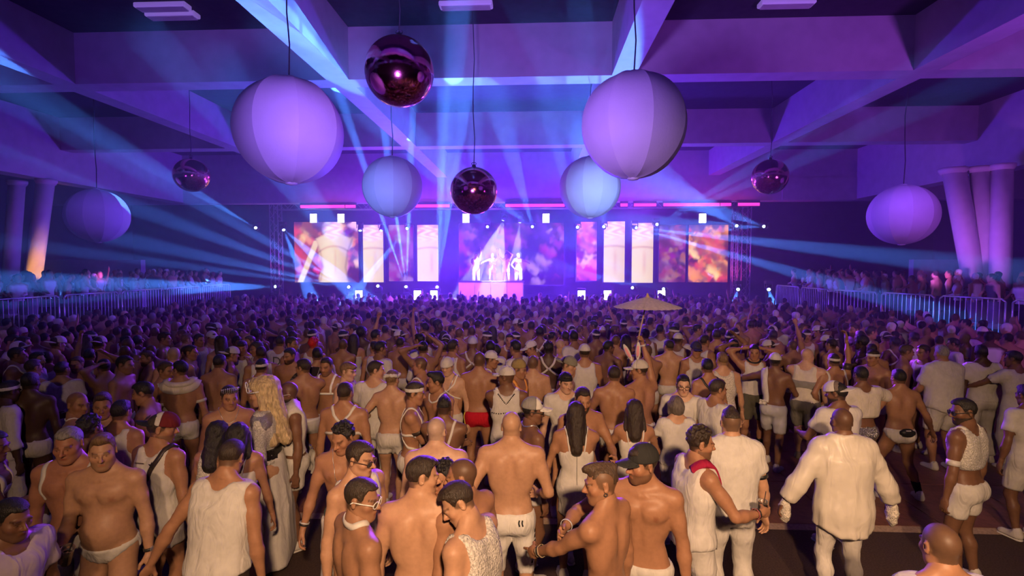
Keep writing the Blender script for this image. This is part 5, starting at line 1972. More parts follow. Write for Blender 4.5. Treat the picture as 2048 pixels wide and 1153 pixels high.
def towel(side=1, color=WHITE, width=0.20, front=0.72, back=0.80):
    def f(b, root, sc):
        s_ = side
        A = b.strap([(s_ * 0.10, 0.125, 1.05), (s_ * 0.10, 0.12, 1.30), (s_ * 0.11, 0.08, 1.47), (s_ * 0.12, 0.0, 1.53), (s_ * 0.11, -0.10, 1.42), (s_ * 0.10, -0.13, 1.25), (s_ * 0.10, -0.12, 1.05)], width, 0.02, 30)
        S = [A]
        for y, zz in ((0.155, back), (-0.155, front)):
            n = 10; V = []
            for k in range(n + 1):
                z = 1.08 + (zz - 1.08) * k / n
                wv = 0.012 * math.sin(k * 1.1)
                for j in range(7):
                    xx = s_ * 0.10 + (j / 6 - 0.5) * width * (1 + 0.1 * k / n)
                    V.append(b.up((xx, y + wv + 0.014 * math.sin(j * 2.1 + k * 0.3), z)))
            V = np.array(V); F = [(k * 7 + j, k * 7 + j + 1, (k + 1) * 7 + j + 1, (k + 1) * 7 + j) for k in range(n) for j in range(6)]
            n0 = len(V); V = np.concatenate([V, V + np.array([0, 0.008, 0])]); F = np.array(F + [tuple(q + n0 for q in f_[::-1]) for f_ in F])
            S.append((V, F))
        part('towel', merge(S), M_CLOTH, root, color, sc)
    return f


def tiara(color=(0.8, 0.8, 0.85)):
    def f(b, root, sc):
        bm = bmesh.new()
        tr = lambda p: Vector(tuple((b.headR @ np.array(p) + b.headC) * sc))
        for k in range(-5, 6):
            a = k * 0.22
            base = (0.085 * math.sin(a), -0.10 * math.cos(a) + 0.01, 0.075)
            tip = (0.090 * math.sin(a), -0.108 * math.cos(a) + 0.01, 0.105 + 0.035 * math.cos(a * 1.3))
            bm_tube(bm, tr(base), tr(tip), 0.006 * sc, 0.002 * sc, 5)
            r = bmesh.ops.create_icosphere(bm, subdivisions=1, radius=0.009 * sc)
            for v in r['verts']: v.co += tr(tip)
        o = from_bm('tiara', bm, M_STEEL, root, True); o.color = (*color, 1)
    return f


def eye_mask(color=(0.85, 0.85, 0.9)):
    """white loop headpiece over the brow"""
    def f(b, root, sc):
        bm = bmesh.new()
        tr = lambda p: Vector(tuple((b.headR @ np.array(p) + b.headC) * sc))
        for cx, cz, r in ((-0.035, 0.06, 0.028), (0.035, 0.06, 0.028), (0, 0.095, 0.030), (-0.045, 0.115, 0.024), (0.045, 0.115, 0.024)):
            pts = [tr((cx + r * math.cos(a), -0.118 + 0.02 * abs(cx) / 0.045, cz + r * math.sin(a))) for a in np.linspace(0, 2 * math.pi, 14)[:-1]]
            bm_path(bm, pts, 0.0055 * sc, 5, True)
        pts = [tr((0.105 * math.sin(a), -0.118 * math.cos(a) + 0.012, 0.035)) for a in np.linspace(-1.7, 1.7, 18)]
        bm_path(bm, pts, 0.006 * sc, 5)
        o = from_bm('headpiece', bm, M_STRAP, root, True); o.color = (*color, 1)
    return f


def bunny_ears():
    def f(b, root, sc):
        for q, lean in ((-1, 0.15), (1, -0.05)):
            bm = bmesh.new()
            prof = [(0.010, 0), (0.026, 0.06), (0.034, 0.12), (0.028, 0.18), (0.012, 0.225), (0.0, 0.235)]
            bm_lathe(bm, prof, 12)
            for v in bm.verts:
                v.co.x *= 0.35; v.co *= sc
            o = from_bm('bunny_ear', bm, M_CLOTH, root, True); o.color = (*WHITE, 1)
            p = b.to_head(np.array([0.02, q * 0.035 - 0.03, 0.130])) * sc
            o.location = p; o.rotation_euler = (Matrix(b.headR.tolist()) @ Matrix.Rotation(-q * 0.16 + lean, 3, 'X')).to_euler()
            bm = bmesh.new(); bm_lathe(bm, [(0.0, 0.03), (0.016, 0.07), (0.020, 0.12), (0.015, 0.17), (0.0, 0.20)], 10)
            for v in bm.verts:
                v.co.x = v.co.x * 0.3 + 0.007; v.co *= sc
            i_ = from_bm('inner_ear', bm, M_CLOTH, o, True); i_.color = (0.85, 0.35, 0.45, 1)
    return f


def tattoo_band(i, t, width=0.04):
    return armband(i, t, 0, width, (0.05, 0.035, 0.03), 'arm_tattoo')


def cuffs(color=BLACKC, i=0):
    def f(b, root, sc):
        c = part('studded_cuff', b.ring(i, 0.55, 1, 0.09, 0.004), M_STRAP, root, color, sc)
    return f


def bangles(i=0, n=3, color=SILVER):
    def f(b, root, sc):
        for k in range(n):
            part('bracelet', b.ring(i, 0.80 + 0.06 * k, 1, 0.012, 0.004), M_STRAP, root, color if k % 2 == 0 else BLACKC, sc)
    return f


def earring(q=-1):
    def f(b, root, sc):
        bm = bmesh.new()
        bm_path(bm, [Vector(tuple((b.headR @ np.array([q * 0.083, 0.006 + 0.010 * math.cos(a), -0.040 + 0.010 * math.sin(a)]) + b.headC) * sc)) for a in np.linspace(0, 2 * math.pi, 10)[:-1]], 0.003 * sc, 5, True)
        from_bm('earring', bm, M_METAL, root, True)
    return f


def frill(i):
    def f(b, root, sc):
        sp, e, wr, A = b.arm[i]
        g = b.g
        F = add_prims(g, g.new(), [ell(wr + np.array([0, 0, -0.085]), (0.045, 0.060, 0.12))], 0.02)
        F = F + 0.012 * np.sin(80 * b.z + 30 * b.x).astype(np.float32) * np.cos(60 * b.y)
        part('lace_cuff', surface(g, F), M_LACE, root, CREAM, sc)
    return f


def sequin_yoke(color=SILVER):
    def f(b, root, sc):
        F = b.Ft - 0.022
        for A in b.Fa: F = smin(F, np.maximum(A - 0.02, b.along(b.arm[0][0], b.arm[0][1]) * 0 + 0), 0.03)
        F = np.maximum(np.maximum(F, 1.36 - b.qz), b.qz - 1.515)
        for i in range(2):
            sp, e, wr, A = b.arm[i]
            F = np.maximum(F, (b.along(sp, e) - 0.42) * 0.3)
        part('sequin_yoke', surface(b.g, F), M_SEQUIN, root, color, sc)
    return f


def wide_belt(z0=1.05, z1=1.15, color=(0.05, 0.045, 0.05), m=None):
    def f(b, root, sc):
        F = np.maximum(np.maximum(b.Ft - 0.030, z0 - b.qz), b.qz - z1)
        part('belt', surface(b.g, F), m or M_SEQUIN, root, color, sc)
    return f


def belly_pack(back=True):
    def f(b, root, sc):
        y = 0.165 if back else -0.15
        part('waist_pack', b.pouch((0, y, 0.985), (0.105, 0.045, 0.060)), M_STRAP, root, BLACKC, sc)
        p = np.array([0.02, y + (0.046 if back else -0.046), 0.985])
        bm = bmesh.new(); bm_box(bm, (p[0] - 0.03, p[1] - 0.003, p[2] - 0.006), (p[0] + 0.03, p[1] + 0.004, p[2] + 0.006))
        o = from_bm('zip_tag', bm, M_STRAP, root); o.color = (*WHITE, 1); o.scale = (sc, sc, sc)
    return f


def socks(color=BLACKC, top=0.28):
    def f(b, root, sc):
        for i in range(2):
            F = np.maximum(b.Fl[i] - 0.006, b.z - top)
            part('sock', surface(b.g, F), M_CLOTH, root, color, sc)
    return f


def hood(color=CREAM):
    """shiny cowl collar lying on the shoulders"""
    def f(b, root, sc):
        pts = [(0.17 * math.sin(a), 0.02 - 0.125 * math.cos(a), 1.50 - 0.06 * (0.5 - 0.5 * math.cos(a))) for a in np.linspace(0, 2 * math.pi, 21)]
        pts2 = [(0.15 * math.sin(a), 0.02 - 0.120 * math.cos(a), 1.53 - 0.03 * (0.5 - 0.5 * math.cos(a))) for a in np.linspace(0, 2 * math.pi, 21)]
        part('cowl_collar', merge([b.strap(pts, 0.12, 0.022, 44), b.strap(pts2, 0.06, 0.04, 44)]), M_SATIN, root, color, sc)
    return f


def side_print(color=(0.36, 0.015, 0.06)):
    """coloured panel down the side of a vest"""
    def f(b, root, sc):
        w = b.w
        S = [b.strap([(-0.09 * w, 0.10, 1.49), (-0.12 * w, 0.0, 1.53), (-0.115 * w, -0.09, 1.43), (-0.10 * w, -0.13, 1.30), (-0.10 * w, -0.13, 1.15), (-0.10 * w, -0.13, 1.0)], 0.06, 0.030, 28)]
        part('side_print', merge(S), M_CLOTH, root, color, sc)
    return f


def stubble_line():
    return lambda b, root, sc: None


# ---- far left
P(26, 1000, 85, 'man in pale shirt at the bottom left corner, profile turned right', 80, 10, H=1.72, skin='brown', hair=('crop', 'black'), clothes=[TEE((0.5, 0.42, 0.5)), PANTS()], beard=0.3)
P(-14, 862, 120, 'man cut off by the left edge with a lace shoulder band', 110, H=1.78, skin='brown', hair=('crop', 'black'), clothes=[PANTS()], extras=[harness('front', CREAM, 0.05)], arms=('down', 'fold'))
P(134, 857, 12, 'sunburnt older man with a white shoulder strap harness and wristwatch', 20, H=1.86, skin=(0.42, 0.19, 0.12), hair=('short', 'grey'), face='w', clothes=[SHORT(t=0.3)], extras=[harness('one'), watch(1)], arms=('down', 'down'), w=1.06, beard=0.15)
P(203, 871, 8, 'bearded fair man in white bikini briefs holding a goblet', 34, 4, H=1.82, skin='fair', hair=('quiff', 'light'), beard=0.45, face='w', clothes=[BRIEF(off=0.009, cut=0.75, waist=1.005)], fat=0.42, musc=0.4, w=1.08,
  arms=('down', (0.12, -0.30, 1.10)), hands=(None, 'grip'), extras=[watch(0), held_cup(1, (0.35, -0.2, 0.9), 0.14, 'clear goblet held by the man in white briefs')])
cap_man = P(326, 828, 168, 'man in backwards maroon and white trucker cap, star vest and dark backpack strap', 118, H=1.82, skin='tan', hair=('crop', 'dark'), beard=0.5, clothes=[TANK(), SHORT(t=0.24, off=0.016)],
            hat=('trucker', WHITE, 180, {'crown_mesh': MAROON, 'brim': BLACKC}), arms=('down', 'down'),
            extras=[on_head('PAPA', 0.050, 172, 20, BLACKC), star(-0.075, 1.41, 0.034, BLACKC), on_torso('▬▬▬', 0.028, 0.055, 1.42, True, (0.12, 0.10, 0.08)), lambda b, r, sc: part('pack_strap', b.strap([(-0.13, -0.05, 1.52), (-0.11, 0.09, 1.45), (-0.02, 0.15, 1.30), (0.10, 0.14, 1.12)], 0.035, 0.020), M_STRAP, r, (0.04, 0.03, 0.03), sc)])
P(61, 745, 200, 'dark skinned man seen from behind with a white glove and striped white shorts', 200, H=1.82, skin='dark', hair=('crop', 'black'), clothes=[SHORT(t=0.12)], arms=('fold', 'down'), extras=[stripes(0.05, 0.90), armband(0, 0.95, 1, 0.09, WHITE, 'glove')])
P(20, 762, 150, 'man at the left edge wearing a white bandana and open white shirt', 170, H=1.76, skin='dark', hair=('short', 'black'), hat=('headband', WHITE), clothes=[G('shirt', sleeve=1.4, hem=0.9), PANTS()])
P(157, 785, 130, 'shaven headed man with a white bead choker behind the sunburnt man', 80, H=1.80, skin='tan', hair=('shaved', 'dark'), clothes=[SHORT()], extras=[neckband((0.8, 0.76, 0.7), 1.525, 0.012, 0.03, 'choker')])
P(204, 788, 25, 'man with swept brown hair looking over the group at left', 35, H=1.79, skin='tan', hair=('quiff', 'brown'), clothes=[SHORT()], extras=[])
P(243, 801, 178, 'man with wet black hair from behind, lettered shoulder strap and white singlet', 190, H=1.76, skin='tan', hair=('short', 'black'), clothes=[TANK(), SHORT()], extras=[on_torso('CZ BOOBS', 0.026, 0.03, 1.47, True, BLACKC, 0.02)])
P(181, 832, 172, 'dark curly haired man from behind between the two men facing the camera', 180, H=1.76, skin='brown', hair=('curly', 'black'), clothes=[SHORT()], extras=[harness('x')])
P(281, 765, -70, 'man with thick black hair bending towards the left group', -75, 14, H=1.80, skin='tan', hair=('short', 'black'), clothes=[SHORT()], arms=('chest', 'down'))
P(333, 724, 80, 'brown haired man face to face with the man in the silver cowl', 85, H=1.80, skin='tan', hair=('short', 'brown'), clothes=[TANK(), SHORT()])
P(360, 722, -155, 'man in a shiny silver cowl collar with white armbands', -110, H=1.82, skin='tan', hair=('short', 'black'), clothes=[SHORT(t=0.18)], extras=[hood(), armband(0, 0.62), armband(1, 0.62)], arms=('down', 'down'))
P(440, 709, 180, 'bare backed dark haired man in white shorts beside the silver cowl', 185, H=1.80, skin='olive', hair=('crop', 'black'), clothes=[SHORT()], w=1.05)
P(458, 773, 30, 'smiling man with a sparkling tiara on short dark hair', 45, H=1.80, skin='tan', hair=('short', 'dark'), clothes=[SHORT()], extras=[tiara(), necklace((0.8, 0.8, 0.8), 0.06)])
P(251, 712, 105, 'stocky tanned man turned right in the shade at left', 100, H=1.84, skin='olive', hair=('crop', 'black'), clothes=[SHORT()], w=1.1, fat=0.2)
P(440, 842, 178, 'woman with long black curls and a white lace blouse', 185, H=1.70, sex='f', skin='tan', hair=('wavy', 'black'), clothes=[G('shirt', WHITE, M_LACE, sleeve=0.0, hem=0.86, flare=0.02), SHORT()])
P(478, 845, -170, 'woman with loose black hair beside the lace blouse', -160, H=1.70, sex='f', skin='tan', hair=('wavy', 'black'), clothes=[G('dress', WHITE)], extras=[shoulder_straps()])
P(470, 880, 172, 'man in a loose cut off white T-shirt with dark patterned trousers, head bowed', 188, 22, H=1.84, skin='tan', hair=('crop', 'dark'), clothes=[G('vest', WHITE, hem=0.90, arm_hole=0.195, neck=0.08, off=0.016, boxy=0.205), PANTS((0.06, 0.045, 0.035), M_SATIN)], arms=('away', 'down'), w=1.06, lean=10)
P(520, 762, -78, 'drag performer in a long blonde wig, sequined shoulders and floor length white gown', -82, H=1.90, sex='f', skin='fair', hair=('wig', 'blonde'), clothes=[G('shirt', WHITE, M_LACE, sleeve=1.9, hem=1.0, neck=0.07), G('skirt', WHITE)],
  extras=[sequin_yoke(), wide_belt(), eye_mask()], arms=('down', 'cuplow'), w=1.15, shoes=False)
# ---- left of centre
P(573, 765, -55, 'bearded bald man with jewelled glasses and a white towel over his shoulder', -70, H=1.82, skin='brown', hair=('shaved', 'black'), beard=0.95, clothes=[SHORT(t=0.3, flare=0.02)], extras=[glasses((0.6, 0.55, 0.5)), towel(1), necklace()], fat=0.2)
fan_man = P(606, 718, -150, 'tanned man from behind holding an open dark fan, white waistband', -110, H=1.82, skin='tan', hair=('crop', 'dark'), clothes=[SHORT(t=0.14)], extras=[waistband(z=0.99)], arms=('hip', 'front'), w=1.06)
P(652, 716, 0, 'laughing man in a white square chest harness facing the camera', -5, H=1.80, skin='tan', hair=('short', 'dark'), beard=0.45, clothes=[SHORT()], extras=[harness('front', (0.95, 0.95, 0.95), 0.03)])
P(697, 725, 85, 'sandy haired man in profile facing right in a mesh singlet', 80, H=1.80, skin='pale', hair=('fringe', 'light'), clothes=[TANK(WHITE, M_LACE), SHORT()])
P(691, 765, 180, 'man with a faded haircut and white Y shaped back harness', 176, H=1.80, skin='tan', hair=('crop', 'dark'), clothes=[SHORT()], extras=[harness('y', WHITE, 0.030)], w=1.06)
P(753, 722, 176, 'man in white T-shirt and white jeans from behind, head turned right', 110, H=1.84, skin='fair', hair=('crop', 'dark'), clothes=[TEE(hem=0.88), PANTS()], arms=('down', 'chest'))
P(785, 741, 180, 'slim man with a white feather crown, bare back and white running shorts', 170, H=1.76, skin='fair', hair=('short', 'light'), hat=('wreath', WHITE), clothes=[SHORT(t=0.2, flare=0.02)], arms=((0.30, -0.16, 1.18), 'down'), hands=('grip', None), feet='narrow',
  extras=[held_cup(0, lab='clear plastic cup held by the man with the feather crown')], musc=0.4)
P(681, 850, 4, 'young man with black curls looking down, thin necklace and green waistband', -18, 18, H=1.78, skin='tan', hair=('curly', 'black'), clothes=[PANTS(off=0.022, waist=0.98)], extras=[necklace((0.3, 0.25, 0.2), 0.24, 0.004), waistband((0.05, 0.12, 0.10), 1.01, 0.045, 0.010), bangles(1, 2)], arms=('loose', 'loose'), musc=0.45)
P(722, 885, 62, 'man with slicked hair and dark sunglasses in a white singlet', 76, H=1.80, skin='fair', hair=('slick', 'dark'), clothes=[TANK(), PANTS()], extras=[glasses((0.10, 0.05, 0.04))], face='n')
P(727, 958, 130, 'man with white framed sunglasses and a white band round his neck', 84, H=1.80, skin='olive', hair=('crop', 'dark'), clothes=[PANTS()], extras=[glasses((0.85, 0.83, 0.8)), neckband(WHITE, 1.535, 0.035, -0.01)], w=1.05)
P(848, 914, 183, 'bare backed man with short brown hair leaning towards the huddle', 112, 10, H=1.84, skin='fair', hair=('short', 'dark'), clothes=[PANTS()], w=1.06, lean=6, arms=('down', 'cuplow'))
P(884, 925, -20, 'dark curly haired man half hidden in the middle of the huddle', -30, H=1.72, skin='tan', hair=('curly', 'black'), clothes=[PANTS()])
P(920, 918, -125, 'buzz cut man with a bare shoulder on the right of the huddle', -92, H=1.80, skin='tan', hair=('buzz', 'dark'), clothes=[PANTS()], beard=0.3, w=1.06)
P(896, 971, -115, 'man in a white lace vest bending over his drink in the foreground', -75, 26, H=1.80, skin='fair', hair=('short', 'dark'), clothes=[G('vest', WHITE, M_LACE, neck=0.10, arm_hole=0.155), PANTS()], arms=('down', (0.10, -0.40, 1.08)), hands=(None, 'grip'), lean=12,
  extras=[held_cup(1, lab='plastic tumbler of iced drink held low in the foreground huddle')])
P(874, 834, 186, 'bald man with pale bare shoulders behind the huddle', 170, H=1.80, skin='pale', hair=('shaved', 'grey'), clothes=[SHORT()], fat=0.2, w=1.06)
P(832, 765, 100, 'man in white printed headband and body harness with an arm tattoo', 95, H=1.80, skin='tan', hair=('short', 'dark'), hat=('headband', WHITE), clothes=[SHORT()], extras=[harness('side', WHITE, 0.026), tattoo_band(1, 0.55)], arms=('fold', 'fold'))
P(870, 745, -35, 'man with a tall black quiff and white neck strap', -75, H=1.78, skin='tan', hair=('quiff', 'black'), clothes=[SHORT()], extras=[neckband(WHITE, 1.52, 0.02, 0.10)], arms=('cup', 'down'))
P(895, 716, -8, 'man in backwards white cap and white chain top', -15, H=1.80, skin='pale', hair=('crop', 'black'), hat=('cap', WHITE, 180), clothes=[SHORT()], extras=[harness('x', (0.85, 0.82, 0.8), 0.018), necklace((0.9, 0.9, 0.9), 0.2, 0.014)], arms=('down', 'belt'))
P(889, 792, 178, 'man with a black faux hawk and crossed white straps on his back', 182, H=1.74, skin='brown', hair=('hawk', 'black'), clothes=[SHORT()], extras=[harness('side', WHITE, 0.026)], arms=('fold', 'fold'))
P(838, 714, -110, 'buzz cut man in profile facing left with a white shoulder strap', -90, H=1.82, skin='tan', hair=('buzz', 'dark'), clothes=[SHORT()], extras=[harness('one', WHITE, 0.03)])
# ---- centre
P(959, 704, 180, 'tall bare backed man in bright red shorts', 184, H=1.87, skin='tan', hair=('buzz', 'dark'), clothes=[SHORT(RED, t=0.15)], arms=('down', 'down'), w=1.02, extras=[lambda b, r, sc: part('side_stripes', ribbon(b.g, b.F, [np.array([0.165, 0.03, 0.99]), np.array([0.175, 0.03, 0.90]), np.array([0.18, 0.02, 0.82])], 0.02, 0.016, 12), M_STRAP, r, (0.8, 0.6, 0.1), sc)])
P(1012, 735, 180, 'man in white cap and white singlet with a studded white back harness', -120, H=1.82, skin='brown', hair=('shaved', 'black'), hat=('cap', WHITE), clothes=[TANK(), SHORT()], extras=[harness('y', (0.9, 0.88, 0.85), 0.036), studs([(0, 0.17, 1.37), (0.10, 0.14, 1.50)]), studs([(0, 0.17, 1.37), (-0.10, 0.14, 1.50)]), studs([(-0.16, 0.10, 1.265), (0.16, 0.10, 1.265)], 14), armband(0, 0.62), armband(1, 0.62)], w=1.06, arms=('fold', 'down'))
P(1023, 823, 180, 'bald man with a broad bare back in knee length white tights', 180, 4, H=1.86, skin='fair', hair=('bald', 'grey'), clothes=[G('leggings', (0.80, 0.78, 0.76), t=0.55, off=0.007, waist=1.015)], w=1.10, musc=0.7, fat=0.1,
  arms=((0.29, -0.07, 0.98), (0.22, -0.20, 1.06)), extras=[stripes(-0.10, 0.965, h=0.05, n=2, slant=0.008, iso=0.012), lambda b, r, sc: part('seam', ribbon(b.g, b.F, [np.array([0, 0.15, 1.01]), np.array([0, 0.17, 0.95]), np.array([0, 0.15, 0.87])], 0.008, 0.010, 14), M_STRAP, r, (0.9, 0.88, 0.85), sc),
  lambda b, r, sc: part('side_lettering', merge([ribbon(b.g, b.F, [np.array([-0.19 + 0.0 * k, 0.02, 0.86 - 0.045 * k]), np.array([-0.19, 0.02, 0.835 - 0.045 * k])], 0.02, 0.010, 4) for k in range(7)]), M_STRAP, r, BLACKC, sc)])
P(1068, 798, 115, 'man in a silver mesh cap with chains hanging beside his face', 95, H=1.78, skin='brown', hair=('crop', 'black'), hat=('trucker', (0.75, 0.72, 0.68), 0, {'crown_mesh': GREYC}), clothes=[SHORT()], extras=[glasses((0.05, 0.05, 0.05)), necklace((0.9, 0.9, 0.9), 0.12, 0.012)])
P(1132, 746, 8, 'young man in a plain white T-shirt with a dark cap facing the camera', 22, H=1.78, skin='pale', hair=('short', 'black'), hat=('headband', BLACKC), clothes=[TEE(), SHORT()], face='n', arms=('down', 'down'))
P(1167, 777, 18, 'dark bearded bare chested man behind the woman in the fitted dress', 10, 12, H=1.82, skin='tan', hair=('short', 'dark'), beard=0.95, clothes=[SHORT()], arms=('cup', 'down'))
P(1152, 803, 180, 'woman with long straight dark hair in a short fitted white dress', 178, H=1.76, sex='f', skin='tan', hair=('long', 'dark'), clothes=[G('dress', WHITE, top_z=1.33, hem=0.70, flare=0.012)], extras=[shoulder_straps(), cuffs(BLACKC, 0), bangles(0, 2, WHITE),
  lambda b, r, sc: part('zip', b.strap([(0, 0.13, 1.325), (0, 0.14, 1.22), (0, 0.13, 1.10), (0, 0.15, 1.0)], 0.008, 0.020, 16), M_STRAP, r, GREYC, sc)], arms=((0.30, -0.10, 0.92), 'fold'), w=1.05)
P(1268, 799, 176, 'woman with wavy dark hair in a loose white slip dress', 178, H=1.68, sex='f', skin='tan', hair=('wavy', 'dark'), clothes=[G('dress', WHITE, hem=0.74, flare=0.05)], extras=[shoulder_straps()], arms=('cup', 'cup'))
P(1169, 690, 182, 'man in white singlet and upturned white cap seen from behind', 180, H=1.84, skin='tan', hair=('crop', 'dark'), hat=('cap', WHITE, 0), clothes=[TANK(), SHORT()], w=1.05)
P(1138, 714, 75, 'man with a backwards camouflage cap looking right', 70, H=1.80, skin='fair', hair=('crop', 'dark'), hat=('cap', (0.25, 0.24, 0.18), 180), clothes=[SHORT()])
P(1228, 732, 180, 'bare backed man with a high fade haircut beside the bunny cap', 176, H=1.80, skin='tan', hair=('crop', 'dark'), clothes=[SHORT()], w=1.06, arms=('cup', 'cup'))
bunny = P(1277, 722, -150, 'man in a white cap with rabbit ears raising a parasol', -110, H=1.84, skin='tan', hair=('crop', 'dark'), hat=('trucker', WHITE, 0, {'crown_mesh': (0.6, 0.56, 0.52)}), clothes=[SHORT(t=0.3)], extras=[bunny_ears(), on_head('W.A', 0.045, 0, 20, BLACKC), watch(1, WHITE)], arms=('cup', (0.10, -0.10, 2.12)), hands=(None, 'fist'), w=1.06)
P(1199, 929, -128, 'man with an undercut and ear tunnel pointing left in the foreground', -86, H=1.82, skin='tan', hair=('hawk', 'brown'), clothes=[PANTS()], beard=0.3, arms=((0.10, -0.52, 1.10), 'down'), hands=('point', None), extras=[earring(1), earring(-1), bangles(0, 3, (0.4, 0.3, 0.2))], w=1.0)
P(1284, 893, -22, 'muscular bearded man in a black cap resting a hand on a shoulder', -68, 6, H=1.84, skin='tan', hair=('short', 'dark'), beard=0.6, hat=('cap', (0.035, 0.035, 0.035)), clothes=[PANTS(waist=0.99)], musc=0.95, w=1.06, arms=('down', (0.44, -0.36, 1.30)), extras=[bangles(1, 1)])
# ---- right of centre
P(1351, 791, 182, 'woman with a grey streaked bob in a white playsuit', 190, H=1.64, sex='f', skin='fair', hair=('bob', (0.16, 0.13, 0.11)), clothes=[TEE(sleeve=0.5, hem=0.98, flare=0.02), G('short_skirt', WHITE, top_z=1.02, hem=0.76, flare=0.03)], arms=('cup', 'down'), extras=[held_cup(0, lab='plastic cup held by the woman with the bob')])
P(1367, 751, -12, 'young man with round glasses and a white T-shirt', -8, H=1.76, skin='pale', hair=('short', 'black'), clothes=[TEE(), SHORT()], extras=[glasses((0.03, 0.03, 0.03), False)], face='n')
P(1437, 759, 118, 'man in a white T-shirt with his face turned right', 105, H=1.76, skin='olive', hair=('crop', 'dark'), clothes=[TEE(), SHORT()], fat=0.2)
P(1404, 856, 104, 'bearded man in a cut off white shirt with red side print holding a drink', 92, H=1.80, skin='tan', hair=('curly', 'dark'), beard=0.55, clothes=[G('vest', WHITE, hem=0.86, arm_hole=0.165, neck=0.085, off=0.016, boxy=0.195), PANTS()], arms=('down', (0.24, -0.40, 1.20)), hands=(None, 'grip'),
  extras=[side_print(), bangles(1, 2, (0.35, 0.1, 0.1)), held_cup(1, lab='dark iced drink held by the bearded man with red print', straw=True)], w=1.05)
P(1461, 817, 178, 'man with a topknot undercut in a white short sleeved shirt and white trousers', 172, H=1.84, skin='fair', hair=('bun', 'dark'), clothes=[G('shirt', WHITE, sleeve=0.62, hem=0.90, collar=True, off=0.016, boxy=0.200), PANTS()], arms=('cup', 'down'), extras=[armband(1, 0.70, 0, 0.03, BLACKC)], w=1.03)
P(1414, 718, -165, 'man with a dark leather chest strap from behind', 175, H=1.78, skin='tan', hair=('short', 'black'), clothes=[SHORT()], extras=[harness('x', (0.03, 0.03, 0.03), 0.03)])
P(1444, 705, 178, 'man with bleached hair in a finely striped singlet', 184, H=1.80, skin='fair', hair=('short', 'light'), clothes=[TANK(CREAM, M_LACE), SHORT()])
P(1509, 690, -8, 'man in white singlet and dark shorts with both hands behind his head', -20, H=1.80, skin='tan', hair=('short', 'black'), clothes=[TANK(), KNEE(OLIVE)], arms=('headback', 'headback'), extras=[neckband(BLACKC, 1.525, 0.03, 0.02, 'bow_tie'), socks(BLACKC, 0.30)], shoes=(0.05, 0.05, 0.05))
P(1551, 708, 140, 'dancer in shiny silver shorts, white cap and white trainers', 150, H=1.74, skin='brown', hair=('crop', 'black'), hat=('cap', WHITE, 0), clothes=[KNEE(SILVER, M_SATIN, off=0.010)], arms=('dance', 'cup'), feet='step', extras=[towel(1, WHITE, 0.1, 1.0, 1.0)])
P(1616, 697, 140, 'heavy pink skinned bald man in a grey banded white singlet and grey shorts', 112, H=1.80, skin='pale', hair=('bald', 'grey'), clothes=[TANK(CREAM), KNEE((0.20, 0.19, 0.17))], fat=0.65, w=1.1, arms=('front', 'down'), feet='step', shoes=(0.25, 0.2, 0.18), extras=[lambda b, r, sc: part('grey_band', surface(b.g, np.maximum(np.maximum(np.minimum(b.Ft, b.Fd) - 0.022, 1.17 - b.qz), b.qz - 1.31)), M_CLOTH, r, GREYC, sc)])
P(1672, 765, -168, 'bearded man in a white cut out cap and white T-shirt', -140, H=1.80, skin='brown', hair=('short', 'black'), beard=0.9, hat=('trucker', WHITE, 180, {'crown_mesh': WHITE, 'crown_front': (0.2, 0.16, 0.14)}), clothes=[TEE(off=0.018), SHORT()], fat=0.25, arms=('cup', 'cup'))
P(1683, 816, 180, 'shaven headed man in a long ivory satin shirt and white tights', 178, H=1.82, skin='brown', hair=('shaved', 'black'), clothes=[G('shirt', CREAM, M_SATIN, sleeve=1.85, hem=0.72, collar=True, off=0.022, soff=0.024, boxy=0.225), LEGG((0.7, 0.66, 0.62))], arms=('sidelow', 'sidelow'), extras=[frill(0), frill(1)], w=1.04)
P(1667, 708, -178, 'man with a white headscarf raising a tattooed arm', 175, H=1.74, skin='tan', hair=('short', 'dark'), hat=('headband', WHITE), clothes=[SHORT()], arms=('hip', (0.22, -0.05, 2.05)), extras=[tattoo_band(1, 0.5, 0.10), harness('one', WHITE)])
P(1721, 733, -170, 'man with a white shawl over his shoulders and a silver skirt', 178, H=1.76, skin='brown', hair=('crop', 'black'), clothes=[G('crop_top', CREAM, sleeve=0.8, hem=1.13, flare=0.04, off=0.03, soff=0.03), SHORT(SILVER, M_SEQUIN, t=0.2)], arms=('cup', 'dance'))
P(1797, 739, 178, 'bare backed man in white briefs with a black waist pack, legs apart', 172, H=1.76, skin='olive', hair=('short', 'black'), clothes=[BRIEF(waist=1.02, cut=0.7)], crouch=0.05, feet='wide', arms=((0.42, -0.12, 1.02), 'sidelow'), extras=[belly_pack(), socks(BLACKC, 0.26)], shoes=(0.7, 0.68, 0.66), musc=0.8)
P(1883, 691, 184, 'large man in a loose white button shirt from behind', 176, H=1.88, skin='tan', hair=('short', 'grey'), clothes=[G('shirt', WHITE, sleeve=0.75, hem=0.86, off=0.022, collar=True, boxy=0.245), KNEE()], fat=0.7, w=1.12, arms=('cuplow', 'cuplow'))
P(1925, 798, -152, 'bearded man with glasses, cropped mesh vest, harness and white armbands', -98, H=1.80, skin='brown', hair=('short', 'black'), beard=0.9, clothes=[G('crop_top', WHITE, M_LACE, hem=1.14, arm_hole=0.165), SHORT(t=0.3)], extras=[glasses((0.03, 0.03, 0.03)), harness('y', WHITE, 0.032), armband(0, 0.75, 0, 0.05), armband(1, 0.75, 0, 0.05)], arms=('down', 'down'), w=1.05)
P(1962, 690, 178, 'dark skinned man in white T-shirt and wide white trousers with an arm out', 150, H=1.84, skin='dark', hair=('crop', 'black'), clothes=[TEE(off=0.02), PANTS(flare=0.03)], arms=('down', 'reach'), w=1.05)
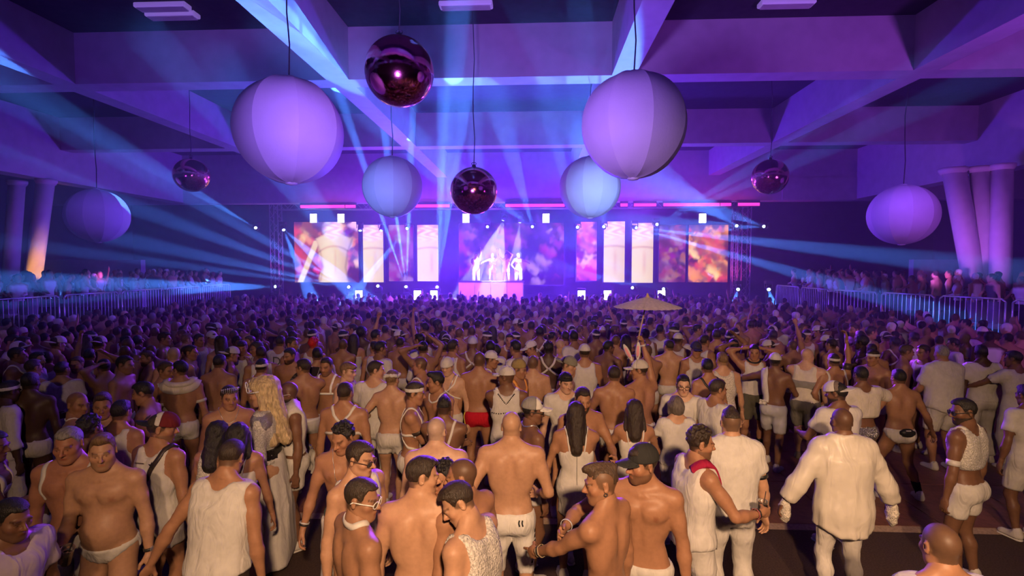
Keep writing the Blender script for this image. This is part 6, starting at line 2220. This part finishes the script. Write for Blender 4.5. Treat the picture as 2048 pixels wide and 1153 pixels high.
P(2026, 702, -170, 'man in a white shirt at the right edge of the crowd', -150, H=1.80, skin='brown', hair=('crop', 'black'), clothes=[TEE(), PANTS()], arms=('reach', 'down'))
P(2052, 770, 185, 'person in white cut off by the right edge', 180, H=1.74, skin='brown', hair=('short', 'black'), clothes=[TEE(), KNEE()])
P(1880, 1046, 180, 'man in white T-shirt at the bottom right, seen from above', 175, H=1.76, skin='tan', hair=('buzz', 'dark'), clothes=[TEE(), PANTS()])

# ---- second row, still told apart by what they wear
P(399, 668, 70, 'man in white singlet turned right beside a white cap', 75, skin='tan', hair=('crop', 'dark'), clothes=[TANK(), SHORT()])
P(424, 664, 60, 'man in a white rimmed cap left of centre in the second row', 60, skin='tan', hair=('crop', 'dark'), hat=('cap', WHITE, 0), clothes=[TANK(), SHORT()])
P(484, 682, 20, 'man in open white shirt facing the camera, left second row', 20, skin='tan', hair=('fringe', 'dark'), clothes=[G('shirt', WHITE, sleeve=1.4, hem=0.9), PANTS()])
P(512, 684, -40, 'man in white shirt raising a hand to his face', -45, skin='olive', hair=('short', 'dark'), clothes=[TANK(), PANTS()], arms=('face', 'down'))
P(524, 718, 182, 'short dark haired man with a white head strap from behind', 190, skin='tan', hair=('short', 'black'), hat=('headband', WHITE), clothes=[SHORT()], extras=[neckband((0.8, 0.78, 0.7), 1.525, 0.012, 0.02, 'choker')])
P(562, 672, 178, 'man in a white jersey with a large letter D', 180, skin='tan', hair=('crop', 'dark'), clothes=[TEE(), SHORT()], extras=[on_torso('D', 0.22, 0.0, 1.33, True, (0.10, 0.09, 0.08), 0.018)])
P(578, 697, 5, 'dark bearded man facing the camera behind the fan', -20, skin='tan', hair=('short', 'black'), beard=0.9, clothes=[SHORT()])
red_wig = P(628, 676, 175, 'reveller with a spiky bright red wig', 170, skin='tan', hair=('curly', (0.75, 0.02, 0.02)), clothes=[TANK()])
P(893, 670, 180, 'man in a white baseball cap turned away in the second row', 180, skin='tan', hair=('crop', 'dark'), hat=('cap', WHITE, 180), clothes=[SHORT()], extras=[harness('x')])
P(946, 676, 180, 'reveller in a glittering silver mirrored skullcap', 180, skin='brown', hair=None, hat=('beanie', SILVER), clothes=[SHORT()], extras=[harness('x')])
P(985, 704, 80, 'man in a white cap in profile facing right', 85, skin='tan', hair=('crop', 'dark'), hat=('cap', WHITE, 0), clothes=[SHORT()], extras=[harness('front')])
P(1019, 668, -10, 'man in white arm straps facing the camera in violet light', 0, skin='tan', hair=('short', 'dark'), clothes=[SHORT()], extras=[neckband(WHITE, 1.51, 0.03, 0.05), armband(0, 0.6), armband(1, 0.6)])
P(1058, 684, -70, 'man in white cap bowing his head left of the crossed harness', -80, 20, skin='tan', hair=('crop', 'dark'), hat=('cap', WHITE, 0), clothes=[TANK(), SHORT()])
P(1097, 684, 180, 'dark skinned man with a crossed white back harness and tiny shorts', 180, skin='dark', hair=('curly', 'black'), clothes=[SHORT(t=0.08)], extras=[harness('x', WHITE, 0.034)], arms=('cuplow', 'down'))
P(1040, 722, 60, 'man with a gold chain net cap and glowing orange chest straps', 70, skin='tan', hair=('buzz', 'dark'), hat=('beanie', (0.35, 0.26, 0.10)), clothes=[SHORT()], extras=[harness('x', (0.8, 0.35, 0.08), 0.05)])
P(1066, 711, 180, 'man with a buzz cut and bare back right of the gold cap', 176, skin='fair', hair=('buzz', 'dark'), clothes=[SHORT()])
P(1205, 655, 180, 'reveller with a white topknot wig over the crowd', 180, skin='tan', hair=('bun', 'white'), clothes=[SHORT()])
P(1266, 655, 170, 'man in a pale cap directly left of the parasol hand', 160, skin='tan', hair=('crop', 'dark'), hat=('cap', CREAM, 0), clothes=[SHORT()])
P(1218, 682, 150, 'dark haired man bare backed left of the rabbit ears', 120, skin='brown', hair=('short', 'black'), beard=0.5, clothes=[SHORT()])
P(1337, 680, 178, 'broad bare backed man in tiny white shorts right of the raised arm', -160, skin='fair', hair=('crop', 'dark'), clothes=[SHORT(t=0.08)], w=1.08)
P(1357, 668, 150, 'man in a white cap and white hood in violet light', 140, skin='brown', hair=('crop', 'dark'), hat=('cap', WHITE, 0), clothes=[TANK()])
P(1393, 686, 10, 'man in a dark sequinned peaked cap facing the camera', 0, skin='tan', hair=('crop', 'dark'), hat=('cap', (0.05, 0.04, 0.10), 0), clothes=[TANK()])
P(1445, 642, -30, 'couple member with curly hair and white straps, right second row', 30, skin='tan', hair=('curly', 'dark'), clothes=[SHORT()], extras=[harness('x')])
P(1614, 660, 0, 'man in a white headscarf and white vest behind the pink skinned man', -10, skin='tan', hair=('crop', 'dark'), hat=('headband', WHITE), clothes=[TANK()])
P(1745, 700, -60, 'man with white sunglasses on his head facing left', -70, skin='tan', hair=('crop', 'dark'), hat=('headband', WHITE), clothes=[SHORT()])
P(1815, 690, 60, 'two tone haired man whispering to his neighbour at right', 80, skin='olive', hair=('short', 'brown'), clothes=[SHORT()])
P(1846, 690, -80, 'man listening to a whispering neighbour at right', -80, skin='olive', hair=('short', 'dark'), clothes=[TANK()])
P(1965, 655, 160, 'man in a straw coloured cap at the right under the barrier', 150, skin='brown', hair=('crop', 'dark'), hat=('cap', CREAM, 0), clothes=[TEE()])

# ---------------------------------------------------------------- things carried or worn loose
M_PARASOL = mat('parasol_paper', (0.74, 0.62, 0.58), 0.7, noise=(30, 0.2, 3))
M_BAMBOO = mat('bamboo', (0.55, 0.40, 0.22), 0.5)


def parasol(root, b, i, lab):
    P_, R = b.palm(i)
    sc = root.dimensions.z / root.dimensions.z
    M = Matrix.Rotation(root.rotation_euler.z, 4, 'Z'); M.translation = root.location
    h = M @ Vector(tuple(P_ * 1.84 / 1.78))
    apex = at(1295, 594, h.y)
    d = (apex - h); L = d.length
    o = empty('parasol', h)
    bm = bmesh.new(); bm_tube(bm, -d * 0.25, d * 0.99, 0.010, 0.009, 8)
    from_bm('stick', bm, M_BAMBOO, o, True)
    ox, oy, L = d.x, d.y, d.z
    kids0 = set(o.children)
    n, R0, drop = 30, 0.435, 0.135
    for k in range(n):
        bm = bmesh.new()
        a0, a1 = 2 * math.pi * k / n, 2 * math.pi * (k + 1) / n
        rows = []
        for t in (0.04, 0.3, 0.6, 0.85, 1.0):
            z = L - drop * t ** 1.15
            am = (a0 + a1) / 2
            rows.append([bm.verts.new((R0 * t * math.cos(a) * s_, R0 * t * math.sin(a) * s_, z - dz)) for a, s_, dz in ((a0, 1, 0), (am, 0.995, 0.008 * t), (a1, 1, 0))])
        for r0, r1 in zip(rows, rows[1:]):
            for j in range(2): bm.faces.new((r0[j], r1[j], r1[j + 1], r0[j + 1]))
        from_bm('canopy_panel', bm, M_PARASOL, o, True)
        bm = bmesh.new(); bm_path(bm, [(0.02 * math.cos(a0), 0.02 * math.sin(a0), L - 0.012), (R0 * 0.5 * math.cos(a0), R0 * 0.5 * math.sin(a0), L - drop * 0.5 ** 1.15 - 0.006), (R0 * math.cos(a0), R0 * math.sin(a0), L - drop - 0.006)], 0.0035, 4)
        from_bm('rib', bm, M_BAMBOO, o)
    bm = bmesh.new(); bm_lathe(bm, [(0, 0.05), (0.012, 0.045), (0.016, 0.02), (0.03, 0.0), (0.03, -0.02), (0, -0.02)], 12, (0, 0, L))
    from_bm('finial', bm, M_BAMBOO, o, True)
    for ch in o.children:
        if ch not in kids0: ch.location = (ox, oy, 0)
    tag(o, lab, 'parasol')


parasol(bunny[0], bunny[1], 1, 'tan paper parasol with bamboo ribs held high above the crowd')

# backpack on the man with the trucker cap
r0, b0 = cap_man
M_ = Matrix.Rotation(r0.rotation_euler.z, 4, 'Z'); M_.translation = r0.location
bp = empty('backpack', M_ @ Vector((0.13, 0.235, 1.13)), r0.rotation_euler.z)
bm = bmesh.new(); bmesh.ops.create_uvsphere(bm, u_segments=16, v_segments=12, radius=1)
for v in bm.verts:
    v.co = Vector((v.co.x * 0.13, v.co.y * 0.075, v.co.z * (0.20 if v.co.z < 0 else 0.17)))
    if v.co.z < -0.12: v.co.z = -0.12 - (abs(v.co.z) - 0.12) * 0.4
M_PACK = mat('shiny_black_vinyl', (0.035, 0.025, 0.025), 0.25, noise=(30, 0.4, 3), bump=('noise', 22, 0.5, 0.03))
from_bm('pack_body', bm, M_PACK, bp, True)
bm = bmesh.new(); bm_path(bm, [Vector((0.045 * math.cos(a), 0.0, 0.17 + 0.05 * math.sin(a))) for a in np.linspace(0, math.pi, 8)], 0.010, 6)
from_bm('grab_handle', bm, M_PACK, bp, True)
bm = bmesh.new(); bm_box(bm, (-0.085, 0.055, -0.09), (0.085, 0.088, 0.02)); bmesh.ops.bevel(bm, geom=bm.edges[:], offset=0.015, segments=2, affect='EDGES')
from_bm('front_pocket', bm, M_PACK, bp, True)
tag(bp, 'shiny black backpack on the back of the man in the trucker cap', 'backpack')

# open dark fan
r0, b0 = fan_man
P_, R_ = b0.palm(1)
M_ = Matrix.Rotation(r0.rotation_euler.z, 4, 'Z'); M_.translation = r0.location
fn_ = empty('hand_fan', M_ @ Vector(tuple(P_ * 1.82 / 1.78)))
fn_.rotation_euler = (0.35, -0.5, 0.2)
M_FAN = mat('fan_cloth', (0.035, 0.025, 0.03), 0.6)
for k in range(12):
    a0, a1 = (-62 + k * 10) * D2R, (-62 + (k + 1) * 10) * D2R
    bm = bmesh.new()
    pts = [(0.10, a0, 0), (0.34, a0, 0), (0.34, (a0 + a1) / 2, 0.012), (0.34, a1, 0), (0.10, a1, 0), (0.10, (a0 + a1) / 2, 0.004)]
    v = [bm.verts.new((r_ * math.sin(a), dy, r_ * math.cos(a))) for r_, a, dy in pts]
    bm.faces.new((v[0], v[1], v[2], v[5])); bm.faces.new((v[5], v[2], v[3], v[4]))
    from_bm('fan_leaf', bm, M_FAN, fn_)
    bm = bmesh.new(); bm_tube(bm, (0, 0, 0), (0.345 * math.sin(a0), 0, 0.345 * math.cos(a0)), 0.004, 0.003, 4)
    o = from_bm('fan_stick', bm, M_STRAP, fn_); o.color = (*((0.8, 0.78, 0.75) if k in (0, 11) else (0.05, 0.04, 0.04)), 1)
tag(fn_, 'open dark folding fan with pale end sticks left of centre', 'fan')

# ================================================================ the packed crowd behind them
def copy_tree(o, parent=None):
    c = o.copy(); COL.objects.link(c); c.parent = parent
    for ch in list(o.children):
        copy_tree(ch, c)
    return c


ARCH = [
    ('bare backed dark haired man in white shorts', dict(skin='tan', hair=('crop', 'dark'), clothes=[SHORT()])),
    ('bare backed man with a buzz cut and arms bent', dict(skin='olive', hair=('buzz', 'dark'), clothes=[SHORT()], arms=('cup', 'fold'))),
    ('man in a white singlet', dict(skin='tan', hair=('short', 'dark'), clothes=[TANK(), SHORT()])),
    ('man in a white T-shirt', dict(skin='olive', hair=('short', 'black'), clothes=[TEE(), PANTS()])),
    ('man in white cap and bare shoulders', dict(skin='tan', hair=('crop', 'dark'), hat=('cap', WHITE, 180), clothes=[SHORT()])),
    ('man with a white cross harness', dict(skin='brown', hair=('crop', 'black'), clothes=[SHORT()], extras=[harness('x')], arms=('hip', 'down'))),
    ('man with one arm raised above the crowd', dict(skin='tan', hair=('short', 'black'), clothes=[TANK()], arms=('up', 'cup'))),
    ('dark skinned bare chested man', dict(skin='dark', hair=('afro', 'black'), clothes=[SHORT()], arms=('dance', 'cup'))),
    ('bearded bare chested man turned to the camera', dict(skin='tan', hair=('short', 'brown'), beard=0.8, clothes=[SHORT()], arms=('cup', 'down'))),
    ('woman with long dark hair and white dress', dict(sex='f', skin='tan', hair=('wavy', 'dark'), clothes=[G('dress')])),
    ('man with both hands on his head', dict(skin='olive', hair=('crop', 'black'), clothes=[SHORT()], arms=('headback', 'upbent'))),
    ('man with a white headband and bare back', dict(skin='brown', hair=('short', 'black'), hat=('headband', WHITE), clothes=[SHORT()])),
    ('fair haired man with bare shoulders', dict(skin='pale', hair=('quiff', 'light'), clothes=[SHORT()], arms=('down', 'fold'))),
    ('bald man with bare shoulders', dict(skin='fair', hair=('shaved', 'grey'), clothes=[SHORT()], fat=0.3)),
    ('man in an open white shirt', dict(skin='olive', hair=('short', 'black'), clothes=[G('shirt', WHITE, sleeve=1.5, hem=0.9, neck=0.12), PANTS()])),
]
ROWS = []
rng = np.random.RandomState(5)
placed = np.array(PLACED)


def in_floor(x, y):
    if y > 23.1: return False
    if x < -13.0 or x > 12.0: return False
    if x > 12.05 - max(0, (y - 12.0)) * 0.352 and y < 18.4 and y > 11.4: return False
    if y >= 18.4 and x > 9.6: return False
    if abs(x) > 1.18 * y + 0.5: return False          # nobody the photograph could show
    if x < -3.0: return y > 6.4
    if x > 2.2 and y < 9.0: return False
    if x > 6.5 and y < 10.0: return False
    return y > 8.1


cand = []
for gy in np.arange(6.2, 23.2, 0.56):
    for gx in np.arange(-13.4, 12.4, 0.56):
        x, y = gx + rng.uniform(-0.17, 0.17) + (0.28 if int(gy / 0.56) % 2 else 0), gy + rng.uniform(-0.17, 0.17)
        if not in_floor(x, y): continue
        if rng.rand() < 0.06: continue
        if np.min((placed[:, 0] - x) ** 2 + (placed[:, 1] - y) ** 2) < 0.46 ** 2: continue
        cand.append((x, y))
cand.sort(key=lambda p: p[0] ** 2 + p[1] ** 2)
N_SINGLE = 300 - len(PLACED) - 4
singles, rest = cand[:N_SINGLE], cand[N_SINGLE:]
protos = [None] * len(ARCH)
order = [0, 2, 1, 4, 0, 3, 8, 1, 12, 5, 0, 2, 6, 13, 1, 11, 7, 0, 3, 10, 2, 9, 1, 14, 0, 4]
for k, (x, y) in enumerate(singles):
    a = order[(k * 7 + rng.randint(len(order))) % len(order)]
    desc, kw = ARCH[a]
    zone = 'left' if x < -4.0 else ('right' if x > 3.2 else 'centre')
    row = 'near rows' if y < 10.0 else 'middle rows'
    face = 180 + rng.normal(0, 38) if a != 8 else rng.normal(0, 40)
    if rng.rand() < 0.12: face += rng.choice((-90, 90))
    lab = '%s, %s %s' % (desc, row, zone)
    if protos[a] is None:
        r, b = make_person(lab, (x, y), face, 1.78, h=0.030, hh=0.012, head=(rng.uniform(-25, 25), 4, 0), shoes=False, **kw)
        protos[a] = r
    else:
        r = copy_tree(protos[a])
        r.location = (x, y, 0); r.rotation_euler = (0, 0, face * D2R)
    s_ = rng.uniform(0.94, 1.05); r.scale = (s_, s_, s_)
    base = SKIN[kw['skin']]
    f = rng.uniform(0.75, 1.15)
    r.color = (*[min(1, c * f) for c in base], 1)
    r['label'] = lab; r['group'] = lab
    ROWS.append((lab, x / y, r))
    PLACED.append((x, y))

ORDW = 'first second third fourth fifth sixth seventh eighth ninth tenth eleventh twelfth thirteenth fourteenth fifteenth sixteenth'.split()
for lab in sorted({q[0] for q in ROWS}):
    same = sorted([q for q in ROWS if q[0] == lab], key=lambda q: q[1])
    if len(same) == 1: continue
    for k, q in enumerate(same):
        q[2]['label'] = lab + (', leftmost' if k == 0 else ', rightmost' if k == len(same) - 1 else ', %s from left' % ORDW[min(k, 15)])

# ---- everybody further off, and the spectators on the galleries: past counting, one object
M_FAR = mat('far_crowd', (0.5, 0.4, 0.4), 0.7, attr='tint', spec=0.25)
FAR = []
specs = [dict(arms=('down', 'cup')), dict(arms=('fold', 'cup')), dict(arms=('up', 'down')), dict(arms=('cup', 'dance')), dict(arms=('upbent', 'cup')), dict(arms=('down', 'hip')), dict(arms=('dance', 'fold'))]
for i, sp in enumerate(specs):
    b = Body(h=0.068, hh=0.029, lean=4, head=((i - 3) * 9, 4, 0), **sp)
    V0, Q0, C0 = b.body_mesh(); V1, Q1, C1, bd, scp = head_template('m', 0.029)
    V1 = b.to_head(V1)
    keep = (V0[Q0].mean(1)[:, 2] > 1.0)
    Q0 = Q0[keep]
    used = np.unique(Q0); remap = np.full(len(V0), -1); remap[used] = np.arange(len(used))
    V0, Q0 = V0[used], remap[Q0]
    low = (V0[:, 2] < 1.46) & (np.abs(V0[:, 0]) < 0.165)
    FAR.append((np.concatenate([V0, V1]), np.concatenate([Q0, Q1 + len(V0)]), np.r_[low, np.zeros(len(V1), bool)], np.r_[np.zeros(len(V0)), scp]))
print('far body', [len(f[1]) for f in FAR])
allV, allQ, allC, off = [], [], [], 0
spots = [(x, y, 0.0, 180 + rng.normal(0, 35)) for x, y in rest]
for sgn in (1, -1):
    for y in np.arange(12.2, 22.4, 0.50):
        edge = (12.6 - (y - 11.8) * 0.364 if y < 18.4 else 10.2) if sgn > 0 else -13.5
        for k in range(4 if sgn > 0 else 3):
            if rng.rand() < 0.15: continue
            spots.append((edge + sgn * (0.55 + 0.62 * k + rng.uniform(-0.12, 0.12)), y + rng.uniform(-0.15, 0.15), PLATZ, (-115 if sgn > 0 else 115) + rng.normal(0, 30)))
skl = list(SKIN.values())
for x, y, z, yaw in spots:
    V, Q, low, scp = FAR[rng.choice(len(FAR), p=[0.30, 0.22, 0.06, 0.14, 0.05, 0.18, 0.05])]
    s_ = rng.uniform(0.93, 1.04)
    W = (V * s_) @ rotz(yaw * D2R).T + np.array([x, y, z])
    sk = np.array(skl[rng.choice(6, p=[0.12, 0.2, 0.28, 0.2, 0.13, 0.07])]) * rng.uniform(0.8, 1.1)
    C = np.tile(sk, (len(V), 1))
    u = rng.rand()
    if u < 0.36 or (z > 0 and u < 0.7): C[low] = np.array(WHITE) * rng.uniform(0.6, 1.0)
    elif u > 0.93: C[low] = np.array([0.08, 0.07, 0.08])
    hc = np.array(list(HAIRC.values())[rng.choice(6, p=[0.4, 0.3, 0.15, 0.07, 0.04, 0.04])])
    if rng.rand() < 0.12: hc = np.array(WHITE)
    C = C * (1 - scp[:, None]) + hc * scp[:, None]
    allV.append(W); allQ.append(Q + off); allC.append(C); off += len(V)
me = np_mesh('far_crowd', np.concatenate(allV), np.concatenate(allQ))
ca = me.color_attributes.new('tint', 'FLOAT_COLOR', 'POINT')
ca.data.foreach_set('color', np.concatenate([np.concatenate(allC), np.ones((off, 1))], 1).astype(np.float32).ravel())
o = link_mesh('far_crowd', me, M_FAR, None, True)
tag(o, 'dense far crowd before the stage and on the side galleries', 'crowd', kind='stuff')

# ---- performers on the stage
a_ = at(930, 560, 25.6)
rz = empty('stage_riser', (a_.x, 25.85, SZ)); wz = at(1046, 560, 25.6).x - a_.x
box('riser_deck', (0, 0, 0.49), (wz, 1.3, 0.55), M_DECK, rz)
for k in range(4):
    box('riser_leg', (k * (wz - 0.06) / 3, 0.05, 0), (k * (wz - 0.06) / 3 + 0.06, 0.11, 0.49), M_METAL, rz); box('riser_leg', (k * (wz - 0.06) / 3, 1.19, 0), (k * (wz - 0.06) / 3 + 0.06, 1.25, 0.49), M_METAL, rz)
tag(rz, 'low black riser under the performers behind the booth', 'riser')
for px, yaw, kw, lab in ((952, 10, dict(arms=('up', 'front'), skin='tan', hair=('short', 'dark'), clothes=[TANK(), PANTS()]), 'disc jockey with an arm raised behind the white booth'),
                         (985, -15, dict(arms=('upout', 'dance'), skin='fair', hair=('crop', 'dark'), clothes=[SHORT()], extras=[harness('x')]), 'dancer with a spread arm in the white spotlight behind the booth'),
                         (1012, 5, dict(arms=('upbent', 'upout'), skin='tan', hair=('short', 'black'), clothes=[SHORT(), TANK()]), 'dancer with both arms up right of the disc jockey'),
                         (1036, 20, dict(arms=('dance', 'hip'), skin='olive', hair=('crop', 'black'), clothes=[PANTS()]), 'dancer in white trousers at the right end of the booth')):
    q = at(px, 540, 26.3)
    make_person(lab, (q.x, 26.3), yaw, 1.80, z=SZ + 0.55, h=0.03, hh=0.012, shoes=False, group='performers on the stage', **kw)
